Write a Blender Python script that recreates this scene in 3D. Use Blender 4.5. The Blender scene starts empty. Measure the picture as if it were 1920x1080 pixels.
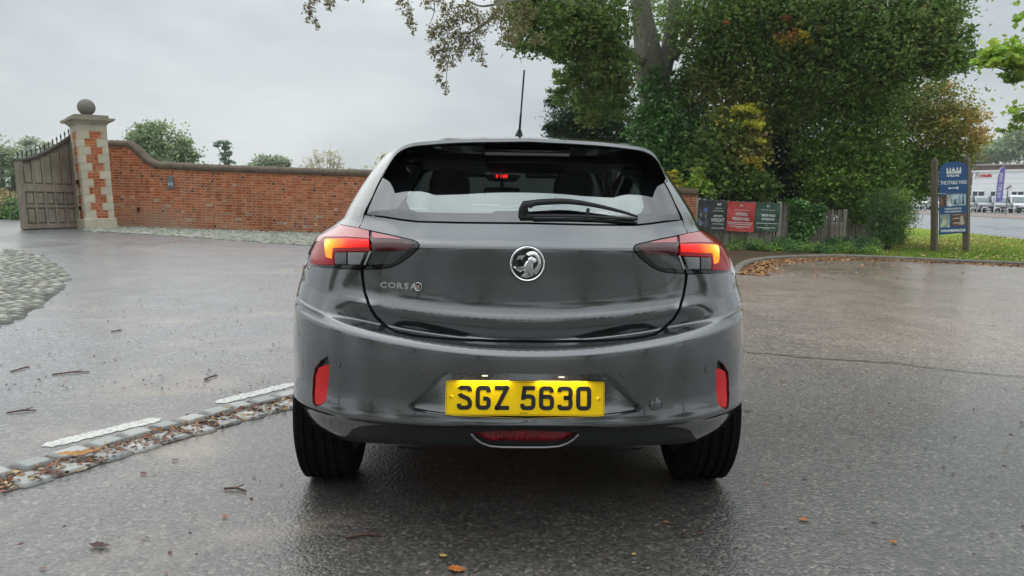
import bpy, bmesh, math, random
import numpy as np
from math import pi, sin, cos, tan, radians, sqrt, atan2, floor
from mathutils import Vector, Matrix
from mathutils.geometry import delaunay_2d_cdt, tessellate_polygon

random.seed(7); rng = np.random.default_rng(11)
SC = bpy.context.scene
COL = SC.collection

# ------------------------------------------------------------------ camera
FPX = 1430.0; PITCH = radians(7.1); ROLL = radians(1.0); CAMH = 1.18
cd = bpy.data.cameras.new('camera'); cam = bpy.data.objects.new('camera', cd); COL.objects.link(cam)
RCM = Matrix.Rotation(pi/2-PITCH, 3, 'X') @ Matrix.Rotation(ROLL, 3, 'Z')
cam.matrix_world = Matrix.Translation((0, 0, CAMH)) @ RCM.to_4x4()
cd.sensor_width = 36.0; cd.lens = FPX/1920*36.0; cd.clip_start = .05; cd.clip_end = 2000
SC.camera = cam
RC = np.array(RCM); CPOS = np.array([0, 0, CAMH])

# ------------------------------------------------------------------ world: overcast sky
w = bpy.data.worlds.new('World'); SC.world = w; w.use_nodes = True
nt = w.node_tree; nt.nodes.clear()
def N(nt, t, **kw):
    n = nt.nodes.new(t)
    for k, v in kw.items():
        if k.startswith('i_'):
            n.inputs[k[2:].replace('_', ' ')].default_value = v
        else: setattr(n, k, v)
    return n
out = N(nt, 'ShaderNodeOutputWorld'); bg = N(nt, 'ShaderNodeBackground')
SUNAZ = radians(322)
sky = N(nt, 'ShaderNodeTexSky', sky_type='NISHITA', sun_disc=False, sun_elevation=radians(48), sun_rotation=SUNAZ)
tc = N(nt, 'ShaderNodeTexCoord'); mp = N(nt, 'ShaderNodeMapping'); mp.inputs['Scale'].default_value = (1.2, 1.2, 3.2)
nz = N(nt, 'ShaderNodeTexNoise'); nz.inputs['Scale'].default_value = 2.1; nz.inputs['Detail'].default_value = 7; nz.inputs['Roughness'].default_value = .52
nz.inputs['Distortion'].default_value = .25
cr = N(nt, 'ShaderNodeValToRGB')
cr.color_ramp.elements[0].position = .33; cr.color_ramp.elements[0].color = (5.5, 6.05, 6.4, 1)
cr.color_ramp.elements[1].position = .66; cr.color_ramp.elements[1].color = (8.3, 8.7, 8.8, 1)
mx = N(nt, 'ShaderNodeMix', data_type='RGBA'); mx.inputs[0].default_value = .93
sep = N(nt, 'ShaderNodeSeparateXYZ'); mr = N(nt, 'ShaderNodeMapRange')
mr.interpolation_type = 'SMOOTHSTEP'; mr.inputs['From Min'].default_value = .12; mr.inputs['From Max'].default_value = 1.1
mr.inputs['To Min'].default_value = 1.0; mr.inputs['To Max'].default_value = 2.7
mul = N(nt, 'ShaderNodeVectorMath', operation='SCALE')
L = nt.links.new
L(tc.outputs['Generated'], mp.inputs['Vector']); L(mp.outputs[0], nz.inputs['Vector']); L(nz.outputs['Fac'], cr.inputs[0])
L(tc.outputs['Generated'], sep.inputs[0]); L(sep.outputs['Z'], mr.inputs[0])
L(cr.outputs[0], mul.inputs[0]); L(mr.outputs[0], mul.inputs['Scale'])
L(sky.outputs[0], mx.inputs['A']); L(mul.outputs[0], mx.inputs['B']); L(mx.outputs['Result'], bg.inputs['Color'])
bg.inputs['Strength'].default_value = 0.096
L(bg.outputs[0], out.inputs[0])

sl = bpy.data.lights.new('sun', 'SUN'); so = bpy.data.objects.new('sun', sl); COL.objects.link(so)
sl.energy = 0.8; sl.angle = radians(80); sl.color = (1, .96, .9)
so.rotation_euler = Vector((sin(SUNAZ)*cos(radians(48)), cos(SUNAZ)*cos(radians(48)), sin(radians(48)))).to_track_quat('Z', 'Y').to_euler()
SC.view_settings.view_transform = 'Standard'; SC.view_settings.look = 'None'
SC.view_settings.exposure = 0.0; SC.view_settings.gamma = 1; SC.view_settings.use_curve_mapping = False
SC.cycles.max_bounces = 8; SC.cycles.transparent_max_bounces = 16; SC.cycles.glossy_bounces = 4; SC.cycles.diffuse_bounces = 3
SC.cycles.use_denoising = True

# ------------------------------------------------------------------ terrain and pixel helpers
def sst(t): t = np.clip(t, 0, 1); return t*t*(3-2*t)
def gz(x, y):
    x = np.asarray(x, float); y = np.asarray(y, float)
    return -0.016*np.clip(x, -30, 30)*sst((y-4)/10)*(1-sst((y-26)/20))
def ray(px, py): return RC @ np.array([(px-960)/FPX, -(py-540)/FPX, -1.0])
def at(px, py, off=0.0):
    d = ray(px, py); t = (CAMH)/max(-d[2], 1e-4)
    for _ in range(30):
        p = CPOS+d*t; h = float(gz(p[0], p[1]))+off
        t = t+(p[2]-h)/max(-d[2], .012)*.8
        t = min(max(t, .5), 400)
    return CPOS+d*t
def pd(px, py, Y):
    d = ray(px, py); return CPOS+d*(Y/d[1])
UPW = (RC @ np.array([-.0438, .9951, .0886])); UPW /= np.linalg.norm(UPW)   # true plumb of the place: the paving falls towards the right
LEAN = Vector((0, 0, 1)).rotation_difference(Vector(UPW))

# ------------------------------------------------------------------ node material helpers
MATS = {}
def mat(name, build=None, **kw):
    if name in MATS: return MATS[name]
    m = bpy.data.materials.new(name); m.use_nodes = True; MATS[name] = m
    nt = m.node_tree; b = nt.nodes['Principled BSDF']
    for k, v in kw.items():
        b.inputs[k.replace('_', ' ')].default_value = v
    if build: build(nt, b)
    return m
def c4(c): return (c[0], c[1], c[2], 1)
def ramp(nt, src, stops):
    r = N(nt, 'ShaderNodeValToRGB'); e = r.color_ramp.elements
    while len(e) < len(stops): e.new(.5)
    for i, (p, c) in enumerate(stops):
        e[i].position = p; e[i].color = c4(c) if len(c) == 3 else c
    nt.links.new(src, r.inputs[0]); return r.outputs[0]
def noise(nt, scale, detail=4, rough=.5, coord='Object', dist=0, mscale=None):
    t = N(nt, 'ShaderNodeTexCoord'); n = N(nt, 'ShaderNodeTexNoise')
    n.inputs['Scale'].default_value = scale; n.inputs['Detail'].default_value = detail
    n.inputs['Roughness'].default_value = rough; n.inputs['Distortion'].default_value = dist
    if mscale:
        m = N(nt, 'ShaderNodeMapping'); m.inputs['Scale'].default_value = mscale
        nt.links.new(t.outputs[coord], m.inputs[0]); nt.links.new(m.outputs[0], n.inputs['Vector'])
    else: nt.links.new(t.outputs[coord], n.inputs['Vector'])
    return n.outputs['Fac']
def voro(nt, scale, coord='Object', feature='F1'):
    t = N(nt, 'ShaderNodeTexCoord'); n = N(nt, 'ShaderNodeTexVoronoi', feature=feature)
    n.inputs['Scale'].default_value = scale; nt.links.new(t.outputs[coord], n.inputs['Vector']); return n
def mixc(nt, f, a, b, blend='MIX'):
    m = N(nt, 'ShaderNodeMix', data_type='RGBA', blend_type=blend)
    for i, v in ((0, f), ('A', a), ('B', b)):
        s = m.inputs[i]
        if isinstance(v, (int, float)): s.default_value = v
        elif isinstance(v, tuple): s.default_value = c4(v)
        else: nt.links.new(v, s)
    return m.outputs['Result']
def math_(nt, op, a, b=None, clamp=False):
    m = N(nt, 'ShaderNodeMath', operation=op); m.use_clamp = clamp
    for i, v in ((0, a), (1, b)):
        if v is None: continue
        if isinstance(v, (int, float)): m.inputs[i].default_value = v
        else: nt.links.new(v, m.inputs[i])
    return m.outputs[0]
def bump(nt, b, h, strength=.3, dist=.01):
    n = N(nt, 'ShaderNodeBump'); n.inputs['Strength'].default_value = strength; n.inputs['Distance'].default_value = dist
    nt.links.new(h, n.inputs['Height']); nt.links.new(n.outputs[0], b.inputs['Normal'])
def lk(nt, a, b, name): nt.links.new(a, b.inputs[name])

def simple(name, col, rough=.6, var=.15, scale=6, metallic=0, coat=0, bmp=0, bscale=40, spec=.5):
    def bd(nt, b):
        f = noise(nt, scale, 5, .6)
        lk(nt, mixc(nt, f, tuple(c*(1-var) for c in col), tuple(min(1, c*(1+var)) for c in col)), b, 'Base Color')
        if bmp: bump(nt, b, noise(nt, bscale, 4, .6), bmp, .01)
    return mat(name, bd, Roughness=rough, Metallic=metallic, Coat_Weight=coat, Specular_IOR_Level=spec)
def attr_mat(name, rough=.7, trans=0.0, var=.25, scale=3, bmp=0, bscale=60, spec=.3):
    """base colour from the face colour attribute 'Col' times a little noise"""
    def bd(nt, b):
        a = N(nt, 'ShaderNodeAttribute', attribute_name='Col')
        f = noise(nt, scale, 4, .6)
        g = ramp(nt, f, [(.3, (1-var,)*3), (.7, (1+var,)*3)])
        c = mixc(nt, 1.0, a.outputs['Color'], g, 'MULTIPLY'); lk(nt, c, b, 'Base Color')
        if bmp: bump(nt, b, noise(nt, bscale, 4, .6), bmp, .01)
        if trans:
            t = N(nt, 'ShaderNodeBsdfTranslucent'); ms = N(nt, 'ShaderNodeMixShader'); ms.inputs[0].default_value = trans
            nt.links.new(c, t.inputs['Color']); nt.links.new(b.outputs[0], ms.inputs[1]); nt.links.new(t.outputs[0], ms.inputs[2])
            nt.links.new(ms.outputs[0], nt.nodes['Material Output'].inputs['Surface'])
    return mat(name, bd, Roughness=rough, Specular_IOR_Level=spec)

# ------------------------------------------------------------------ object helpers
def link(o, parent=None):
    COL.objects.link(o)
    if parent is not None: o.parent = parent
    return o
def tag(o, label=None, cat=None, group=None, kind=None):
    if label: o['label'] = label
    if cat: o['category'] = cat
    if group: o['group'] = group
    if kind: o['kind'] = kind
    return o
def empty(name, loc=(0, 0, 0), rz=0, label=None, cat=None, group=None, parent=None):
    o = bpy.data.objects.new(name, None); o.location = Vector(loc); o.rotation_euler = (0, 0, rz); o.empty_display_size = .1
    link(o, parent); return tag(o, label, cat, group)
def mesh_np(name, V, F, m, parent=None, smooth=False, cols=None):
    """V (n,3); F list of tuples or (k,3|4) array; cols per face"""
    me = bpy.data.meshes.new(name)
    if isinstance(F, np.ndarray):
        k = F.shape[1]; V = np.asarray(V, np.float32)
        me.vertices.add(len(V)); me.vertices.foreach_set('co', V.ravel())
        me.loops.add(F.size); me.loops.foreach_set('vertex_index', F.ravel().astype(np.int32))
        me.polygons.add(len(F)); me.polygons.foreach_set('loop_start', np.arange(0, F.size, k, dtype=np.int32))
        me.polygons.foreach_set('loop_total', np.full(len(F), k, np.int32)); me.update(calc_edges=True); me.validate()
    else:
        me.from_pydata([tuple(map(float, v)) for v in V], [], F); me.update()
    if cols is not None:
        cols = np.asarray(cols, np.float32)
        a = me.color_attributes.new('Col', 'FLOAT_COLOR', 'CORNER')
        tot = np.zeros(len(me.polygons), np.int32); me.polygons.foreach_get('loop_total', tot)
        cc = np.repeat(np.c_[cols, np.ones(len(cols))], tot, axis=0).astype(np.float32)
        a.data.foreach_set('color', cc.ravel())
    for mm in (m if isinstance(m, (list, tuple)) else [m]): me.materials.append(mm)
    if smooth: me.polygons.foreach_set('use_smooth', [True]*len(me.polygons))
    o = bpy.data.objects.new(name, me); link(o, parent); return o
class MB:
    def __init__(s): s.v = []; s.f = []; s.c = []; s.mi = []; s.mat = Matrix.Identity(4); s.col = (1, 1, 1); s.m = 0
    def add(s, vs, fs, col=None):
        o = len(s.v); s.v += [tuple(s.mat @ Vector(v)) for v in vs]
        s.f += [tuple(i+o for i in f) for f in fs]; s.c += [col or s.col]*len(fs); s.mi += [s.m]*len(fs); return s
    def box(s, c, d, rz=0, col=None, taper=1.0):
        x, y, z = d[0]/2, d[1]/2, d[2]/2; R = Matrix.Rotation(rz, 3, 'Z'); c = Vector(c); vs = []
        for sz in (-1, 1):
            t = taper if sz > 0 else 1
            for sx, sy in ((-1, -1), (1, -1), (1, 1), (-1, 1)): vs.append(c+R @ Vector((sx*x*t, sy*y*t, sz*z)))
        return s.add(vs, [(3, 2, 1, 0), (4, 5, 6, 7), (0, 1, 5, 4), (1, 2, 6, 5), (2, 3, 7, 6), (3, 0, 4, 7)], col)
    def bbox(s, c, d, bev=.01, rz=0, col=None):
        """box with bevelled edges (chamfer)"""
        x, y, z = d[0]/2, d[1]/2, d[2]/2; b = min(bev, x*.9, y*.9, z*.9); R = Matrix.Rotation(rz, 3, 'Z'); c = Vector(c)
        vs = []; 
        for (k, zz) in ((1, -z), (0, -z+b), (0, z-b), (1, z)):
            X, Y = x-b*k, y-b*k; q = b
            for px, py in ((-X+q, -Y), (X-q, -Y), (X, -Y+q), (X, Y-q), (X-q, Y), (-X+q, Y), (-X, Y-q), (-X, -Y+q)): vs.append(c+R @ Vector((px, py, zz)))
        fs = [tuple(range(7, -1, -1)), tuple(range(24, 32))]
        for l in range(3):
            for i in range(8): fs.append((l*8+i, l*8+(i+1) % 8, (l+1)*8+(i+1) % 8, (l+1)*8+i))
        return s.add(vs, fs, col)
    def tube(s, pts, rad, n=8, col=None, cap=True):
        pts = [Vector(p) for p in pts]; k = len(pts)
        rad = rad if hasattr(rad, '__len__') else [rad]*k
        vs = []; ref = None
        for i, p in enumerate(pts):
            t = (pts[min(i+1, k-1)]-pts[max(i-1, 0)]).normalized()
            if ref is None: ref = Vector((0, 0, 1)) if abs(t.z) < .9 else Vector((1, 0, 0))
            a = t.cross(ref).normalized(); b = a.cross(t).normalized(); ref = b
            for j in range(n):
                th = 2*pi*j/n; vs.append(p+(a*cos(th)+b*sin(th))*rad[i])
        fs = [(i*n+j, i*n+(j+1) % n, (i+1)*n+(j+1) % n, (i+1)*n+j) for i in range(k-1) for j in range(n)]
        if cap: fs += [tuple(range(n-1, -1, -1)), tuple(range((k-1)*n, k*n))]
        return s.add(vs, fs, col)
    def lathe(s, prof, n=24, axis='Z', col=None):
        vs = []; fs = []; k = len(prof)
        for j in range(n):
            a = 2*pi*j/n
            for r, h in prof:
                v = (r*cos(a), r*sin(a), h)
                if axis == 'X': v = (h, r*cos(a), r*sin(a))
                if axis == 'Y': v = (r*sin(a), h, r*cos(a))
                vs.append(v)
        for j in range(n):
            for i in range(k-1): fs.append((j*k+i, ((j+1) % n)*k+i, ((j+1) % n)*k+i+1, j*k+i+1))
        return s.add(vs, fs, col)
    def prism(s, poly, h0, h1, plane='XZ', col=None):
        """polygon extruded along the remaining axis from h0 to h1"""
        n = len(poly)
        def P(a, b, h): return {'XZ': (a, h, b), 'XY': (a, b, h), 'YZ': (h, a, b)}[plane]
        vs = [P(a, b, h0) for a, b in poly]+[P(a, b, h1) for a, b in poly]
        tris = tessellate_polygon([[Vector((a, b, 0)) for a, b in poly]])
        fs = [tuple(t) for t in tris]+[tuple(i+n for i in reversed(t)) for t in tris]
        fs += [(i, (i+1) % n, (i+1) % n+n, i+n) for i in range(n)]
        return s.add(vs, fs, col)
    def build(s, name, m, parent=None, smooth=False, recalc=True, sharp=None):
        o = mesh_np(name, s.v, s.f, m, parent, smooth, s.c)
        if isinstance(m, (list, tuple)): o.data.polygons.foreach_set('material_index', s.mi)
        if recalc:
            bm = bmesh.new(); bm.from_mesh(o.data); bmesh.ops.recalc_face_normals(bm, faces=bm.faces)
            if smooth and sharp:
                for e in bm.edges:
                    if len(e.link_faces) == 2 and e.calc_face_angle(0) > sharp: e.smooth = False
            bm.to_mesh(o.data); bm.free()
        return o
def arr(x): return np.asarray(x, float)
def dens(poly, h, closed=True):
    r = []; n = len(poly)
    for i in range(n if closed else n-1):
        a, b = arr(poly[i]), arr(poly[(i+1) % n]); k = max(1, int(np.ceil(np.linalg.norm(b-a)/h)))
        for j in range(k): r.append(a+(b-a)*j/k)
    if not closed: r.append(arr(poly[-1]))
    return np.array(r)
def catmull(pts, k=8, closed=False):
    P = [arr(p) for p in pts]; n = len(P); r = []
    for i in range(n if closed else n-1):
        p0 = P[(i-1) % n] if closed or i > 0 else P[0]*2-P[1]; p1 = P[i]; p2 = P[(i+1) % n]
        p3 = P[(i+2) % n] if closed or i+2 < n else P[-1]*2-P[-2]
        for j in range(k):
            t = j/k; r.append(.5*((2*p1)+(-p0+p2)*t+(2*p0-5*p1+4*p2-p3)*t*t+(-p0+3*p1-3*p2+p3)*t**3))
    if not closed: r.append(P[-1])
    return np.array(r)
def inside(P, poly):
    P = np.atleast_2d(P); x, y = P[:, 0], P[:, 1]; poly = arr(poly); r = np.zeros(len(P), bool); n = len(poly)
    for i in range(n):
        x1, y1 = poly[i]; x2, y2 = poly[(i+1) % n]
        c = ((y1 > y) != (y2 > y)) & (x < (x2-x1)*(y-y1)/((y2-y1) if y2 != y1 else 1e-12)+x1); r ^= c
    return r
def inset(poly, d):
    poly = arr(poly); n = len(poly); a = 0
    for i in range(n): a += poly[i][0]*poly[(i+1) % n][1]-poly[(i+1) % n][0]*poly[i][1]
    s = 1 if a > 0 else -1; r = []
    for i in range(n):
        e1 = poly[i]-poly[i-1]; e2 = poly[(i+1) % n]-poly[i]
        n1 = np.array([-e1[1], e1[0]])/(np.linalg.norm(e1)+1e-9); n2 = np.array([-e2[1], e2[0]])/(np.linalg.norm(e2)+1e-9)
        m = n1+n2; m /= (np.linalg.norm(m)+1e-9); k = 1/max(.5, float(m@n1)); r.append(poly[i]+m*d*k*s)
    return np.array(r)
def cdt(outer, holes=(), h=.03, extra=None, hv=None, margin=.35):
    """triangulate polygon with interior grid points. returns 2D verts, tris"""
    outer = arr(outer); pts = [outer]; edges = []; o = 0
    for lp in [outer]+[arr(x) for x in holes]:
        n = len(lp); edges += [(o+i, o+(i+1) % n) for i in range(n)]; o += n
    pts += [arr(x) for x in holes]
    lo, hi = outer.min(0), outer.max(0)
    gx = np.arange(lo[0]+h/2, hi[0], h); gy = hv if hv is not None else np.arange(lo[1]+h/2, hi[1], h)
    G = np.array([(x, y) for y in gy for x in gx]) if len(gx) and len(gy) else np.zeros((0, 2))
    if len(G):
        ok = inside(G, outer)
        for hl in holes: ok &= ~inside(G, hl)
        G = G[ok]
        if len(G):
            B = np.concatenate(pts); keep = np.ones(len(G), bool)
            for i in range(0, len(G), 4000):
                g = G[i:i+4000]; dm = np.min(((g[:, None]-B[None])**2).sum(-1), 1); keep[i:i+4000] = dm > (h*margin)**2
            G = G[keep]
    allp = np.concatenate(pts+[G]+([extra] if extra is not None else []))
    v, e, f, *_ = delaunay_2d_cdt([Vector(p) for p in allp], edges, [], 0, 1e-6)
    v = np.array([(a[0], a[1]) for a in v]); f = np.array([t for t in f if len(t) == 3], int)
    c = v[f].mean(1); ok = inside(c, outer)
    for hl in holes: ok &= ~inside(c, hl)
    return v, f[ok]
def terrain_patch(name, poly, off, m, h=1.0, holes=(), kind='structure', parent=None, **kw):
    v, f = cdt(dens(poly, h), [dens(x, h) for x in holes], h)
    z = gz(v[:, 0], v[:, 1])+off
    a = v[f]; cr_ = (a[:, 1, 0]-a[:, 0, 0])*(a[:, 2, 1]-a[:, 0, 1])-(a[:, 1, 1]-a[:, 0, 1])*(a[:, 2, 0]-a[:, 0, 0])
    f[cr_ < 0] = f[cr_ < 0][:, ::-1]
    o = mesh_np(name, np.c_[v, z], f, m, parent, True); tag(o, kind=kind if parent is None else None, **kw); return o
_fonts = {}
def text_mesh(txt, size=1.0, ext=.0, bold=0.0, sx=1.0, align='CENTER'):
    """returns (verts, faces) of lettering in XY, from a font curve turned into a mesh"""
    c = bpy.data.curves.new('t', 'FONT'); c.body = txt; c.size = size; c.extrude = ext; c.offset = bold; c.align_x = align; c.resolution_u = 3
    o = bpy.data.objects.new('t', c); COL.objects.link(o)
    dg = bpy.context.evaluated_depsgraph_get(); me = bpy.data.meshes.new_from_object(o.evaluated_get(dg))
    V = [(v.co.x*sx, v.co.y, v.co.z) for v in me.vertices]; F = [tuple(p.vertices) for p in me.polygons]
    bpy.data.objects.remove(o); bpy.data.meshes.remove(me); bpy.data.curves.remove(c); return V, F

# =================================================================== THE CAR
CYAW = radians(2.2); CORG = np.array([.054, 2.42, 0.0])
RCAR = np.array(Matrix.Rotation(CYAW, 3, 'Z'))
car = empty('hatchback_car', CORG, CYAW, 'dark grey metallic hatchback standing on the wet tarmac with its tail lamps lit', 'car')
def caty(px, py, y):
    o = RCAR.T @ (CPOS-CORG); d = RCAR.T @ ray(px, py); return o+d*((y-o[1])/d[1])
ROWS = np.array([
 # z0   corner  y0    half w  L    k    front end
 [0.22, 0.00, 0.22, 0.79, 0.60, 0.0, 3.85],
 [0.325,-.012, 0.085,0.858,0.62, 0.0, 3.98],
 [0.40, 0.00, 0.030,0.880,0.64, 0.0, 4.03],
 [0.428,0.00,-0.010,0.883,0.65, 0.0, 4.04],
 [0.455,0.00,-0.002,0.883,0.65, 0.0, 4.05],
 [0.50, 0.01, 0.004,0.880,0.66, 0.0, 4.06],
 [0.60, 0.04, 0.000,0.882,0.66, 0.0, 4.05],
 [0.652,0.100,0.003,0.874,0.66, 0.0, 4.02],
 [0.660,0.108,0.010,0.872,0.66, 0.0, 4.01],
 [0.674,0.111,0.024,0.8695,0.65, 0.0, 4.01],
 [0.684,0.113,0.096,0.868,0.63, 0.0, 4.00],
 [0.690,0.113,0.104,0.867,0.63, 0.0, 4.00],
 [0.700,0.112,0.101,0.8655,0.62, 0.0, 4.00],
 [0.745,0.097,0.088,0.860,0.62, 0.0, 3.98],
 [0.755,0.095,0.087,0.858,0.62, 0.0, 3.97],
 [0.775,0.089,0.104,0.855,0.61, 0.0, 3.95],
 [0.82, 0.068,0.116,0.849,0.60, 0.0, 3.90],
 [0.90, 0.025,0.118,0.838,0.60, 0.0, 3.80],
 [0.985,0.00, 0.114,0.811,0.62, 0.0, 3.55],
 [1.003,0.00, 0.118,0.801,0.62, 0.0, 3.45],
 [1.013,0.00, 0.130,0.789,0.62, 0.1, 3.40],
 [1.040,0.00, 0.148,0.742,0.58, 0.2, 3.20],
 [1.075,0.00, 0.172,0.695,0.54, 0.5, 3.05],
 [1.120,0.00, 0.201,0.670,0.50, 0.8, 2.98],
 [1.200,0.00, 0.253,0.628,0.50, 1.0, 2.84],
 [1.300,0.00, 0.318,0.568,0.52, 1.0, 2.62],
 [1.335,0.00, 0.375,0.545,0.54, 1.0, 2.50],
 [1.362,0.00, 0.520,0.515,0.60, 1.0, 2.35],
 [1.388,0.00, 0.720,0.460,0.60, 1.0, 2.10],
 [1.408,0.00, 0.980,0.350,0.45, 1.0, 1.90],
 [1.422,0.00, 1.250,0.180,0.20, 1.0, 1.70],
 [1.426,0.00, 1.440,0.010,0.03, 1.0, 1.54],
])
def tmpl(n, asp):
    t = np.linspace(0, pi/2, 6001); a = np.sin(t)**(2/n); b = 1-np.cos(t)**(2/n)
    s = np.concatenate([[0], np.cumsum(np.hypot(np.diff(a), np.diff(b)*asp))]); s /= s[-1]
    u = np.linspace(0, 1, 801); return np.interp(u, s, a), np.interp(u, s, b)
TA, TB = tmpl(2.55, .75), tmpl(2.9, .8)
VV = np.concatenate([[0], np.cumsum(np.hypot(np.diff(ROWS[:, 0]), np.diff(ROWS[:, 2])))])
def _slopes(y):
    h = np.diff(VV); d = np.diff(y)/h; m = np.zeros(len(y))
    for i in range(1, len(y)-1):
        if d[i-1]*d[i] > 0:
            w1 = 2*h[i]+h[i-1]; w2 = h[i]+2*h[i-1]; m[i] = (w1+w2)/(w1/d[i-1]+w2/d[i])
    m[0] = d[0]; m[-1] = d[-1]; return m
SLP = [_slopes(ROWS[:, j]) for j in range(7)]
Y0C = {.652: .0, .660: .008, .674: .022, .684: .032, .690: .037, .700: .043, .745: .061, .755: .065, .775: .072, .82: .081, .90: .091, .985: .104}
ROWS = np.c_[ROWS, [Y0C.get(float(r[0]), r[2]) for r in ROWS]]
SLP = [_slopes(ROWS[:, j]) for j in range(8)]
def rowp(v, j):
    v = np.clip(v, 0, VV[-1]-1e-9); i = np.clip(np.searchsorted(VV, v, side='right')-1, 0, len(VV)-2)
    h = VV[i+1]-VV[i]; t = (v-VV[i])/h; y = ROWS[:, j]; m = SLP[j]
    return (2*t**3-3*t**2+1)*y[i]+(t**3-2*t**2+t)*h*m[i]+(-2*t**3+3*t**2)*y[i+1]+(t**3-t**2)*h*m[i+1]
UU = np.linspace(0, 1, 801)
def S(u, v):
    """car skin; u: 0 tail centre, 1 side begins, 2 side ends, 3 nose centre (minus on the left); v: up the skin"""
    u = arr(u); v = arr(v); sg = np.where(u < 0, -1., 1.); a = np.abs(u)
    z0, dz, y0, W, L_, k, yf = [rowp(v, j) for j in range(7)]
    w2 = np.clip((np.abs(u)-.42)/.20, 0, 1); w2 = w2*w2*(3-2*w2); y0 = y0*(1-w2)+rowp(v, 7)*w2
    Lf = L_*1.15
    c = np.clip(np.where(a <= 1, a, np.where(a >= 2, 3-a, 1.)), 0, 1)
    A = (1-k)*np.interp(c, UU, TA[0])+k*np.interp(c, UU, TB[0]); B = (1-k)*np.interp(c, UU, TA[1])+k*np.interp(c, UU, TB[1])
    f = np.clip(a-1, 0, 1); ys = (y0+L_)*(1-f)+(yf-Lf)*f
    y = np.where(a <= 1, y0+L_*B, np.where(a >= 2, yf-Lf*B, ys)); x = W*A
    q = np.clip((y-2.2)/1.8, 0, 1); x = x*(1-.06*q*q)
    w_ = np.where(a > 1, np.clip(1-(a-1)*1.2, 0, 1), np.clip(a, 0, 1)); w_ = w_*w_*(3-2*w_)
    return np.stack([sg*x, y, z0+dz*w_], -1)
def SN(u, v, e=6e-4):
    du = S(u+e, v)-S(u-e, v); dv = S(u, v+e)-S(u, v-e); n = np.cross(du, dv)
    n /= np.linalg.norm(n, axis=-1, keepdims=True)+1e-12; return n
def cproj(p):
    q = (p @ RCAR.T+CORG-CPOS) @ RC; return np.stack([960-FPX*q[..., 0]/q[..., 2], 540+FPX*q[..., 1]/q[..., 2]], -1)
_gu, _gv = np.meshgrid(np.linspace(-1.35, 1.35, 541), np.linspace(0, VV[-1]-.01, 300)); _gS = S(_gu, _gv); _gP = cproj(_gS)
_front = (np.sum(SN(_gu, _gv)*(RCAR.T @ (CPOS-CORG)-_gS), -1) > 0)
def _newton(f, tgt, u, v):
    for _ in range(12):
        r = f(u, v)-tgt; e = 1e-4
        J = np.array([(f(u+e, v)-f(u-e, v))/(2*e), (f(u, v+e)-f(u, v-e))/(2*e)]).T
        try: d = np.linalg.solve(J, -r)
        except Exception: break
        d = np.clip(d, -.05, .05); u += d[0]; v = min(max(v+d[1], 0), VV[-1]-.002)
    return u, v
def uvpx(px, py):
    d = (_gP[..., 0]-px)**2+(_gP[..., 1]-py)**2+np.where(_front, 0, 400); i = np.unravel_index(d.argmin(), d.shape)
    u0, v0 = _gu[i], _gv[i]
    u, v = _newton(lambda a, b: cproj(S(a, b)), np.array([px, py]), u0, v0)
    if not (abs(u-u0) < .06 and abs(v-v0) < .06): u, v = u0, v0
    return np.array([u, v])
_su, _sv = np.meshgrid(np.linspace(.6, 2.6, 400), np.linspace(0, VV[-1]-.01, 300)); _sS = S(_su, _sv)
def uvside(y, z):
    """left-side point from its (y, z)"""
    d = (_sS[..., 1]-y)**2+(_sS[..., 2]-z)**2; i = np.unravel_index(d.argmin(), d.shape)
    u, v = _newton(lambda a, b: S(a, b)[1:], np.array([y, z]), _su[i], _sv[i])
    if not (abs(u-_su[i]) < .06 and abs(v-_sv[i]) < .06): u, v = _su[i], _sv[i]
    return np.array([-u, v])
def PX(*pts): return [uvpx(a, b) for a, b in pts]
def SD(*pts): return [uvside(a, b) for a, b in pts]
def mir(poly): return [np.array([-p[0], p[1]]) for p in poly][::-1]
US = .9                                   # metres per unit of u, for even triangles
ROWV = [v for v in VV]
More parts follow.
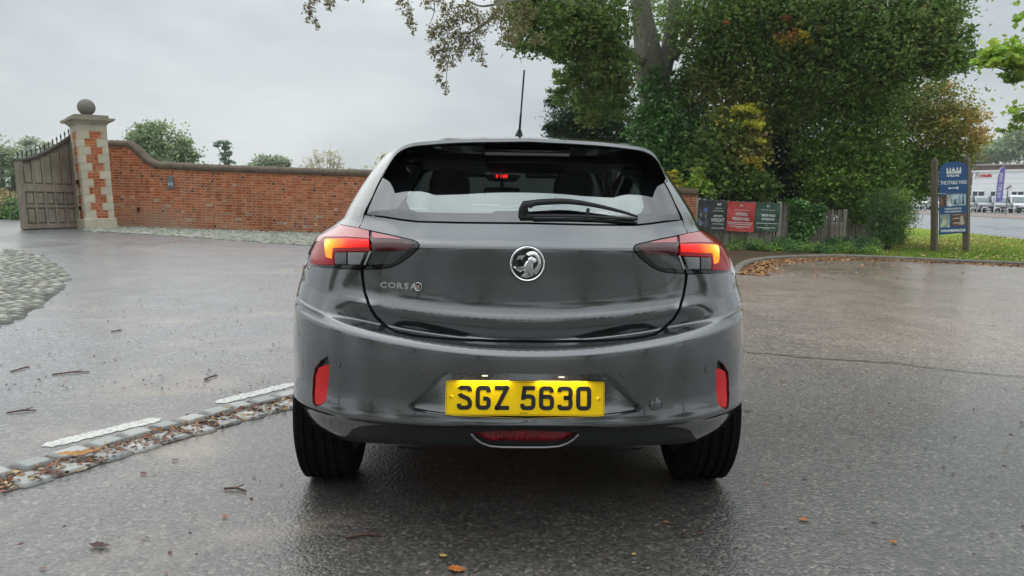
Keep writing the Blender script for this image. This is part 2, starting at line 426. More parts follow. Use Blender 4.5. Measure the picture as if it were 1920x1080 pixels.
def panel(name, outer, mat_, parent=None, holes=(), off=0.0, gap=.0018, thick=.012, h=.022, label=None, sub=None, smoothcurve=None):
    """a piece of the car skin bounded by a (u,v) loop, with folded-in edges"""
    O = dens(np.array(outer)*[US, 1], .02); 
    if gap: O = inset(O, gap)
    HL = [inset(dens(np.array(x)*[US, 1], .02), -gap) for x in holes]
    lo, hi = O[:, 1].min(), O[:, 1].max()
    hv = sorted([v for v in ROWV if lo < v < hi]+[v for v in np.arange(lo+h/2, hi, h) if min(abs(v-r) for r in ROWV) > h*.35])
    V2, F = cdt(O, HL, h, hv=hv, margin=.3)
    U, Vv = V2[:, 0]/US, V2[:, 1]; P = S(U, Vv); Nn = SN(U, Vv)
    P = P+Nn*off
    # orient
    a = P[F]; fn = np.cross(a[:, 1]-a[:, 0], a[:, 2]-a[:, 0]); flip = (fn*Nn[F[:, 0]]).sum(1) < 0; F[flip] = F[flip][:, ::-1]
    # folded edges
    from collections import Counter
    ed = Counter(); dirs = {}
    for t in F:
        for i in range(3):
            e = (t[i], t[(i+1) % 3]); k = (min(e), max(e)); ed[k] += 1; dirs[k] = e
    be = [dirs[k] for k in ed if ed[k] == 1]
    nv = len(P); bi = sorted({i for e in be for i in e}); mp_ = {b: nv+i for i, b in enumerate(bi)}; mp2 = {b: nv+len(bi)+i for i, b in enumerate(bi)}
    VA = np.concatenate([P, P[bi], P[bi]-Nn[bi]*thick]) if thick else P
    FF = [tuple(t) for t in F]; nf = len(FF)
    if thick: FF += [(mp_[b], mp_[a_], mp2[a_], mp2[b]) for a_, b in be]
    o = mesh_np(name, VA, FF, mat_, parent, True)
    # exact normals of the skin on the face; the folds shade on their own
    me = o.data; nl = []
    for pi_, p in enumerate(me.polygons):
        if pi_ < nf:
            c = V2[F[pi_]].mean(0)
            for vi in p.vertices: nl.append(('s', V2[vi]*.9+c*.1))
        else:
            for vi in p.vertices: nl.append(('f', p.normal.copy()))
    q = np.array([x[1] for x in nl if x[0] == 's']); qn = SN(q[:, 0]/US, q[:, 1]) if len(q) else []
    k = 0; res = []
    for x in nl:
        if x[0] == 's': res.append(tuple(qn[k])); k += 1
        else: res.append(tuple(x[1]))
    me.normals_split_custom_set(res)
    if label: o['label'] = label
    return o

# ---- materials of the car
def paint(nt, b):
    f = noise(nt, 700, 2, .5); lk(nt, ramp(nt, f, [(.3, (.125, .128, .132)), (.7, (.175, .179, .185))]), b, 'Base Color')
    d = noise(nt, 7, 5, .6); lk(nt, ramp(nt, d, [(.35, (.15,)*3), (.75, (.17,)*3)]), b, 'Roughness')
    d2 = noise(nt, 30, 6, .7); lk(nt, ramp(nt, d2, [(.5, (.01,)*3), (.8, (.03,)*3)]), b, 'Coat Roughness')
M_paint = mat('car_paint', paint, Metallic=.85, Coat_Weight=1.0, Coat_IOR=1.6)
M_plast = simple('black_plastic', (.02, .021, .022), .5, .2, 20, bmp=.05, bscale=400)
M_gloss = mat('gloss_black', None, Base_Color=(.006, .006, .007, 1), Roughness=.04, Coat_Weight=.5, Coat_Roughness=.02)
M_frit = mat('window_border', None, Base_Color=(.008, .009, .01, 1), Roughness=.02, IOR=2.3, Specular_IOR_Level=.5)
M_dark = mat('underbody_black', None, Base_Color=(.012, .012, .013, 1), Roughness=.8)
M_chrome = mat('chrome', None, Base_Color=(.8, .8, .8, 1), Metallic=1, Roughness=.07)
M_steel = mat('satin_metal', None, Base_Color=(.55, .56, .57, 1), Metallic=1, Roughness=.3)
def glassm(name, tint, r=.0, ior=1.6, pale=0.0):
    def bd(nt, b):
        nt.nodes.remove(b); g = N(nt, 'ShaderNodeBsdfGlossy'); g.inputs['Roughness'].default_value = r; g.inputs['Color'].default_value = (.92, 1, .98, 1)
        t = N(nt, 'ShaderNodeBsdfTransparent'); t.inputs['Color'].default_value = c4(tint); fr = N(nt, 'ShaderNodeFresnel'); fr.inputs['IOR'].default_value = ior
        ms = N(nt, 'ShaderNodeMixShader'); nt.links.new(fr.outputs[0], ms.inputs[0]); nt.links.new(t.outputs[0], ms.inputs[1]); nt.links.new(g.outputs[0], ms.inputs[2])
        nt.links.new(ms.outputs[0], nt.nodes['Material Output'].inputs['Surface'])
    return mat(name, bd)
M_rglass = glassm('rear_glass', (.70, .80, .77), 0, 3.3)
M_glass = glassm('clear_glass', (.72, .8, .78), 0, 1.5)
M_red = mat('red_lens', None, Base_Color=(.20, .003, .006, 1), Roughness=.15, Specular_IOR_Level=.3, Coat_Weight=.12, Coat_Roughness=.02, Emission_Color=(1, .004, .004, 1), Emission_Strength=.09)
M_redd = mat('dark_red_lens', None, Base_Color=(.06, .002, .005, 1), Roughness=.15, Coat_Weight=.45, Coat_Roughness=.02)
M_redtop = mat('red_lens_top', None, Base_Color=(.42, .012, .018, 1), Roughness=.2, Coat_Weight=1, Coat_Roughness=.02, Coat_IOR=1.9)
M_smoke = simple('smoked_lens', (.035, .036, .037), .2, .3, 60, coat=1)
M_clear = simple('reversing_lens', (.16, .16, .165), .25, .35, 40, coat=1, bmp=.3, bscale=120)
def lit(nt, b):
    a = N(nt, 'ShaderNodeAttribute', attribute_name='Col')
    c = ramp(nt, a.outputs['Fac'], [(0, (1, .004, .001)), (.3, (1, .02, .003)), (.62, (1, .19, .005)), (.85, (1, .42, .01)), (1, (1, .75, .25))])
    lk(nt, c, b, 'Emission Color')
M_lit = mat('lit_tail_light', lit, Base_Color=(.12, .004, .004, 1), Roughness=.3, Emission_Strength=1.7, Specular_IOR_Level=.2)
M_glow = mat('reflector_glow', None, Base_Color=(.28, .004, .006, 1), Roughness=.08, Coat_Weight=.0, Emission_Color=(1, .006, .006, 1), Emission_Strength=.2)  # bumper reflectors are no lamps: emission stands in for light thrown back
def tyrem(nt, b):
    f = noise(nt, 30, 5, .6); lk(nt, ramp(nt, f, [(.3, (.005, .005, .006)), (.8, (.013, .013, .013))]), b, 'Base Color'); bump(nt, b, f, .15, .004)
M_tyre = mat('tyre_rubber', tyrem, Roughness=.85, Specular_IOR_Level=.08)
def flens(nt, b):
    f = noise(nt, 30, 3, .5, mscale=(6, 1, 1)); lk(nt, ramp(nt, f, [(.35, (.10, .002, .006)), (.6, (.42, .01, .02)), (.72, (.7, .04, .05))]), b, 'Base Color')
M_flens = mat('fog_lens', flens, Roughness=.12, Coat_Weight=1)

# ---- outlines, from the left half of the car's tail
H_top = [(684, 402.5), (681, 411), (673, 427.5)]
H_lampin = [(673, 427.5), (692, 432), (697, 433), (730, 440), (757, 446.3), (773.6, 450), (782, 453.5), (786.5, 460), (784, 466), (776, 474.5), (764, 484), (749.7, 494), (731.7, 501.5), (713.7, 504.3), (681, 505)]
H_low = [(681, 505), (681.5, 522), (685, 546), (693, 570), (706, 592), (724, 609.5), (745, 620.5), (775, 627), (830, 632.5), (900, 636), (984, 638)]
H_wb = [(684, 402.5), (720, 407.8), (750.6, 412.8), (781, 416.6), (860, 418.6), (984, 419.6)]
def half(l):                # closed symmetric loop from a left-side chain that starts and ends on the centre line
    l = [arr(p) for p in l]; r = [np.array([-p[0], p[1]]) for p in l]
    l = [p if abs(p[0]) > 1e-3 else np.array([0, p[1]]) for p in l]
    return l+[p for p in r[::-1] if abs(p[0]) > 1e-3]
def tocentre(p): q = p.copy(); q[0] = 0; return q
wb = PX(*H_wb); wb[-1] = tocentre(wb[-1]); hl = PX(*H_low); hl[-1] = tocentre(hl[-1])
ht = PX(*H_top); li = PX(*H_lampin)
gate_loop = half([wb[-1]]+wb[:-1][::-1]+ht[1:]+li[1:]+hl[1:])
tg = panel('tailgate', gate_loop, M_paint, car)
# glass and its printed border
g_out = PX((688, 402), (697, 378), (707, 355), (718, 333)); vt = uvpx(730, 320)
Vg = float(np.interp(1.315, ROWS[:, 0], VV)); Vroof = float(np.interp(1.345, ROWS[:, 0], VV))
wbi = [p+np.array([0, .006]) for p in wb]
side_up = [np.array([float(g_out[-1][0])*1.0, g_out[-1][1]])]
top_l = [np.array([-.62, Vg]), np.array([0, Vg])]
gl_loop = half([wbi[-1]]+wbi[1:-1][::-1]+g_out+top_l)
clr = PX((983, 395.5), (934, 395.5), (920, 399.6), (850, 399.4), (783, 397.8), (768, 392), (762, 378), (765, 362), (770, 345)); clr[0] = tocentre(clr[0])
clr_l = half(clr+[np.array([-.52, Vg-.045]), np.array([0, Vg-.045])])
rw = panel('rear_window', clr_l, M_rglass, car, gap=0, thick=0)
fb = panel('window_border', gl_loop, M_frit, rw, holes=[clr_l], gap=0, thick=.004, off=.0004)
# bumper
ins_t = PX((641, 832), (650, 818), (661, 806), (675, 800), (692, 797.5), (760, 797.5), (870, 797.5), (984, 798)); ins_t[-1] = tocentre(ins_t[-1])
lo_l = PX((599, 500.8), (588, 499.5))
seam = SD((.40, .885), (.47, .84), (.52, .76), (.545, .625))
arch_r = [(.70+.352*cos(a), .318+.352*sin(a)) for a in np.linspace(radians(117), radians(178), 9)]
archs = SD(*arch_r)
bot = PX((585, 812), (600, 822), (620, 829), (641, 832))
recess_px = [(838, 699), (822, 708), (804, 725), (782, 745), (765, 761), (772, 769), (800, 774), (850, 780), (984, 785)]
rec = PX(*recess_px); rec0 = uvpx(984, 701); rec0 = tocentre(rec0); rec[-1] = tocentre(rec[-1])
rec_loop = half([rec0]+rec)
fogo = PX((590, 692), (601, 677), (614, 668.5), (616.5, 680), (616, 705), (613.5, 735), (611, 750), (604, 757.5), (592, 762.5), (586.5, 756), (585.5, 735), (587, 712))
bl = half(ins_t[::-1]+bot[::-1][1:-1]+archs[::-1]+seam[::-1]+lo_l[::-1]+PX((676.5, 506.5))+[p for p in PX((677.5, 522), (681.5, 547), (689.5, 572), (702.5, 595), (721, 613), (743, 624.5), (774, 631.3), (830, 637), (900, 640.5), (984, 642.5))])
bl = [tocentre(p) if abs(p[0]) < .004 else p for p in bl]
bp = panel('rear_bumper', bl, M_paint, car, holes=[rec_loop, fogo, mir(fogo)], gap=.001)
ib = PX((984, 839), (860, 838), (760, 836), (700, 834), (643, 833)); ib[0] = tocentre(ib[0])
insl = half(ib+ins_t)
fg = [(888, 813), (896, 822), (908, 829.5), (922, 833.5), (984, 834)]; fgu = PX((984, 810), *fg); fgu[0] = tocentre(fgu[0]); fgu[-1] = tocentre(fgu[-1]); fgl = half(fgu)
bi_ = panel('lower_valance', insl, M_plast, car, holes=[fgl], gap=.0015, off=-.006, label='matt black lower valance')
for s in (0, 1):            # bumper reflectors
    f = fogo if s == 0 else mir(fogo)
    red = PX((589, 707), (595, 690), (604, 686.5), (614, 684), (613.8, 700), (611.8, 735), (609.5, 749), (603, 755), (592, 759), (588, 754), (587.6, 735)); red = red if s == 0 else mir(red)
    rr = panel('reflector', red, M_glow, car, off=-.006, gap=0, thick=.01)
    panel('reflector_surround', f, M_gloss, rr, off=-.016, gap=-.002, thick=0)
fl = panel('fog_lamp', fgl, M_flens, car, off=-.018, gap=-.002, thick=0)
def skinline(pl, off, r, n=8, name='trim', m=None, parent=None):
    P = np.array([S(p[0], p[1])+SN(p[0], p[1])*off for p in pl]); b = MB(); b.tube([tuple(p) for p in P], r, n); return b.build(name, m, parent, True)
fgc = PX(*[(a, b+1.5) for a, b in [(884, 812), (890, 820), (902, 828.5), (918, 834.5), (940, 836.5), (984, 837)]]); fgc[-1] = tocentre(fgc[-1])
fgc = dens(np.array(fgc), .01, False); fgc = np.concatenate([fgc, [[-p[0], p[1]] for p in fgc[::-1][1:]]])
skinline(fgc, .0, .0042, 8, 'chrome_lip', M_steel, fl)
# number plate pocket: floor, side and top walls
pk = MB()
def wl(px, py, dep): u = uvpx(px, py); return S(u[0], u[1])+np.array([0, dep, 0])
rp = np.array([S(p[0], p[1]) for p in rec]); top0 = S(0., rec0[1]); 
zt, zb = top0[2], rp[-1][2]
def floorp(p):               # floor of the pocket leans back towards its top
    t = np.clip((p[2]-zb)/(zt-zb), 0, 1); return np.array([p[0]*(1-.05*t), p[1]+.004+.054*t**.6, p[2]])
ol = [np.array([0, *top0[1:]])]+[p for p in rp]; ol = ol+[np.array([-p[0], p[1], p[2]]) for p in ol[::-1]]
# dense loops
ol2 = dens(np.array([p for i, p in enumerate(ol) if i == 0 or np.linalg.norm(p-ol[i-1]) > 1e-4]), .012)
fl2 = np.array([floorp(p*np.array([.985, 1, 1])) for p in ol2])
fl2[:, 1] = np.maximum(fl2[:, 1], ol2[:, 1]+.003)
n = len(ol2); V3 = list(ol2)+list(fl2); F3 = [(i, (i+1) % n, (i+1) % n+n, i+n) for i in range(n)]
o = mesh_np('plate_pocket', V3, F3, M_paint, bp, False)
fv, ff = cdt(fl2[:, [0, 2]], (), .015)
def fy(x, z):
    t = np.clip((z-zb)/(zt-zb), 0, 1); b = np.interp(z, [zb-.02, zb+.05, zt], [.008, .004, .002]); L_ = .66
    u = np.clip(abs(x)/.88, 0, .99); return b+L_*(1-(1-u**2.55)**(1/2.55))+.010+.050*t**.6
FY = np.array([fy(x, z) for x, z in fv]); 
ff = ff[:, ::-1] if True else ff
fo = mesh_np('plate_pocket_floor', np.c_[fv[:, 0], FY, fv[:, 1]], ff, M_paint, bp, True)
bmm = bmesh.new(); bmm.from_mesh(fo.data); bmesh.ops.recalc_face_normals(bmm, faces=bmm.faces)
if sum(f.normal.y for f in bmm.faces) > 0: bmesh.ops.reverse_faces(bmm, faces=bmm.faces)
bmm.to_mesh(fo.data); bmm.free()

# ---- tail lamps
def lampside(s):
    nm = 'tail_lamp'; m_ = (lambda p: p) if s == 0 else mir
    zones = []
    ou_top = PX((673, 427.5), (652, 424), (638.3, 421.4))+SD((.46, 1.022), (.53, 1.0), (.535, .965))
    ou = PX((692, 432.3), (673, 427.5), (652, 424), (638.3, 421.4))+SD((.50, 1.018), (.55, .995), (.545, .945), (.47, .90), (.40, .886))+PX((588, 500), (600, 501.2), (640, 503.2), (677, 505), (683, 492), (693.5, 470), (695, 455))
    L1 = panel(nm, m_(ou), M_redd, car, off=-.012, gap=0, thick=.0)        # housing
    tz = PX((692, 432.3), (673, 427.5), (652, 424), (638.3, 421.4))+SD((.49, 1.02), (.545, .998), (.50, .985), (.42, .99))+PX((609, 443.5), (650, 443.5), (692.5, 446.5))
    panel('lens_top', m_(tz), M_redtop, L1, gap=.0005, thick=.004)
    bar = PX((609.5, 448.5), (650, 447.8), (690.5, 449.5), (690.5, 462.5), (624, 464), (622.5, 475), (621.5, 484.8), (611.8, 481.5), (608.8, 465))
    b_ = panel('light_bar', m_(bar), M_lit, L1, gap=.0, thick=.004, off=.001, h=.006)
    # brightness falls along the bar from its outer corner
    me = b_.data; a = me.color_attributes.new('Col', 'FLOAT_COLOR', 'POINT')
    cpt = S(*uvpx(612, 455)); cpt[0] *= (1 if s == 0 else -1); co = np.array([v.co for v in me.vertices]); d = np.linalg.norm((co-cpt)*[1, .6, 1.2], axis=1)
    g = np.clip(1-d/.165, 0, 1)**1.15; g[co[:, 2] < .965] = np.maximum(g[co[:, 2] < .965], .72)*.92
    a.data.foreach_set('color', np.c_[g, g, g, np.ones(len(g))].astype(np.float32).ravel())
    rd = PX((609, 444.2), (650, 444), (692.5, 447), (693.5, 469.5), (690, 471), (626, 471), (625.8, 496.2), (592, 495.8))+SD((.385, .915), (.43, .945), (.46, .985), (.42, .99))
    panel('red_lens', m_(rd), M_red, L1, holes=[m_(bar)], gap=.0003, thick=.004)
    c1 = PX((628, 473), (649.5, 473), (649.5, 495.5), (628, 495.5)); panel('reversing_lens', m_(c1), M_smoke, L1, gap=.0, thick=.004, label='smoked lens panel')
    c2 = PX((652.5, 473), (684, 473), (680, 483), (674.5, 495.8), (652.5, 495.5)); panel('reversing_lens', m_(c2), M_clear, L1, gap=.0, thick=.004, label='clear reversing lens')
    bb = PX((592, 496.6), (626, 497), (675, 497), (681, 484), (687, 472.5), (693, 471), (683, 492), (677, 504.8), (640, 503), (600, 501), (588, 499.6)); panel('lens_border', m_(bb), M_gloss, L1, gap=.0, thick=.004, off=.0005)
    # the part of the lamp on the tailgate
    inn = PX(*[(697, 434), (730, 440.8), (757, 447.2), (773, 450.8), (781, 454.3), (785.6, 460), (783, 465.5), (775.5, 473.5), (763.5, 483.3), (749.3, 493), (731.5, 500.4), (713.7, 503.3), (682.5, 504), (690, 489), (698.5, 470), (697.5, 455)])
    L2 = panel(nm, m_(inn), M_gloss, tg, gap=.0, thick=.01, off=.0008, label='inner lamp section on the tailgate')
    rz = PX((699.5, 447.5), (730, 449), (762, 451.2), (775, 457), (766, 470.2), (699.5, 469.6)); panel('red_lens', m_(rz), M_redd, L2, gap=.0, thick=.003, off=.002)
    tzz = PX((698, 435.5), (730, 442), (750, 447), (752, 449), (730, 447.4), (699, 446)); panel('lens_top', m_(tzz), M_redtop, L2, gap=.0, thick=.003, off=.002)
    sz = PX((699, 471.5), (765, 471.5), (748, 484), (735, 494), (690, 496.5)); panel('smoked_lens', m_(sz), M_smoke, L2, gap=0, thick=.003, off=.002)
    st = PX((693.5, 471), (697, 471), (686, 496.5), (682.8, 496.5)); panel('chrome_strip', m_(st), M_steel, L2, gap=0, thick=.004, off=.003)
lampside(0); lampside(1)

# ---- upper body, sides
up_seam = [(673.5, 427), (683, 402), (699.5, 368), (716, 332), (726, 307), (741.5, 285.5), (760, 272.5)]
us = PX(*up_seam[:-1]); us = [p+np.array([-.004, 0]) for p in us]
Vr2 = float(np.interp(1.368, ROWS[:, 0], VV))
roof_edge = [np.array([-.72, Vr2]), np.array([-.45, Vr2]), np.array([0, Vr2])]
lampupper = PX((673, 427), (652, 423.5), (639, 420.9))+SD((.50, 1.021), (.556, .998), (.548, .945), (.47, .898), (.405, .883))
beltfront = [np.array([-2.05, float(np.interp(1.03, ROWS[:, 0], VV))]), np.array([-2.4, float(np.interp(1.035, ROWS[:, 0], VV))]), np.array([-3.0, float(np.interp(1.05, ROWS[:, 0], VV))])]
Vtop = VV[-1]-.003
roofc = [np.array([-3.0, Vtop]), np.array([0.0, Vtop])]
def VZ(z): return float(np.interp(z, ROWS[:, 0], VV))
dlo = [np.array([u, v]) for u, v in ((-1.12, VZ(1.085)), (-1.45, VZ(1.06)), (-1.97, VZ(1.05)), (-1.985, VZ(1.12)), (-1.97, VZ(1.29)), (-1.5, VZ(1.315)), (-1.12, VZ(1.30)), (-1.02, VZ(1.2)))]
wsl = [np.array([u, v]) for u, v in ((-3.0, VZ(1.345)), (-2.5, VZ(1.338)), (-2.14, VZ(1.305)), (-2.16, VZ(1.065)), (-2.5, VZ(1.058)), (-3.0, VZ(1.06)))]
wsc = [np.array([u, v]) for u, v in ((-2.16, VZ(1.07)), (-2.5, VZ(1.06)), (-3.0, VZ(1.063)), (-3.0, VZ(1.341)), (-2.5, VZ(1.335)), (-2.145, VZ(1.302)))]
upper = us+roof_edge+[np.array([0, Vtop]), np.array([-3.0, Vtop])]+wsl+beltfront[::-1]+[np.array([-1.5, VZ(1.02)])]+SD((.75, .985), (.62, .982))+[p for p in lampupper[3:5]][::-1]+lampupper[:3][::-1]
def clean(l):
    r = [l[0]]
    for p in l[1:]:
        if np.linalg.norm(p-r[-1]) > 1e-3: r.append(p)
    return r
upper = clean(upper)
# body side below the belt
al = lambda cy, a0, a1, k: SD(*[(cy+.352*cos(a), .318+.352*sin(a)) for a in np.linspace(radians(a0), radians(a1), k)])
sidep = SD((.548, .945), (.47, .898), (.405, .883), (.47, .835), (.525, .755), (.55, .63))+al(.70, 112, 2, 14)+[uvside(1.06, .325), uvside(1.5, .325), uvside(2.88, .325)]+al(3.24, 178, 2, 18)+[uvside(3.6, .33)]
frontp = [np.array([-2.6, VV[1]]), np.array([-3.0, VV[1]])]
lowerb = clean(sidep+frontp+beltfront[::-1]+[np.array([-1.5, VZ(1.02)])]+SD((.75, .985), (.62, .982), (.556, .997)))
for s in (0, 1):
    m_ = (lambda p: p) if s == 0 else mir
    pw = wsc if s == 0 else mir(wsc)
    ub = panel('upper_body', m_(upper), M_paint, car, holes=[m_(dlo)] , gap=.001, h=.05, thick=.02)
    panel('body_side', m_(lowerb), M_paint, car, gap=.001, h=.05, thick=.02)
    panel('side_window', m_(dlo), M_glass, ub, gap=.001, h=.08, thick=0, off=-.003)

def join(a, b):
    bm = bmesh.new(); bm.from_mesh(a.data); bm.from_mesh(b.data); bm.to_mesh(a.data); bm.free()
    me = b.data; bpy.data.objects.remove(b); bpy.data.meshes.remove(me); return a
wa = panel('windscreen', wsc, M_glass, car, gap=0, h=.08, thick=0); wb_ = panel('w', mir(wsc), M_glass, car, gap=0, h=.08, thick=0); join(wa, wb_)

# ---- dark inner shell so that the gaps between panels read black
b = MB(); us_ = np.concatenate([np.linspace(-3, 3, 121)]); vs_ = np.linspace(0, VZ(1.05), 30)
uu, vv = np.meshgrid(us_, vs_); Pp = S(uu, vv)-SN(uu, vv)*.03; nu = len(us_)
idx = lambda j, i: j*nu+i
F_ = []
for j in range(len(vs_)-1):
    for i in range(nu-1):
        c = (Pp[j, i]+Pp[j+1, i+1])/2
        if abs(c[0]) > .45 and (np.hypot(c[1]-.70, c[2]-.318) < .45 or np.hypot(c[1]-3.24, c[2]-.318) < .40): continue
        if Pp[j, i, 1] < .3 and abs(c[0]) < .62 and c[2] < .62 and c[1] < .25: continue   # number plate pocket
        F_.append((idx(j, i), idx(j, i+1), idx(j+1, i+1), idx(j+1, i)))
mesh_np('inner_shell', Pp.reshape(-1, 3), F_, M_dark, car)
b = MB(); b.box((0, 2.3, .30), (1.3, 2.6, .14)); b.box((0, .42, .44), (1.0, .5, .2)); b.box((-.40, .34, .345), (.22, .30, .09)); b.box((0, 1.9, .62), (1.2, 2.6, .2)); b.box((.40, .40, .35), (.20, .22, .07))
b.tube([(-.75, .70, .30), (.75, .70, .30)], .045, 10); b.build('underbody', M_dark, car)
for sx in (-1, 1):
    for cy in (.70, 3.24):
        b = MB(); A = np.linspace(0, pi, 13)
        vs = [(sx*xx, cy+.36*cos(a), .318+.36*sin(a)) for xx in (.58, .77) for a in A]+[(sx*.60, cy, .25)]
        b.add(vs, [(i, i+1, 14+i, 13+i) for i in range(12)]+[(i, i+1, 26) for i in range(12)]); b.build('wheel_arch_liner', M_dark, car)
# ---- wheels
tp = [(.205, -.095), (.225, -.105), (.275, -.106), (.298, -.098), (.309, -.086)]
for g in (-.055, -.02, .02, .055):
    tp += [(.3125, g-.006), (.304, g-.004), (.304, g+.004), (.3125, g+.006)]
tp += [(.309, .086), (.298, .098), (.275, .106), (.225, .105), (.205, .095)]
tb = MB(); tb.lathe(tp, 72, 'X'); tyre_me = None
rb = MB(); rb.lathe([(.07, .03), (.09, .075), (.10, .055), (.06, .05)], 24, 'X'); rb.lathe([(.205, -.09), (.19, -.08), (.185, .06), (.208, .095), (.212, .09)], 48, 'X')
for k in range(5):
    a0 = 2*pi*k/5
    for dd in (-.13, .13):
        c0, s0, c1, s1 = cos(a0+dd*.5), sin(a0+dd*.5), cos(a0+dd*1.6), sin(a0+dd*1.6)
        rb.tube([(.055, .06*c0, .06*s0), (.075, .12*c0, .12*s0), (.07, .195*c1, .195*s1)], [.02, .016, .018], 6)
trd = MB()                     # shoulder blocks
for k in range(64):
    a = 2*pi*k/64
    for sx in (-1, 1):
        trd.mat = Matrix.Rotation(a, 4, 'X'); trd.box((sx*.079, 0, .3085), (.022, .020, .004))
trd.mat = Matrix.Identity(4)
first = None
for cy in (.70, 3.24):
    for sx in (-1, 1):
        if first is None:
            t_ = tb.build('wheel', M_tyre, car, True, sharp=.6); r_ = rb.build('rim', M_steel, t_, True, sharp=.7); q_ = trd.build('tread_blocks', M_tyre, t_)
            q_['kind'] = 'stuff'; bdk = MB(); bdk.lathe([(0, -.097), (.20, -.097), (.206, -.085), (0, -.085)], 32, 'X'); bd2 = bdk.build('brake_disc', M_dark, t_, True, sharp=.5); first = (t_, r_, q_, bd2); t2 = t_
        else:
            t2 = first[0].copy(); COL.objects.link(t2); t2.parent = car
            for ch in first[1:]: c2 = ch.copy(); COL.objects.link(c2); c2.parent = t2
        t2.location = (sx*.757, cy, .3125); t2.rotation_euler = (0, 0, 0 if sx > 0 else pi)
# ---- spoiler
lip = [(980, 264.9, .166), (900, 266.2, .167), (841, 268.2, .173), (783, 272.8, .196), (763, 277.0, .221), (749, 284, .246), (738, 295, .266), (727, 312, .291), (716.5, 332, .314)]
lp = [caty(*p) for p in lip]; lp[0][0] = 0; lp = catmull(lp, 5)
sm = [S(0, VZ(1.388)), S(*uvpx(870, 262)), S(-.5, VZ(1.372)), S(*uvpx(790, 267)), S(*uvpx(758, 273.5)), S(*uvpx(748, 280)), S(*uvpx(739, 288)), S(*uvpx(726, 308)), S(*uvpx(715.5, 332))]
k_ = len(lp)
seamc = [S(0, VZ(1.390)), S(-.30, VZ(1.388)), S(-.5, VZ(1.380)), S(-.62, VZ(1.370)), S(*uvpx(757, 273)), S(*uvpx(746, 281)), S(*uvpx(738, 290)), S(*uvpx(726, 309)), S(*uvpx(716, 331.5))]
sc_ = catmull(seamc, 5)
und = [S(0, VZ(1.300)), S(-.25, VZ(1.300)), S(-.40, VZ(1.30)), S(-.55, VZ(1.298)), S(*uvpx(752, 300)), S(*uvpx(746, 306)), S(*uvpx(740, 312)), S(*uvpx(730, 323)), S(*uvpx(718, 334))]
un = catmull(und, 5)
def strip(name, A, B, m, parent, k=6, bulge=0, d=(0, 0, 1), smooth=True):
    """surface between two matching curves, mirrored to both sides"""
    A = np.array(A); B = np.array(B); A = np.concatenate([A[::-1], A[1:]*[-1, 1, 1]]); B = np.concatenate([B[::-1], B[1:]*[-1, 1, 1]])
    n = len(A); V = []; 
    for j in range(k+1):
        t = j/k; V += list(A*(1-t)+B*t+np.array(d)*bulge*4*t*(1-t))
    F = [(j*n+i, j*n+i+1, (j+1)*n+i+1, (j+1)*n+i) for j in range(k) for i in range(n-1)]
    return mesh_np(name, V, F, m, parent, smooth)
lt = np.array(lp)+[0, .006, .011]; lt[-8:] += np.linspace(0, 1, 8)[:, None]*np.array([-.004, .0, -.009])
lb = np.array(lp)+[0, .004, -.003]
sp = strip('spoiler', lt, sc_, M_paint, car, 8, .012)
strip('spoiler_lip', lp, lt, M_paint, sp, 2)
strip('spoiler_edge', lb, lp, M_paint, sp, 2)
mid = np.array(lb)*.45+np.array(un)*.55+[0, 0, .018]
strip('spoiler_underside', lb, mid, M_gloss, sp, 4); strip('spoiler_underside', mid, un, M_gloss, sp, 4)
b = MB(); q = caty(977, 290, .250); b.bbox((0, q[1]+.012, q[2]+.002), (.30, .03, .017), .006); hb = b.build('high_brake_lamp', M_gloss, sp)
b = MB(); b.bbox((0, q[1]-.003, q[2]+.002), (.292, .004, .011), .001)
b.build('lens', simple('brake_lens_off', (.10, .075, .072), .15, .4, 90, coat=1), hb)
# ---- aerial
b = MB(); a0 = caty(973, 259, .82)
b.tube([(a0[0], a0[1], a0[2]-.02), (a0[0], a0[1], a0[2]+.012), (a0[0]+.002, a0[1]-.005, a0[2]+.035)], [.022, .016, .007], 12)
a1 = caty(983, 132, .52); pts = [Vector(a0)+(Vector(a1)-Vector(a0))*t for t in np.linspace(.09, 1, 60)]
b.tube([tuple(p) for p in pts], [(.0048-.0028*t if t < .33 else .0030)+.0006*(i % 2) for i, t in enumerate(np.linspace(0, 1, 60))], 8)
b.build('roof_aerial', M_plast, car, True, sharp=.8)
# ---- number plate
M_yel = simple('plate_yellow', (.98, .64, .002), .4, .03, 9, spec=.25)
M_blk = mat('plate_black', None, Base_Color=(.012, .012, .013, 1), Roughness=.35)
ul, ur, dl_, dr = [caty(a, b_, yy) for a, b_, yy in ((838, 711.5, .036), (1132, 717.5, .036), (834, 776.5, .016), (1133, 782.5, .016))]
pc = (ul+ur+dl_+dr)/4; PW, PH = .524, .113; til = atan2(ul[1]-dl_[1], ul[2]-dl_[2])
PM = Matrix.Translation(Vector(pc)) @ Matrix.Rotation(-til, 4, 'X') @ Matrix.Rotation(pi/2, 4, 'X')      # local X right, Y up, Z to the viewer
def rrect(w_, h_, r, k=5):
    o = []
    for cx, cy, a0 in ((w_/2-r, h_/2-r, 0), (-w_/2+r, h_/2-r, 90), (-w_/2+r, -h_/2+r, 180), (w_/2-r, -h_/2+r, 270)):
        for j in range(k+1): a = radians(a0+90*j/k); o.append((cx+r*cos(a), cy+r*sin(a)))
    return o
b = MB(); b.mat = PM; b.prism(rrect(PW, PH, .008), -.003, .0, 'XY'); npl = b.build('number_plate', M_yel, car); npl['label'] = 'yellow rear number plate lettered SGZ 5630'
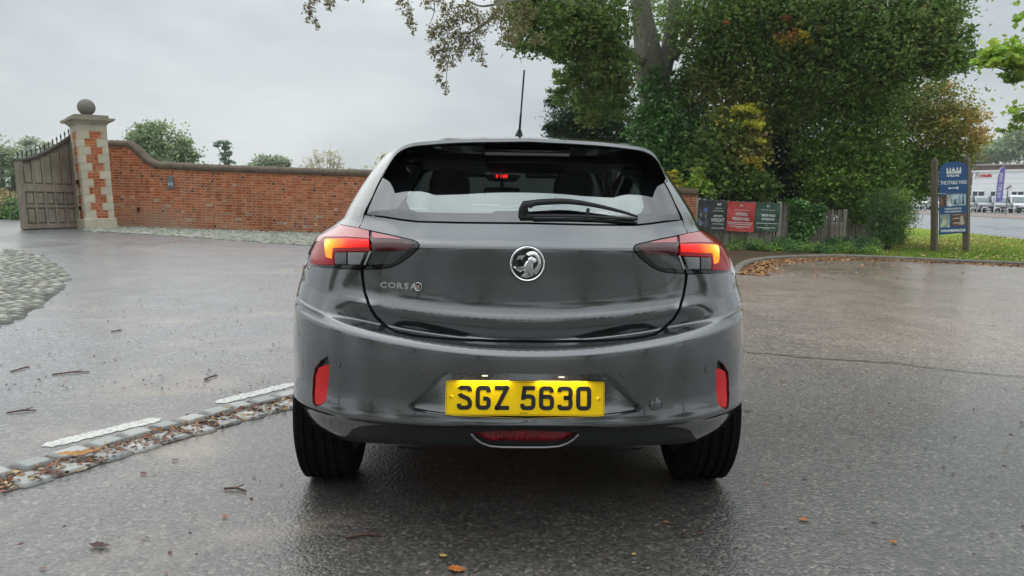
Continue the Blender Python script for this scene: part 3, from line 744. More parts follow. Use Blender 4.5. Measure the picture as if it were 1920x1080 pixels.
def ringp(b, outer, inner, h0, h1):
    n = len(outer); vs = [(x, y, z) for z in (h0, h1) for lp_ in (outer, inner) for x, y in lp_]
    fs = []
    for i in range(n):
        j = (i+1) % n; fs += [(2*n+i, 2*n+j, 3*n+j, 3*n+i), (i, j, 2*n+j, 2*n+i), (n+i, n+j, 3*n+j, 3*n+i)]
    b.add(vs, fs)
b = MB(); b.mat = PM; ringp(b, rrect(PW-.006, PH-.006, .007), rrect(PW-.0085, PH-.0085, .006), 0, .0004); b.build('plate_border', simple('plate_line', (.25, .10, .01), .4), npl)
def ribbon(b, pts, wd, closed=False, z0=0, z1=.0006):
    """thick stroke with mitred corners"""
    P = [arr(p) for p in pts]; n = len(P); Lf, Rt = [], []
    for i in range(n):
        e1 = P[i]-P[i-1] if (i > 0 or closed) else P[1]-P[0]; e2 = P[(i+1) % n]-P[i] if (i < n-1 or closed) else P[-1]-P[-2]
        e1 = e1/np.linalg.norm(e1); e2 = e2/np.linalg.norm(e2); n1 = np.array([-e1[1], e1[0]]); n2 = np.array([-e2[1], e2[0]]); m = n1+n2; m /= np.linalg.norm(m); k = min(2, 1/max(.4, m@n1))
        Lf.append(P[i]+m*wd/2*k); Rt.append(P[i]-m*wd/2*k)
    vs = [(p[0], p[1], z) for z in (z0, z1) for lp_ in (Lf, Rt) for p in lp_]; fs = []
    for i in range(n if closed else n-1):
        j = (i+1) % n; fs += [(2*n+i, 2*n+j, 3*n+j, 3*n+i), (i, j, 2*n+j, 2*n+i), (n+i, 3*n+i, 3*n+j, n+j)]
    if not closed:
        for i in (0, n-1): fs.append((i, n+i, 3*n+i, 2*n+i))
    b.add(vs, fs)
def ch(pts, r=9, k=3):        # round the corners of a stroke
    o = [arr(pts[0])]
    for i in range(1, len(pts)-1):
        a, p, c = arr(pts[i-1]), arr(pts[i]), arr(pts[i+1]); la, lc = np.linalg.norm(a-p), np.linalg.norm(c-p); q = min(r, la/2, lc/2)
        s_, e_ = p+(a-p)/la*q, p+(c-p)/lc*q
        for j in range(k+1): t = j/k; o.append((1-t)**2*s_+2*t*(1-t)*p+t*t*e_)
    o.append(arr(pts[-1])); return o
W_, H_, T_ = 50, 79, 14; l, r, t, m, bt = 7, 43, 72, 41, 7
GL = {'S': [ch([(r-.5, 60), (r-2.5, t), (l, t), (l, 48), (r, 34), (r, bt), (l+1, bt), (l-.5, 20)], 13)],
 'G': [ch([(r-.5, 58), (r-1.5, t), (l, t), (l, bt), (r, bt), (r, 37), (25, 37)], 13, 3)],
 'Z': [[(l-6, t), (r, t)], [(r+1, t+6), (l-1, bt-6)], [(l-5, bt), (r+6, bt)]],
 '5': [[(r+5, t), (13, t)], ch([(14, t+6), (9, 39), (9.2, 39)], 1), ch([(8, 38), (16, 45), (r, 45), (r, bt), (l, bt), (l-1, 21)], 12)],
 '6': [ch([(r-1, 58), (r-3, t), (l, t), (l, bt), (r, bt), (r, 44), (l+2, 44)], 12)],
 '3': [ch([(l-1, 60), (l, t), (r, t), (r, 41), (20, 41)], 12), ch([(22, 41), (r, 41), (r, bt), (l, bt), (l-1, 19)], 12)],
 '0': [ch([(25, t), (r, t), (r, bt), (l, bt), (l, t), (25.01, t)], 12)]}
def tilt_pt(p): return p
x0 = -.2205
for chs, dx in (('S', 0), ('G', 59.5), ('Z', 119), ('5', 202.5), ('6', 262), ('3', 321.5), ('0', 381)):
    b = MB(); b.mat = PM @ Matrix.Translation((x0-.004+dx*.00103, -.0385, 0)) @ Matrix.Scale(.00100, 4)
    for st in GL[chs]: ribbon(b, st, T_, False, .1, .9)
    b.build('plate_character', M_blk, npl)
for sx, dy in ((-.243, .004), (.243, .000)):
    b = MB(); b.mat = PM @ Matrix.Translation((sx, dy, .0)); b.lathe([(.0065, 0), (.0065, .002), (.004, .0035), (0, .0035)], 14); sc2 = b.build('plate_screw', M_yel, npl, True)
    b = MB(); b.mat = PM @ Matrix.Translation((sx, dy, .0036)); b.box((0, 0, 0), (.004, .0012, .0006)); b.box((0, 0, 0), (.0012, .004, .0007)); b.build('slot', M_blk, sc2)
vt_, ft_ = text_mesh('Arbury', .0085, .0001, 0); b = MB(); b.mat = PM @ Matrix.Translation((-.004, -.0505, .0004)); b.add(vt_, ft_); b.build('maker_lettering', M_blk, npl)
M_lamp = mat('plate_lamp', None, Base_Color=(.8, .8, .8, 1), Emission_Color=(1, .97, .9, 1), Emission_Strength=1.0)
for px_ in (909, 1053):
    p = caty(px_, 704.0 if px_ < 1000 else 706.5, .043); b = MB(); b.bbox((p[0], p[1], p[2]-.001), (.020, .008, .003), .001); lo = b.build('plate_lamp', M_lamp, bp)
    ld = bpy.data.lights.new('plate_lamp_light', 'AREA'); ld.energy = .50; ld.shape = 'RECTANGLE'; ld.size = .16; ld.size_y = .02; ld.color = (1, .95, .85); lob = bpy.data.objects.new('plate_lamp_light', ld); lob.location = (p[0], p[1]-.008, p[2]-.006); lob.rotation_euler = (radians(-25), 0, 0); COL.objects.link(lob); lob.parent = car
# ---- sensors, towing eye cover
def disc(px, py, r, name, m, prm=.0012, parent=bp):
    u = uvpx(px, py); c = Vector(S(u[0], u[1])); n_ = Vector(SN(u[0], u[1])); q = n_.to_track_quat('Z', 'Y').to_matrix().to_4x4()
    b = MB(); b.mat = Matrix.Translation(c) @ q; b.lathe([(r, -.004), (r, prm), (r*.93, prm+.0006), (0, prm+.0008)], 28); o = b.build(name, M_paint, parent, True, sharp=.5)
    b = MB(); b.mat = Matrix.Translation(c) @ q; b.lathe([(r*1.14, .0008), (r*1.02, .0002), (r*1.0, .0014)], 28); b.build('gap_ring', m, o); return o
for a, b2 in ((795.4, 698), (1168.7, 703.5), (634.6, 684), (1325.6, 693)): disc(a, b2, .0088, 'parking_sensor', M_dark)
disc(1229.6, 757.5, .0225, 'towing_eye_cover', M_dark)
# ---- badge
u = uvpx(984.5, 494.5); bc = Vector(S(0, u[1])); bn = Vector((0, SN(0., u[1])[1], SN(0., u[1])[2])); bn = Vector((0, -1, .04)).normalized()
BM = Matrix.Translation(bc+bn*.002+Vector((.0, 0, 0))) @ bn.to_track_quat('Z', 'Y').to_matrix().to_4x4()
def fixup(M):              # make local Y point up
    y = (M.to_3x3() @ Vector((0, 1, 0))); ang = atan2((M.to_3x3() @ Vector((1, 0, 0))).z, y.z); return M @ Matrix.Rotation(ang, 4, 'Z')
BM = fixup(BM)
if (BM.to_3x3() @ Vector((1, 0, 0))).x < 0: BM = BM @ Matrix.Rotation(pi, 4, 'Z')
R0 = .0585
b = MB(); b.mat = BM; b.lathe([(R0+.003, -.004), (R0+.003, .001), (R0, .002)], 48); b.lathe([(0, .003), (R0*.86, .003)], 48); bd_ = b.build('badge', M_gloss, tg)
b = MB(); b.mat = BM; b.lathe([(R0, .001), (R0, .006), (R0*.955, .0085), (R0*.90, .0065), (R0*.885, .0075), (R0*.86, .004)], 64); b.build('badge_ring', M_chrome, bd_, True, sharp=.7)
def bpt(x, y): return ((x-702)/368*R0*1.0, -(y-590)/368*R0)
b = MB(); b.mat = BM
shapes = [[(665, 378), (735, 335), (835, 322), (905, 350), (960, 420), (992, 500), (998, 600), (975, 690), (930, 765), (880, 830), (845, 775), (860, 725), (915, 680), (942, 600), (940, 520), (905, 440), (850, 385), (780, 362), (710, 370)],
 [(800, 420), (815, 450), (880, 480), (905, 520), (885, 555), (845, 548), (820, 565), (835, 640), (858, 720), (840, 800), (805, 860), (770, 850), (740, 780), (600, 855), (570, 850), (645, 770), (630, 690), (510, 690), (480, 660), (630, 640), (665, 560), (700, 520), (720, 470), (760, 450)],
 [(500, 420), (665, 410), (662, 425), (640, 430), (600, 515), (560, 520), (545, 450), (530, 440), (515, 515), (470, 515), (478, 470)],
 [(410, 660), (440, 645), (468, 665), (480, 700), (640, 700), (640, 735), (560, 775), (480, 755), (430, 700)],
 [(570, 862), (720, 800), (770, 870), (700, 892), (620, 880)]]
for i, sh in enumerate(shapes):
    P2 = [bpt(*p) for p in sh]; c = np.mean(P2, 0); n = len(P2); vs = [(x, y, .0032) for x, y in P2]+[(c[0]+(x-c[0])*.72, c[1]+(y-c[1])*.72, .0068) for x, y in P2]
    t = tessellate_polygon([[Vector((x, y, 0)) for x, y in P2]]); fs = [tuple(k+n for k in q) for q in t]+[(k, (k+1) % n, (k+1) % n+n, k+n) for k in range(n)]; b.add(vs, fs)
b.build('badge_emblem', M_chrome, bd_)
# ---- model lettering
u = uvpx(745, 535.5); c = Vector(S(u[0], u[1])); n_ = Vector(SN(u[0], u[1])); LM = fixup(Matrix.Translation(c+n_*.001) @ n_.to_track_quat('Z', 'Y').to_matrix().to_4x4())
if (LM.to_3x3() @ Vector((1, 0, 0))).x < 0: LM = LM @ Matrix.Rotation(pi, 4, 'Z')
xc = -.0605
for chs, wd in (('C', .0245), ('O', .0255), ('R', .0235), ('S', .0225), ('A', .024)):
    V, F = text_mesh(chs, .0262, .0012, .0009, 1.36, 'LEFT'); xs = [v[0] for v in V]; b = MB(); b.mat = LM @ Matrix.Translation((xc-min(xs), -.0085, .002)); b.add(V, F); b.build('model_letter', M_chrome, tg); xc += (max(xs)-min(xs))+.0038
V, F = text_mesh('e', .026, .0014, .0010, 1.1); b = MB(); b.mat = LM @ Matrix.Translation((.0755, -.0060, .002)); b.add(V, F); 
em = b.build('model_letter', simple('bronze', (.55, .42, .38), .25, .1, metallic=1), tg)
b = MB(); b.mat = LM @ Matrix.Translation((.0755, .0000, .001)); b.lathe([(.0118, .0002), (0, .0002)], 20); b.build('badge_disc', M_gloss, em); b = MB(); b.mat = LM @ Matrix.Translation((.0755, .0000, .001)); b.lathe([(.0145, 0), (.0145, .002), (.0135, .0028), (.012, .002), (.0118, 0)], 28); b.build('ring', M_chrome, em, True)
# ---- rear wiper
def wp(px, py, off):
    u = uvpx(px, py); return S(u[0], u[1])+SN(u[0], u[1])*off
b = MB(); 
wl_ = [wp(990, 396, .035), wp(1005, 391, .038), wp(1060, 388.5, .037), wp(1110, 394, .032), wp(1160, 403, .024), wp(1191, 410.5, .018)]
wl_ = catmull(wl_, 5); nn_ = len(wl_)
rads = np.interp(np.linspace(0, 1, nn_), [0, .1, .35, .7, 1], [.012, .0115, .0105, .0065, .004])
b.tube([tuple(p) for p in wl_], rads, 10); arm_ = b.build('wiper_arm', M_plast, car, True, sharp=.9)
b = MB(); b.tube([tuple(wp(981, 404, .0)), tuple(wp(981, 399, .022)), tuple(wp(984, 394, .036)), tuple(wp(996, 393, .038))], [.017, .017, .014, .012], 12)
b.tube([tuple(wp(975, 407, .004)), tuple(wp(1000, 407, .004))], .012, 8); b.build('wiper_pivot', M_plast, arm_, True, sharp=.9)
b = MB(); bl_ = [wp(a, c_, .012) for a, c_ in ((1000, 408), (1050, 407.8), (1100, 409), (1150, 411.5), (1192, 414))]
b.tube([tuple(p) for p in bl_], .006, 6); b.tube([tuple(p-np.array([0, 0, .012])) for p in bl_], .004, 4); b.tube([tuple(wp(1100, 398, .026)), tuple(wp(1100, 408, .014))], .006, 6)
b.build('wiper_blade', M_plast, arm_)
# ---- cabin
M_seat = simple('seat_cloth', (.018, .019, .021), .85, .2, 30)
M_trim = simple('cabin_trim', (.03, .031, .033), .7, .2, 20)
for cx in (-.352, .388):
    b = MB(); prof = [(.27, .50, 2.35), (.27, .75, 2.30), (.255, .95, 2.23), (.15, 1.04, 2.20), (.122, 1.12, 2.18), (.120, 1.24, 2.17), (.10, 1.30, 2.17), (.05, 1.318, 2.17)]
    rings = []
    for hw, z, y in prof:
        k = 14; rings.append([(cx+hw*np.sign(cos(a))*abs(cos(a))**.5, y+.06*np.sign(sin(a))*abs(sin(a))**.7, z) for a in np.linspace(0, 2*pi, k, endpoint=False)])
    vs = [p for r_ in rings for p in r_]; k = 14
    b.add(vs, [(j*k+i, j*k+(i+1) % k, (j+1)*k+(i+1) % k, (j+1)*k+i) for j in range(len(prof)-1) for i in range(k)]+[tuple(range((len(prof)-1)*k, len(prof)*k))]); b.build('front_seat', M_seat, car, True)
b = MB(); b.bbox((0, 1.25, .78), (1.15, .16, .52), .05); b.bbox((0, 1.6, .52), (1.15, .6, .16), .05); b.build('rear_seat', M_seat, car)
b = MB(); b.bbox((0, 2.85, .88), (1.2, .5, .20), .06); b.build('dashboard', M_trim, car)
b = MB(); b.box((0, .75, .88), (1.05, .7, .02)); b.build('parcel_shelf', M_trim, car)
b = MB(); b.bbox((-.03, 2.62, 1.29), (.23, .14, .075), .03); cs = b.build('roof_console', M_trim, car)
vt_, ft_ = text_mesh('0 1:08', .03, .0005, .0005); b = MB(); b.mat = Matrix.Translation((-.035, 2.545, 1.276)) @ Matrix.Rotation(pi/2, 4, 'X'); b.add(vt_, ft_)
b.build('display_digits', mat('red_display', None, Base_Color=(.1, 0, 0, 1), Emission_Color=(1, .02, .02, 1), Emission_Strength=3), cs)
b = MB(); b.bbox((-.03, 2.66, 1.185), (.24, .03, .062), .025); b.tube([(-.03, 2.67, 1.2), (-.03, 2.72, 1.29)], .012, 6); b.build('rear_view_mirror', M_trim, car)
for s_ in (-1, 1):
    b = MB(); b.bbox((s_*.33, 2.66, 1.30), (.42, .14, .045), .015); b.build('sun_visor', M_trim, car)
uu, vv = np.meshgrid(np.linspace(-3, 3, 61), np.linspace(VZ(1.335), VV[-1]-.003, 10)); Pp = S(uu, vv)-SN(uu, vv)*.03
mesh_np('roof_lining', Pp.reshape(-1, 3), [(j*61+i, j*61+i+1, (j+1)*61+i+1, (j+1)*61+i) for j in range(9) for i in range(60)], M_trim, car)
# ---- front of the car and door mirrors
def fpatch(name, l_, m_):
    for q in (l_, mir(l_)): panel(name, q, m_, car, off=.002, gap=0, h=.05, thick=.004)
fpatch('headlamp', [np.array([u, v]) for u, v in ((-2.25, VZ(.72)), (-2.62, VZ(.68)), (-2.66, VZ(.76)), (-2.3, VZ(.83)))], M_clear)
fpatch('grille', [np.array([u, v]) for u, v in ((-2.66, VZ(.42)), (-3.0, VZ(.42)), (-3.0, VZ(.66)), (-2.72, VZ(.66)))], M_plast)
for s_ in (-1, 1):
    b = MB(); b.bbox((s_*.885, 2.78, 1.0), (.17, .10, .13), .035); b.tube([(s_*.78, 2.80, .95), (s_*.84, 2.80, .96)], .02, 6); b.build('door_mirror', M_paint, car)
    b = MB(); b.bbox((s_*.885, 2.728, 1.0), (.14, .004, .10), .002); b.build('mirror_glass', M_chrome, car)
    for yy in (1.55, 2.45):
        p = _sS[np.unravel_index(((_sS[..., 1]-yy)**2+(_sS[..., 2]-.93)**2).argmin(), _su.shape)]; b = MB(); b.bbox((s_*(p[0]+.012), yy, .93), (.02, .17, .028), .008); b.build('door_handle', M_paint, car)

# =================================================================== THE PLACE: ground
def asph(nt, b):
    big = noise(nt, .35, 5, .6, dist=.6); mid = noise(nt, 2.2, 6, .65)
    v = voro(nt, 78); sp = noise(nt, 160, 2, .5); geo = N(nt, 'ShaderNodeNewGeometry'); sx = N(nt, 'ShaderNodeSeparateXYZ'); nt.links.new(geo.outputs['Position'], sx.inputs[0])
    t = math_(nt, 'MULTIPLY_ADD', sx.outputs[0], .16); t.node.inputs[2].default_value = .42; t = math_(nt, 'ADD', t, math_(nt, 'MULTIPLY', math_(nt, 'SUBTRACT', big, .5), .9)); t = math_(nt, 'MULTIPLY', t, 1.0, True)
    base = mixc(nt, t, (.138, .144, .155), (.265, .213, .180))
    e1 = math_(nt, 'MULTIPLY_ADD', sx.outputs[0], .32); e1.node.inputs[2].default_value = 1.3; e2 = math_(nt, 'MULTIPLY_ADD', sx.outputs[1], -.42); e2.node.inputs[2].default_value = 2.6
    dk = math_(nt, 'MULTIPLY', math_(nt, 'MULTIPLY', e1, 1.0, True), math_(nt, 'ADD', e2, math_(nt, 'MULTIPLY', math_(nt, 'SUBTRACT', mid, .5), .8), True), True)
    base = mixc(nt, dk, base, (.088, .083, .077))  # darker near tarmac; this colour also paints in shade under the car
    stones = ramp(nt, v.outputs['Color'], [(0, (.30, .30, .31)), (.4, (.75, .73, .71)), (.75, (1.3, 1.25, 1.2)), (1, (2.9, 2.8, 2.6))])
    c = mixc(nt, .85, base, stones, 'MULTIPLY')
    tan_ = noise(nt, .55, 6, .68, dist=1.2, mscale=(.8, 1.6, 1)); tf = ramp(nt, tan_, [(.54, (0, 0, 0)), (.66, (.62,)*3)])
    tf = math_(nt, 'MULTIPLY', tf, math_(nt, 'MULTIPLY_ADD', sx.outputs[0], -.6, True)); c = mixc(nt, tf, c, (.27, .215, .165))
    c = mixc(nt, 1, c, ramp(nt, mid, [(.3, (.78,)*3), (.7, (1.2,)*3)]), 'MULTIPLY')
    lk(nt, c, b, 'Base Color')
    wet = noise(nt, .45, 6, .62, dist=1.0, mscale=(1, .55, 1))
    lk(nt, ramp(nt, wet, [(.30, (.20,)*3), (.45, (.33,)*3), (.62, (.50,)*3)]), b, 'Roughness')
    h = math_(nt, 'ADD', math_(nt, 'MULTIPLY', v.outputs['Distance'], -1.1), math_(nt, 'MULTIPLY', sp, .8)); bump(nt, b, h, .5, .006)
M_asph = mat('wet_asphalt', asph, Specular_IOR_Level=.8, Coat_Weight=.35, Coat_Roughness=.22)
def road(nt, b):
    f = noise(nt, .3, 5, .6, mscale=(1, .3, 1)); lk(nt, ramp(nt, f, [(.3, (.17, .175, .185)), (.7, (.24, .245, .255))]), b, 'Base Color'); lk(nt, ramp(nt, f, [(.35, (.22,)*3), (.65, (.42,)*3)]), b, 'Roughness'); bump(nt, b, noise(nt, 90, 3), .2, .005)
M_road = mat('wet_road', road, Specular_IOR_Level=.7)
def earth(nt, b):
    f = noise(nt, 1.4, 7, .7); lk(nt, ramp(nt, f, [(.3, (.045, .038, .022)), (.5, (.07, .072, .03)), (.7, (.06, .09, .03))]), b, 'Base Color'); bump(nt, b, noise(nt, 25, 5), .6, .03)
M_earth = mat('earth_and_grass', earth, Roughness=.95, Specular_IOR_Level=.1)
def lawnm(nt, b):
    f = noise(nt, .9, 6, .65, dist=.4); f2 = noise(nt, 30, 4, .6)
    c = ramp(nt, f, [(.38, (.17, .29, .03)), (.54, (.24, .31, .05)), (.64, (.30, .21, .08)), (.74, (.30, .17, .07))]); lk(nt, mixc(nt, 1, c, ramp(nt, f2, [(.3, (.7,)*3), (.7, (1.3,)*3)]), 'MULTIPLY'), b, 'Base Color'); bump(nt, b, f2, .7, .03)
M_lawn = mat('lawn_turf', lawnm, Roughness=.95, Specular_IOR_Level=.1)
def P2(*pts): return [tuple(at(a, b)[:2]) for a, b in pts]

kerb_px = [(1384, 515), (1396, 503), (1412, 495), (1440, 489.5), (1480, 486.5), (1530, 484.5), (1580, 484), (1640, 486), (1700, 488.5), (1760, 491.5), (1830, 494.5), (1920, 498.5)]
kc = catmull(P2(*kerb_px), 6); kd = kc[-1]-kc[-2]; kd /= np.linalg.norm(kd)
kc = np.concatenate([kc, kc[-1]+kd*np.arange(1, 14)[:, None]*.6+np.array([0, 1])*(-.03*np.arange(1, 14)[:, None]**1.2*0)])
_in = [(-60, -30), (60, -30), (60, 70), (-60, 70)]
gv_, gf_ = cdt(dens([(-400, -60), (400, -60), (400, 500), (-400, 500)], 20), [dens(_in, 2)], 20); gv2, gf2 = cdt(dens(_in, 2), (), 2)
GVV = np.concatenate([gv_, gv2]); GF = np.concatenate([gf_, gf2+len(gv_)]); a_ = GVV[GF]; fl_ = ((a_[:, 1, 0]-a_[:, 0, 0])*(a_[:, 2, 1]-a_[:, 0, 1])-(a_[:, 1, 1]-a_[:, 0, 1])*(a_[:, 2, 0]-a_[:, 0, 0])) < 0; GF[fl_] = GF[fl_][:, ::-1]
tag(mesh_np('ground', np.c_[GVV, gz(GVV[:, 0], GVV[:, 1])-.06], GF, M_earth, None, True), kind='structure')
str_near = P2((-40, 431.5), (150, 433), (260, 439), (380, 446.5), (480, 454), (580, 461)); e_ = at(1384, 515)[:2]
a0, a1 = np.array(str_near[-1]), e_; str_near += [tuple(a0+(a1-a0)*t) for t in (.25, .5, .75, 1)]
drive = P2((-200, 431), (-40, 431))
apoly = [(-45, -30), (-45, 22.5)]+P2((-40, 428), (150, 424), (208, 424))+[tuple(at(600, 440)[:2]), tuple(at(1305, 460)[:2])]+[tuple(p+np.array([0, .03])) for p in kc[3:]]+[(45, kc[-1][1]), (45, -30)]
gate_gap = []
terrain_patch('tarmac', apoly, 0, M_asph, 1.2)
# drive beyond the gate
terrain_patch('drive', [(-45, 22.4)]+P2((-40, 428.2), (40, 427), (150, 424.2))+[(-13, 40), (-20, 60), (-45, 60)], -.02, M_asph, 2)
# crack and patch line in the tarmac: a shallow dark seam
M_seam = simple('tar_seam', (.025, .025, .026), .35, .3, 30)
cp = P2((1398, 662), (1450, 665), (1520, 672), (1600, 677), (1680, 682), (1740, 690), (1820, 699), (1925, 708)); cp = catmull(cp, 6); vs = []; n = len(cp)
wv = .006+.006*rng.random(n)
for i, p in enumerate(cp): vs += [(p[0], p[1]-wv[i]+.01*sin(i*1.7), .004), (p[0], p[1]+wv[i]+.01*sin(i*1.7), .004)]
tag(mesh_np('tar_seam', vs, [(2*i, 2*i+2, 2*i+3, 2*i+1) for i in range(n-1)], M_seam), kind='structure')

# ---- sett channel beside the near tarmac
M_sett = attr_mat('granite_sett', .5, 0, .22, 40, .5, 120, .5)
M_litter = attr_mat('leaf_litter', .6, 0, .3, 20, 0, 60, .3)
def stone(w_, d_, h_, seed, nseg=4, rough=.05):
    """a rounded, uneven stone: grid top with dropped rim"""
    r = np.random.default_rng(seed); n = nseg; vs = []; 
    for j in range(n+1):
        for i in range(n+1):
            x, y = i/n*2-1, j/n*2-1; k = (max(abs(x), abs(y)))
            cx = x*(1-.06*abs(y)**3); cy = y*(1-.06*abs(x)**3)
            z = h_*(1-.16*(abs(x)**4+abs(y)**4)) + r.normal()*h_*rough
            if k > .99: z -= h_*.12
            vs.append((cx*w_/2+(r.normal()*w_*.02 if k > .9 else 0), cy*d_/2+(r.normal()*d_*.025 if k > .9 else 0), z))
    fs = [(j*(n+1)+i, j*(n+1)+i+1, (j+1)*(n+1)+i+1, (j+1)*(n+1)+i) for j in range(n) for i in range(n)]
    rim = [i for i in range(n)]+[j*(n+1)+n for j in range(n)]+[n*(n+1)+i for i in range(n, 0, -1)]+[j*(n+1) for j in range(n, 0, -1)]
    o = len(vs); vs += [(vs[i][0]*1.03, vs[i][1]*1.03, -.02) for i in rim]; m = len(rim)
    fs += [(rim[(i+1) % m], rim[i], o+i, o+(i+1) % m) for i in range(m)]
    return np.array(vs), fs
cha = catmull(P2((-60, 899), (60, 868), (200, 827), (330, 792), (440, 762), (553, 737)), 8)
dirc = cha[-1]-cha[-8]; dirc /= np.linalg.norm(dirc); cha = np.concatenate([cha, cha[-1]+dirc*np.arange(1, 30)[:, None]*.12])
seg = np.linalg.norm(np.diff(cha, axis=0), axis=1); arc = np.r_[0, np.cumsum(seg)]
def along(s_): return np.array([np.interp(s_, arc, cha[:, 0]), np.interp(s_, arc, cha[:, 1])])
def tang(s_): d = along(s_+.02)-along(s_-.02); return d/np.linalg.norm(d)
# bed of earth and litter under the channel
bedv = []; 
ns = int(arc[-1]/.06)
for i in range(ns):
    s_ = .03+i*.06; p = along(s_); t_ = tang(s_); n_ = np.array([t_[1], -t_[0]])
    for k, zz in ((-.035, .003), (.02, .008), (.15, .010), (.25, .008), (.262+.012*random.random(), .003)): q = p+n_*k; bedv.append((q[0], q[1], zz+float(gz(*q))))
M_bed = simple('channel_bed', (.12, .095, .075), .8, .4, 30, bmp=.6, bscale=60)
chn = mesh_np('sett_channel', bedv, [(5*i+k, 5*i+k+1, 5*i+k+6, 5*i+k+5) for i in range(ns-1) for k in range(4)], M_bed, None, True); tag(chn, kind='structure')
smesh = []
for k in range(8):
    v_, f_ = stone(1, 1, 1, 50+k, 6, .02); c_ = [(.46, .47, .44), (.40, .415, .39), (.52, .52, .49), (.37, .385, .375)][k % 4]
    o = mesh_np('sett', v_*[1, 1, .022], f_, M_sett, None, True, [c_]*len(f_)); smesh.append(o.data); bpy.data.objects.remove(o)
s_ = .0; i = 0
while s_ < arc[-1]-.1:
    L1 = random.uniform(.135, .19)
    for row, (offn, wd, sc_) in enumerate(((.045, .115, 1), (.197, .15, .8))):
        ss = s_+L1/2+(row*.07); p = along(ss); t_ = tang(ss); n_ = np.array([t_[1], -t_[0]]); q = p+n_*(offn+random.uniform(-.01, .01))
        o = bpy.data.objects.new('sett', smesh[(i*3+row) % 8]); o.scale = ((L1-.022)*(1 if row == 0 else .97), wd, 1 if row == 0 else .55); o.rotation_euler = (random.uniform(-.02, .02), random.uniform(-.02, .02), atan2(t_[1], t_[0])+random.uniform(-.05, .05))
        o.location = (q[0], q[1], float(gz(*q))+.002); link(o, chn)
    s_ += L1; i += 1
# painted dashes beside the channel
def pm(nt, b):
    f = noise(nt, 45, 6, .7); lk(nt, ramp(nt, f, [(.36, (.20, .20, .19)), (.46, (.55, .55, .51)), (.7, (.70, .69, .64))]), b, 'Base Color'); bump(nt, b, f, .3, .004)
M_line = mat('road_paint', pm, Roughness=.5)
def dash(p0, p1, w0=.046):
    a_, b_ = at(*p0)[:2], at(*p1)[:2]; n = 40; vs = []; d = (b_-a_)/np.linalg.norm(b_-a_); nn = np.array([-d[1], d[0]])
    for i in range(n+1):
        p = a_+(b_-a_)*i/n; e1, e2 = w0*(1+.4*(random.random()-.5)), w0*(1+.4*(random.random()-.5))
        k = min(1, min(i, n-i)/3+.4*random.random())
        for q in (p-nn*e1*k, p+nn*e2*k): vs.append((q[0], q[1], float(gz(*q))+.0028))
    return tag(mesh_np('painted_line', vs, [(2*i, 2*i+2, 2*i+3, 2*i+1) for i in range(n)], M_line), kind='structure')
dash((78, 838), (302, 785)); dash((405, 756), (556, 719))
# leaf litter in the channel
def leaf_scatter(name, pts, size, cols, m, seed=1, flat=.35, zoff=.012, parent=None, label=None, curl=.4, asp=.55):
    """real leaf-shaped faces scattered on the ground: one object of kind stuff"""
    r = np.random.default_rng(seed); n = len(pts); pts = np.asarray(pts)
    sz = size*r.uniform(.5, 1.3, n); th = r.uniform(0, 2*pi, n); a = np.c_[np.cos(th), np.sin(th), r.normal(0, flat*.6, n)]; b_ = np.c_[-np.sin(th), np.cos(th), r.normal(0, flat, n)]
    c = np.c_[pts[:, 0], pts[:, 1], (pts[:, 2] if pts.shape[1] > 2 else gz(pts[:, 0], pts[:, 1]))+zoff+r.uniform(0, .008, n)]
    up = np.array([0, 0, 1.]); s3 = sz[:, None]
    V = np.stack([c-a*s3*.5, c+b_*s3*asp*.5-a*s3*.05+up*s3*curl*.2, c+a*s3*.5+up*s3*curl*.15, c-b_*s3*asp*.5-a*s3*.05+up*s3*curl*.25], 1)
    V[..., 2] = np.maximum(V[..., 2], c[:, None, 2]-.006)
    F = np.arange(4*n).reshape(n, 4); col = np.array(cols)[r.integers(0, len(cols), n)]*r.uniform(.7, 1.3, (n, 1))
    o = mesh_np(name, V.reshape(-1, 3), F, m, parent, False, col); tag(o, kind='stuff'); 
    if label: o['label'] = label
    return o
BROWNS = [(.16, .055, .028), (.22, .09, .04), (.10, .035, .025), (.30, .17, .07), (.12, .06, .045), (.26, .08, .05), (.42, .30, .14)]
pts = []
for k in range(2500):
    ss = random.uniform(0, arc[-1]-.1); t_ = tang(ss); n_ = np.array([t_[1], -t_[0]]); off_ = random.gauss(.165, .055) if random.random() < .8 else random.uniform(-.02, .33)
    if noise and sin(ss*7.1)+sin(ss*3.3+1) < random.uniform(-2.2, 1.4)-.5 and random.random() < .5: continue
    pts.append(along(ss)+n_*off_)
leaf_scatter('channel_litter', pts, .030, BROWNS, M_litter, 3, .35, .012, label='rust brown leaf scraps and twigs caught between the setts')

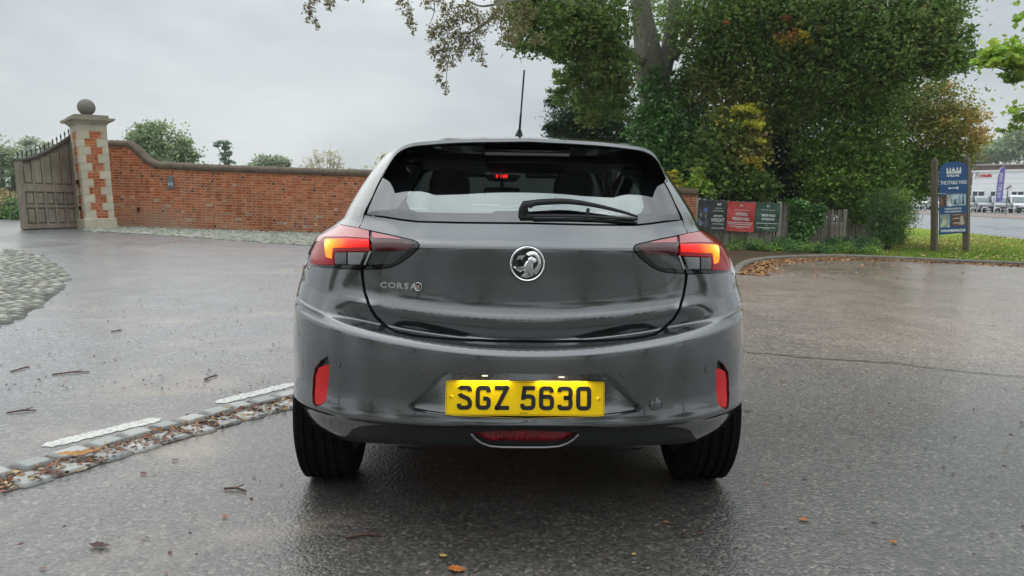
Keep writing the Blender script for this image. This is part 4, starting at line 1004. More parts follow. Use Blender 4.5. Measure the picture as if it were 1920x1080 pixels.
# ---- crumbs, twigs and single leaves on the tarmac
pts = []
for k in range(420):
    px, py = random.uniform(0, 560), 470+270*random.random()**.8; pts.append(at(px, py)[:2])
for k in range(160):
    px, py = random.uniform(1400, 1920), random.uniform(505, 900); pts.append(at(px, py)[:2])
for k in range(60):
    px, py = random.uniform(0, 1920), random.uniform(880, 1080); pts.append(at(px, py)[:2])
leaf_scatter('tarmac_crumbs', pts, .022, [(.06, .03, .03), (.10, .04, .035), (.05, .035, .03), (.25, .12, .06)], M_litter, 9, .3, .004, label='tiny dark leaf scraps sprinkled over the tarmac')
def leafmesh(L_, W_, col, seed, curl=.25):
    r = np.random.default_rng(seed); n = 9; vs = []; 
    for i in range(n+1):
        t = i/n; wd = W_*sin(pi*t**.8)*.5*(1+.18*(-1)**i); x = (t-.5)*L_
        zc = .004+curl*L_*.3*(2*t-1)**2
        vs += [(x, -wd, zc+curl*wd*.8+r.normal()*.001), (x, 0, zc), (x, wd, zc+curl*wd*.9+r.normal()*.001)]
    fs = [(3*i+k, 3*i+3+k, 3*i+4+k, 3*i+1+k) for i in range(n) for k in range(2)]
    return vs, fs, [tuple(c*u_ for c in col) for u_ in r.uniform(.8, 1.2, len(fs))]
OR, BR, YE, DK = (.42, .14, .03), (.16, .06, .035), (.55, .38, .10), (.075, .035, .035)
LEAVES = [(857, 1071, .060, .035, OR, 'orange leaf lying on the wet tarmac at the very bottom of the view'),
 (831, 1045, .028, .018, YE, 'tiny yellow leaf beside the orange leaf below the car'), (188, 1027, .080, .035, DK, 'dark brown curled leaf on the tarmac under the sett channel'),
 (1508, 977, .045, .022, OR, 'largest orange leaf on the open tarmac to the right of the car'), (1676, 1019, .028, .02, OR, 'small orange leaf nearest the camera on the right tarmac'),
 (1632, 773, .030, .014, OR, 'small upright rust leaf on the right tarmac below the tar seam'), (1587, 726, .03, .015, BR, 'small brown leaf just below the tar seam'),
 (270, 890, .04, .02, BR, 'brown leaf on the tarmac right under the sett channel'), (423, 971, .034, .016, OR, 'little tan leaf alone on the lower left tarmac'),
 (150, 866, .17, .055, (.40, .19, .05), 'large curled ochre leaf caught on the setts of the channel'), (1864, 611, .05, .02, OR, 'orange leaf far out on the right tarmac above the tar seam'),
 (1402, 771, .05, .02, BR, 'reddish leaf close by the right rear wheel'), (1188, 1042, .02, .012, YE, 'pale yellow fleck of leaf on the tarmac right of the orange leaf'), (1315, 1003, .03, .014, BR, 'thin brown leaf on the tarmac behind the right rear wheel'),
 (328, 865, .03, .018, BR, 'small round brown leaf between channel and lower tarmac'), (388, 715, .05, .022, DK, 'dark folded leaf on the far tarmac just above the painted dashes')]
for i, (px, py, L_, W_, col, lab) in enumerate(LEAVES):
    p = at(px, py); v_, f_, c_ = leafmesh(L_, W_, col, i, .35); o = mesh_np('fallen_leaf', v_, f_, M_litter, None, True, c_); o.location = Vector(p)+Vector((0, 0, .03 if i == 9 else .001)); o.rotation_euler = (0, 0, random.uniform(-.6, .6)); tag(o, lab, 'leaf', 'single leaves fallen on the tarmac')
TW = [(420, 916, 462, 921, 'straight brown twig on the tarmac left of the rear wheel'), (648, 1008, 715, 1004, 'long thin twig on the tarmac below the left rear wheel'), (12, 774, 68, 769, 'twig pair on the far tarmac by the left edge'),
 (20, 697, 56, 688, 'dark twig on the upper left tarmac, leftmost of its cluster'), (98, 702, 168, 697, 'long dark twig right of the leaf scraps on the upper left tarmac'), (208, 622, 228, 620, 'short red twig alone on the upper left tarmac'), (384, 711, 408, 704, 'short twig beside the dark folded leaf')]
M_twig = simple('twig_bark', (.10, .05, .035), .7, .3, 40)
for x0_, y0_, x1_, y1_, lab in TW:
    a_, b_ = at(x0_, y0_, .006), at(x1_, y1_, .006); b = MB(); mid_ = (a_+b_)/2+np.array([0, .012, .004]); b.tube([tuple(a_), tuple(mid_), tuple(b_)], [.004, .005, .003], 6)
    b.tube([tuple(mid_), tuple(mid_+(b_-a_)*.22+np.array([0, .03, .004]))], [.003, .002], 5); tag(b.build('twig', M_twig, None, True), lab, 'twig', 'twigs on the tarmac')

# ---- cobbled island at the left
isl = P2((-160, 470), (0, 469.5), (40, 472), (80, 484), (105, 500), (119, 518), (117, 535), (95, 560), (60, 582), (25, 600), (0, 609), (-80, 640), (-200, 660))
isl_c = catmull(isl, 4)
terrain_patch('cobbled_island', [tuple(p) for p in isl_c], .004, simple('island_joint', (.07, .065, .045), .8, .4, 20, bmp=.5), 1.0)
isl_o = bpy.data.objects['cobbled_island']
near, rest_v, rest_f, rest_c = [], [], [], []
cm = []
for k in range(5):
    v_, f_ = stone(1, 1, 1, 90+k, 3, .06); c_ = [(.40, .40, .34), (.33, .335, .29), (.45, .445, .38), (.29, .29, .25), (.37, .36, .30)][k]
    o = mesh_np('cobble', v_*[1, 1, .035], f_, M_sett, None, True, [c_]*len(f_)); cm.append((o.data, v_*[1, 1, .035], f_, c_)); bpy.data.objects.remove(o)
ip = np.array(isl_c); lo, hi = ip.min(0), ip.max(0); cand = []
y_ = lo[1]; j = 0
while y_ < hi[1]:
    x_ = lo[0]+(j % 2)*.07
    while x_ < hi[0]:
        ww = random.uniform(.11, .16); cand.append((x_+ww/2, y_+random.uniform(-.012, .012), ww)); x_ += ww+.012
    y_ += .115; j += 1
cand = [c for c in cand if inside([(c[0], c[1])], ip)[0]]
def onpx(p): q = RC.T @ (np.array(p)-CPOS); return (960-FPX*q[0]/q[2], 540+FPX*q[1]/q[2]) if q[2] < 0 else (-999, -999)
cand = [c for c in cand if -320 < onpx((c[0], c[1], 0))[0] < 1900]
cand.sort(key=lambda c: c[0]**2+c[1]**2)
for i, (x_, y_, ww) in enumerate(cand):
    k = random.randrange(5); rz = random.uniform(-.12, .12); z_ = float(gz(x_, y_))-.004; d_ = random.uniform(.09, .105)
    vis = onpx((x_, y_, z_))[0] > 0
    if vis and len(near) < 290:
        o = bpy.data.objects.new('cobble', cm[k][0]); o.location = (x_, y_, z_); o.scale = (ww, d_, 1); o.rotation_euler = (0, 0, rz); link(o, isl_o); near.append(o)
    else:
        v_ = cm[k][1]*[ww, d_, 1]; v_ = np.c_[v_[:, 0]*cos(rz)-v_[:, 1]*sin(rz)+x_, v_[:, 0]*sin(rz)+v_[:, 1]*cos(rz)+y_, v_[:, 2]+z_]; o_ = sum(map(len, rest_v)); rest_f += [tuple(q+o_ for q in f) for f in cm[k][2]]; rest_v.append(v_); rest_c += [cm[k][3]]*len(cm[k][2])
if rest_v: tag(mesh_np('cobbles', np.concatenate(rest_v), rest_f, M_sett, isl_o, True, rest_c), kind='stuff')

# =================================================================== brick wall
WA = at(196, 424.3)[:2]; WB = np.array([4.55, 19.3]); WB = pd(1306, 380, 19.3)[:2]
wd_ = (WB-WA); WL = np.linalg.norm(wd_); wt = wd_/WL; wn = np.array([wt[1], -wt[0]])      # wn faces the camera
def w_at(px):                  # distance along the wall seen at this picture column
    d = ray(px, 400)[:2]; A = np.array([[wt[0], -d[0]], [wt[1], -d[1]]]); return np.linalg.solve(A, -WA)[0]
def topz(px, py): s_ = w_at(px); p = WA+wt*s_; d = ray(px, py); return s_, CAMH+d[2]*(p[1]/d[1])
tops = [topz(*q) for q in ((196, 272), (246, 273), (256, 280), (266, 291), (278, 303), (290, 310), (305, 313), (400, 318), (500, 322), (600, 325.5), (690, 328))]
tops = [(0, tops[0][1])]+tops[1:]; tops.append((WL, topz(1300, 363)[1]))
TS, TZ = np.array(tops).T
def brickm(nt, b):
    a = N(nt, 'ShaderNodeAttribute', attribute_name='Col'); geo = N(nt, 'ShaderNodeNewGeometry'); nz_ = N(nt, 'ShaderNodeTexNoise'); nz_.inputs['Scale'].default_value = .75; nz_.inputs['Detail'].default_value = 7; nz_.inputs['Roughness'].default_value = .7; nt.links.new(geo.outputs['Position'], nz_.inputs['Vector'])
    n2 = N(nt, 'ShaderNodeTexNoise'); n2.inputs['Scale'].default_value = 14; n2.inputs['Detail'].default_value = 4; nt.links.new(geo.outputs['Position'], n2.inputs['Vector'])
    c = mixc(nt, 1, a.outputs['Color'], ramp(nt, nz_.outputs['Fac'], [(.3, (.50, .50, .52)), (.5, (.95,)*3), (.7, (1.15, 1.12, 1.08))]), 'MULTIPLY'); c = mixc(nt, 1, c, ramp(nt, n2.outputs['Fac'], [(.3, (.72,)*3), (.7, (1.25,)*3)]), 'MULTIPLY')
    sz_ = N(nt, 'ShaderNodeSeparateXYZ'); nt.links.new(geo.outputs['Position'], sz_.inputs[0]); lo_ = N(nt, 'ShaderNodeMapRange'); lo_.inputs['From Min'].default_value = .95; lo_.inputs['From Max'].default_value = .25; nt.links.new(sz_.outputs[2], lo_.inputs[0])
    bl = math_(nt, 'MULTIPLY', lo_.outputs[0], ramp(nt, nz_.outputs['Fac'], [(.44, (0, 0, 0)), (.62, (.8,)*3)])); lk(nt, mixc(nt, bl, c, (.36, .27, .21)), b, 'Base Color'); bump(nt, b, noise(nt, 60, 4), .35, .01)
M_brick = mat('brick_clay', brickm, Roughness=.85, Specular_IOR_Level=.25)
def mort(nt, b):
    f = noise(nt, 1.3, 6, .65); lk(nt, ramp(nt, f, [(.3, (.50, .27, .15)), (.55, (.62, .36, .21)), (.75, (.58, .44, .34))]), b, 'Base Color'); bump(nt, b, noise(nt, 80, 4), .4, .01)
M_mort = mat('lime_mortar', mort, Roughness=.95, Specular_IOR_Level=.2)
wall = MB(); ns = 120
for i in range(ns+1):
    s_ = WL*i/ns; p = WA+wt*s_; zt = float(np.interp(s_, TS, TZ)); zb = float(gz(*p))-.05
    for off_, z in ((0, zb), (0, zt), (-.33, zt), (-.33, zb)): wall.v.append((p[0]+wn[0]*off_, p[1]+wn[1]*off_, z))
wall.f = [(4*i+k, 4*i+(k+1) % 4, 4*i+4+(k+1) % 4, 4*i+4+k) for i in range(ns) for k in range(4)]+[(0, 1, 2, 3), (4*ns+3, 4*ns+2, 4*ns+1, 4*ns)]; wall.c = [(1, 1, 1)]*len(wall.f); wall.mi = [0]*len(wall.f)
wl_o = wall.build('brick_wall', M_mort); tag(wl_o, 'long red brick garden wall with a swept ramp down from the stone pier', 'wall')
BC = [(.46, .125, .05), (.50, .16, .07), (.40, .105, .045), (.52, .19, .09), (.42, .15, .08), (.55, .22, .12)]
DKB = (.075, .06, .06); PALE = [(.46, .36, .30), (.42, .30, .24), (.50, .42, .33)]
def bmesh_box(w_, h_, d_, col, nm='brick'):
    b = MB(); b.box((0, 0, 0), (w_, d_, h_)); o = b.build(nm, M_brick); me = o.data
    a = me.color_attributes['Col']; a.data.foreach_set('color', np.tile([*col, 1], len(me.loops)).astype(np.float32)); bpy.data.objects.remove(o); return me
bm_cache = {}
def bme(kind, ci):
    k = (kind, ci)
    if k not in bm_cache: bm_cache[k] = bmesh_box(1, 1, 1, (BC+[DKB]+PALE)[ci])
    return bm_cache[k]
CH = .0735; allb = []
base_fn = lambda s_: float(gz(*(WA+wt*s_)))+.0
nc = 23; Href = float(np.interp(w_at(600), TS, TZ))-base_fn(w_at(600))
rr = random.Random(5)
for c in range(34):
    s_ = -.03-(c % 2)*.0; k = 0
    s_ = (-.06 if c % 2 else 0); 
    while s_ < WL:
        hd = (k+c) % 2; L_ = .0875 if hd else .168
        s0, s1 = max(s_, 0), min(s_+L_, WL); sm_ = (s0+s1)/2
        if s1-s0 > .03:
            # course height follows the falling wall line
            Hh = (np.interp(max(sm_, w_at(310)), TS, TZ)-base_fn(sm_))/nc
            z0 = base_fn(sm_)+c*Hh; zt = float(np.interp(sm_, TS, TZ))
            if z0+Hh*.8 < zt:
                ci = rr.randrange(6)
                if hd and rr.random() < .085: ci = 6
                lowz = 1 if .12 < (z0-base_fn(sm_)) < .75 else 0
                pch = .5+.5*sin(sm_*1.9)*sin(sm_*.63+1.3)
                if rr.random() < (.10*lowz*pch+.004): ci = 7+rr.randrange(3)
                allb.append((sm_, z0+Hh/2, s1-s0-.016, Hh-.017, ci))
        s_ += L_+.0; k += 1
def brick_place(o, sm_, zc, L_, h_):
    p = WA+wt*sm_+wn*(.0-.046+rr.uniform(0, .004)); o.location = (p[0], p[1], zc); o.scale = (L_, .10, h_); o.rotation_euler = (0, 0, atan2(wt[1], wt[0]))
def camd(b_): p = WA+wt*b_[0]; return np.hypot(p[0], p[1])
sv = w_at(640); vis = [b_ for b_ in allb if b_[0] < sv and b_[2] > .1]; vis.sort(key=camd); sel = set(map(id, vis[:296]))
RV, RF, RCc = [], [], []
def addbox(V, F, Cc, c, d, ang, col):
    x, y, z = d[0]/2, d[1]/2, d[2]/2; ca, sa = cos(ang), sin(ang); o = len(V)
    for sz in (-1, 1):
        for sx, sy in ((-1, -1), (1, -1), (1, 1), (-1, 1)): V.append((c[0]+ca*sx*x-sa*sy*y, c[1]+sa*sx*x+ca*sy*y, c[2]+sz*z))
    F.extend([(o+3, o+2, o+1, o), (o+4, o+5, o+6, o+7), (o, o+1, o+5, o+4), (o+1, o+2, o+6, o+5), (o+2, o+3, o+7, o+6), (o+3, o, o+4, o+7)]); Cc.extend([col]*6)
PAL = BC+[DKB]+PALE; wang = atan2(wt[1], wt[0])
for b_ in allb:
    if id(b_) in sel:
        o = bpy.data.objects.new('brick', bme(0, b_[4])); brick_place(o, *b_[:4]); link(o, wl_o)
    else:
        p = WA+wt*b_[0]+wn*(-.046+rr.uniform(0, .004)); v_ = rr.uniform(.85, 1.15); addbox(RV, RF, RCc, (p[0], p[1], b_[1]), (b_[2], .10, b_[3]), wang, tuple(q*v_ for q in PAL[b_[4]]))
tag(mesh_np('bricks', RV, RF, M_brick, wl_o, False, RCc), kind='stuff')
def copem(nt, b):
    f = noise(nt, 5, 6, .7); lk(nt, ramp(nt, f, [(.3, (.075, .05, .038)), (.5, (.14, .10, .075)), (.68, (.13, .12, .06)), (.8, (.24, .20, .16))]), b, 'Base Color'); bump(nt, b, noise(nt, 30, 6, .7), .8, .03)
M_cope = mat('mossy_coping', copem, Roughness=.9)
cpv = []; prof = [(.05, -.03), (.065, .01), (.055, .05), (.01, .085), (-.16, .115), (-.34, .085), (-.385, .05), (-.395, .0), (-.37, -.03)]; m_ = len(prof)
sl_ = np.linspace(-.01, WL+.02, 260)
for s_ in sl_:
    p = WA+wt*s_; z = float(np.interp(s_, TS, TZ)); j_ = .006*sin(s_*40)+.008*random.random()
    for a_, h_ in prof: cpv.append((p[0]+wn[0]*a_, p[1]+wn[1]*a_, z+h_*(1.15)+j_*(h_ > 0)))
fs = [(i*m_+k, i*m_+(k+1) % m_, (i+1)*m_+(k+1) % m_, (i+1)*m_+k) for i in range(len(sl_)-1) for k in range(m_)]+[tuple(range(m_)), tuple(range((len(sl_)-1)*m_, len(sl_)*m_))]
b = MB(); b.v = cpv; b.f = fs; b.c = [(1, 1, 1)]*len(fs); b.mi = [0]*len(fs); b.build('coping', M_cope, wl_o)
# notice box and small vents on the wall
sb = w_at(323.5); p = WA+wt*sb+wn*.03; zz = topz(323.5, 342)[1]
M_grey = simple('grey_metal', (.16, .17, .18), .5, .1); M_white = simple('white_paint', (.72, .73, .74), .5, .05)
eb = empty('intercom_box', (p[0], p[1], zz-.14), wang, 'grey flat intercom box with two small white labels fixed to the brick wall', 'intercom')
b = MB(); b.bbox((0, 0, .14), (.15, .05, .30), .008); b.build('casing', M_grey, eb)
for dx, dz_ in ((-.03, .10), (.035, .10)): b = MB(); b.bbox((dx, -.027, dz_), (.04, .005, .07), .001); b.build('small_panel', simple('pale_blue_label', (.45, .6, .62), .4), eb)
for (px, py, lab) in ((261, 392.5, 'small dark square lamp set low in the brick wall under the ramp'),):
    sq = w_at(px); p = WA+wt*sq+wn*.02; zq = topz(px, py)[1]; b = MB(); b.bbox((0, 0, 0), (.055, .06, .11), .008); o = b.build('wall_lamp', M_gloss); o.location = (p[0], p[1], zq); o.rotation_euler = (0, 0, wang); tag(o, lab, 'lamp')
# cobbled strip at the foot of the wall
strip_poly = [tuple(WA+wt*(-.5)), tuple(WA), tuple(WB)]+[str_near[-1]]+str_near[::-1][1:]
strip_poly = [tuple(WA), tuple(WB)]+[tuple(q) for q in str_near[::-1][:-1]]
terrain_patch('cobbled_verge', strip_poly, .006, simple('verge_joint', (.10, .10, .07), .85, .5, 4, bmp=.6), .8)
vo = bpy.data.objects['cobbled_verge']; V_, F_, C_ = [], [], []
lo, hi = np.min(strip_poly, 0), np.max(strip_poly, 0); G = [(x, y) for y in np.arange(lo[1], hi[1], .13) for x in np.arange(lo[0], hi[0], .15)]; ok = inside(np.array(G), strip_poly)
for (x, y), q in zip(G, ok):
    if q:
        g_ = random.uniform(.8, 1.15); x += random.uniform(-.03, .03); z = float(gz(x, y)); o = len(V_); r_ = random.uniform(.045, .065); h_ = random.uniform(.02, .045)
        for k in range(6): a = k*pi/3; V_.append((x+r_*cos(a)*1.15, y+r_*sin(a), z+.004))
        for k in range(6): a = k*pi/3; V_.append((x+r_*.6*cos(a), y+r_*.6*sin(a), z+h_))
        F_ += [(o+k, o+(k+1) % 6, o+6+(k+1) % 6, o+6+k) for k in range(6)]+[tuple(o+6+k for k in range(6))]; c_ = random.choice([(.30, .30, .26), (.25, .26, .22), (.34, .33, .28), (.20, .22, .15)]); C_ += [tuple(q*g_ for q in c_)]*7
tag(mesh_np('cobbles', V_, F_, M_sett, vo, True, C_), kind='stuff')
# short strip of ivy-dark moss along the wall foot is part of the bed
# =================================================================== pier with ball
pc_ = at(181, 430.5); PA = radians(-46.6+90); PWD = .60
M_stone = attr_mat('pale_limestone', .8, 0, .12, 6, .3, 50, .3); STN = (.52, .47, .36)
pier = empty('gate_pier', pc_, 0, 'tall brick gate pier with pale stone quoins and a stone ball on its cap', 'pier')
pier.rotation_mode = 'QUATERNION'; pier.rotation_quaternion = LEAN @ Matrix.Rotation(PA, 3, 'Z').to_quaternion()
# pier's local frame: front face normal is -Y; put the seen corner at the pier's local (-h,-h)
H1 = 2.32
pb = MB(); h = PWD/2; off_c = np.array([0.0, .22]); ox, oy = .10, .30
pb.box((ox, oy, H1/2), (PWD, PWD, H1)); core = pb.build('core', M_mort, pier)
b = MB(); b.bbox((ox, oy, .13), (PWD+.10, PWD+.10, .26), .015, col=STN); b.build('plinth', M_stone, pier)
qh = .185; nq = 11
qm = {}
for k in range(nq):
    z = .26+qh*(k+.5)
    for ix, sx in enumerate((-1, 1)):
        for sy in (-1, 1):
            wide = (k+ix) % 2 == 0; lx = .235 if wide else .125; ly = .125 if wide else .235; g_ = random.uniform(.88, 1.1)
            q = MB(); q.box((0, 0, 0), (lx, ly, qh-.006), col=tuple(c*g_ for c in STN)); o = q.build('quoin', M_stone, pier); o.location = (ox+sx*(h+.012-lx/2), oy+sy*(h+.012-ly/2), z)
fr = MB(); fr.box((ox, oy, .26+qh*nq+.065), (PWD+.03, PWD+.03, .14), col=STN); fr.build('frieze', M_stone, pier)
zc = .26+qh*nq+.135
for (w0, w1, h0, h1, nm) in ((PWD+.04, PWD+.08, 0, .03, 'necking'), (PWD+.08, PWD+.20, .03, .10, 'cornice'), (PWD+.32, PWD+.36, .10, .15, 'cornice'), (PWD+.14, PWD+.12, .15, .23, 'cap')):
    q = MB(); vs = [(ox+sx*w_/2, oy+sy*w_/2, zc+hh) for w_, hh in ((w0, h0), (w1, h1)) for sx, sy in ((-1, -1), (1, -1), (1, 1), (-1, 1))]
    q.add(vs, [(3, 2, 1, 0), (4, 5, 6, 7), (0, 1, 5, 4), (1, 2, 6, 5), (2, 3, 7, 6), (3, 0, 4, 7)], col=tuple(c*(.85 if nm != 'cap' else .42) for c in STN)); q.build(nm, M_stone, pier)
q = MB(); q.lathe([(.10, 0), (.10, .03), (.055, .05), (.07, .07)]+[(.195*sin(a), .235-.195*cos(a)) for a in np.linspace(.3, pi, 16)], 28, col=(.20, .185, .16)); o = q.build('stone_ball', M_stone, pier, True, sharp=.6); o.location = (ox, oy, zc+.21)
for face in range(4):                 # bricks between the quoins
    R_ = Matrix.Rotation(face*pi/2, 3, 'Z')
    for c in range(int(qh*nq/.0717)):
        z = .26+.0717*(c+.5); kq = int((z-.26)/qh); wl_q = .235 if (kq+0) % 2 == 0 else .125; wr_q = .235 if (kq+1) % 2 == 0 else .125
        if face % 2: wl_q, wr_q = .36-wl_q, .36-wr_q
        x0_, x1_ = -h+wl_q, h-wr_q; xx = x0_+(.0 if c % 2 else -.08); 
        while xx < x1_-.02:
            L_ = .16 if (c+int(round(xx*100))) % 3 else .085; a_, b2 = max(xx, x0_), min(xx+L_, x1_)
            if b2-a_ > .03:
                v = R_ @ Vector(((a_+b2)/2, -h+.046, 0)); o = bpy.data.objects.new('brick', bme(0, rr.randrange(6))); o.location = (ox+v.x, oy+v.y, z); o.scale = (b2-a_-.01, .10, .0605); o.rotation_euler = (0, 0, face*pi/2)
                if face in (0, 3): link(o, pier)
                else: bpy.data.objects.remove(o)
            xx += L_
for zz in (.52, 1.12):
    b = MB(); b.bbox((ox-h-.03, oy+.02, zz), (.06, .05, .10), .006); b.build('gate_hinge_bracket', M_gloss, pier)
# =================================================================== wooden gate
gA, gB = at(152, 427.0), at(42, 431.5); gv = (gB-gA)[:2]; GW = np.linalg.norm(gv); gang = atan2(-gv[1], -gv[0])
def oak(nt, b):
    f = noise(nt, 3, 6, .7, mscale=(9, 9, .8)); f2 = noise(nt, 1.1, 5, .6)
    c = ramp(nt, f, [(.3, (.20, .165, .125)), (.6, (.34, .29, .235)), (.8, (.43, .38, .32))]); lk(nt, mixc(nt, 1, c, ramp(nt, f2, [(.35, (.65, .66, .6)), (.65, (1.1,)*3)]), 'MULTIPLY'), b, 'Base Color'); bump(nt, b, f, .4, .01)
M_oak = mat('weathered_oak', oak, Roughness=.85)
M_iron = simple('dark_iron', (.03, .032, .036), .55, .2, 20)
gate = empty('wooden_gate', gB, 0, 'weathered grey oak gate with raised panels and a spiked swept top, standing open', 'gate')
gate.rotation_mode = 'QUATERNION'; gate.rotation_quaternion = LEAN @ Matrix.Rotation(gang, 3, 'Z').to_quaternion()
def gtop(t): return 1.50+.70*t**1.5          # t 0 at the free edge, 1 at the pier
# frame: stiles and rails
b = MB(); b.box((GW/2, .03, .85), (GW-.1, .03, 1.7)); backing = b.build('backing', M_oak, gate)
bk = backing.data
for v in bk.vertices:
    if v.co.z > 1: v.co.z = gtop(np.clip(v.co.x/GW, 0, 1))-.03
def gp(name, x0_, x1_, z0a, z0b, z1a, z1b, d, y=0, m=M_oak):
    q = MB(); vs = [(x0_, y-d/2, z0a), (x1_, y-d/2, z0b), (x1_, y+d/2, z0b), (x0_, y+d/2, z0a), (x0_, y-d/2, z1a), (x1_, y-d/2, z1b), (x1_, y+d/2, z1b), (x0_, y+d/2, z1a)]
    q.add(vs, [(3, 2, 1, 0), (4, 5, 6, 7), (0, 1, 5, 4), (1, 2, 6, 5), (2, 3, 7, 6), (3, 0, 4, 7)]); return q.build(name, m, gate)
gp('stile', 0, .12, .02, .02, gtop(0), gtop(.12/GW), .09); gp('stile', GW-.13, GW, .02, .02, gtop((GW-.13)/GW), gtop(1), .09)
gp('rail', .12, GW-.13, .03, .03, .13, .13, .07); gp('rail', .12, GW-.13, .50, .50, .56, .56, .065); gp('rail', .12, GW-.13, .86, .86, 1.03, 1.03, .07)
npn = 5; pw_ = (GW-.25)/npn
for k in range(npn):
    xa = .12+k*pw_; xb = xa+pw_
    if k: gp('muntin', xa-.03, xa+.03, .13, .13, gtop(xa/GW)-.06, gtop(xa/GW)-.06, .06)
    for z0_, z1_ in ((.17, .47), (.60, .83)): gp('gate_panel', xa+.05, xb-.05, z0_, z0_, z1_, z1_, .03, -.0)
    gp('gate_panel', xa+.05, xb-.05, 1.06, 1.06, gtop((xa+.05)/GW)-.10, gtop((xb-.05)/GW)-.10, .03)
b = MB(); xs = np.linspace(.0, GW, 16); b.tube([(x, -.0, gtop(x/GW)+.02) for x in xs], .05, 8); b.build('top_rail', simple('dark_oak', (.075, .066, .055), .8, .3, 10, bmp=.4), gate, True, sharp=.8)
sm_ = None
for k in range(13):
    x = .06+k*(GW-.1)/12.5
    if sm_ is None: q = MB(); q.tube([(0, 0, 0), (0, 0, .10)], [.013, .013], 6); q.tube([(0, 0, .10), (0, 0, .12), (0, 0, .19)], [.013, .022, .002], 6); sm_ = q.build('spike', M_iron, gate); o = sm_
    else: o = sm_.copy(); link(o, gate)
    o.location = (x, 0, gtop(x/GW)+.05)
b = MB(); b.box((GW/2, -.02, .0), (GW, .05, .03)); b.build('bottom_bar', M_iron, gate)

# =================================================================== foliage tools
M_leaf = attr_mat('leaf', .55, .38, .22, 2.5, 0, 60, .35)
M_leafg = attr_mat('glossy_leaf', .35, .2, .2, 3, 0, 60, .5)
def barkf(name, c0, c1, sc=4):
    def bd(nt, b):
        f = noise(nt, sc, 6, .65, mscale=(1, 1, .35)); lk(nt, ramp(nt, f, [(.3, c0), (.7, c1)]), b, 'Base Color'); bump(nt, b, noise(nt, 22, 5, .6, mscale=(1, 1, .3)), .5, .02)
    return mat(name, bd, Roughness=.85)
M_beech = barkf('beech_bark', (.13, .125, .10), (.30, .28, .24)); M_bark = barkf('dark_bark', (.05, .04, .03), (.12, .095, .07), 6)
LGAIN = 3.1
def leaves(name, blobs, size, pal, parent, m=None, seed=1, clump=28, spread=.34, droop=.0, asp=.6, shell=.45, kind=None, flat=.5, upb=.35):
    """leaf-sized faces in sprays through the crown. blobs: (centre, (rx,ry,rz), number of leaves[, palette])"""
    r = np.random.default_rng(seed); C, K = [], []
    for bl in blobs:
        c, rad, n = bl[:3]; p_ = np.array(bl[3] if len(bl) > 3 else pal); rad = arr(rad); c = arr(c)
        ncl = max(1, n//clump); d = r.normal(size=(ncl, 3)); d /= np.linalg.norm(d, axis=1, keepdims=True)
        q = d*(r.uniform(0, 1, (ncl, 1))**shell); cc = c+q*rad
        lump = r.uniform(.6, 1.35, ncl); tone = p_[r.integers(0, len(p_), ncl)]*lump[:, None]*.5+p_.mean(0)*.5
        sp = spread*np.cbrt(np.prod(rad))*r.uniform(.5, 1.1, ncl)
        i = np.repeat(np.arange(ncl), clump); g = r.normal(size=(len(i), 3))*[1, 1, flat]; g[:, 2] -= droop*np.abs(r.normal(size=len(i)))*1.0
        C.append(cc[i]+g*sp[i][:, None]); K.append(tone[i]*r.uniform(.72, 1.3, (len(i), 1))*(1+r.normal(0, .05, (len(i), 3))))
    C = np.concatenate(C); K = np.clip(np.concatenate(K)*LGAIN, .004, .8); n = len(C)
    nrm = r.normal(size=(n, 3)); nrm[:, 2] = np.abs(nrm[:, 2])+upb; nrm /= np.linalg.norm(nrm, axis=1, keepdims=True)
    t = r.normal(size=(n, 3)); t -= (t*nrm).sum(1, keepdims=True)*nrm; t /= np.linalg.norm(t, axis=1, keepdims=True); b_ = np.cross(nrm, t)
    s = (size*r.uniform(.6, 1.35, n))[:, None]; fold = nrm*s*.10
    V = np.stack([C-t*s*.5, C+b_*s*asp*.5+fold, C+t*s*.5, C-b_*s*asp*.5+fold], 1).reshape(-1, 3)
    o = mesh_np(name, V, np.arange(4*n).reshape(n, 4), m or M_leaf, parent, False, K)
    if kind: o['kind'] = kind
    return o
def B(px, py, rx, ry, Y, n, pal=None, ry_d=None, dy=1.0):
    """crown lobe seen at a picture point, at distance Y: centre, radii in metres"""
    c = pd(px, py, Y); k = np.linalg.norm(c-CPOS)/FPX; t = (c, (rx*k, (ry_d or (rx+ry)*.5*k)*dy, ry*k), n); return t+((pal,) if pal else ())
def limb(b, pts, r0, r1, n=8, wob=.0):
    pts = catmull(pts, 5); k = len(pts); rad = np.linspace(r0, r1, k)
    if wob: pts = pts+np.random.default_rng(int(abs(pts[0][0]*100))).normal(0, wob, pts.shape)*np.linspace(0, 1, k)[:, None]
    b.tube([tuple(p) for p in pts], list(rad), n)
def treebase(name, px, py_ignored, Y, label, cat='tree', group=None):
    p = pd(px, 500, Y); z = float(gz(p[0], Y)); return empty(name, (p[0], Y, z), 0, label, cat, group)
def loc(o, parent):                       # keep world shape when a mesh built in world space gets a placed parent
    o.matrix_parent_inverse = Matrix.Translation(-Vector(parent.location)); return o
OLIVE = [(.056, .094, .022), (.044, .080, .019), (.074, .104, .027), (.090, .098, .030), (.046, .088, .024)]
GREEN = [(.05, .09, .02), (.075, .12, .025), (.04, .07, .018), (.10, .14, .03)]
DEEP = [(.018, .035, .016), (.025, .045, .02), (.014, .028, .014)]
IVY = [(.03, .075, .02), (.045, .10, .025), (.025, .055, .018), (.07, .13, .035)]
GOLD = [(.34, .25, .035), (.27, .17, .03), (.20, .19, .035), (.12, .13, .03)]
LIME = [(.12, .18, .025), (.085, .15, .02), (.17, .20, .035)]
TAWNY = [(.14, .12, .035), (.20, .15, .045), (.10, .10, .03), (.28, .16, .06)]
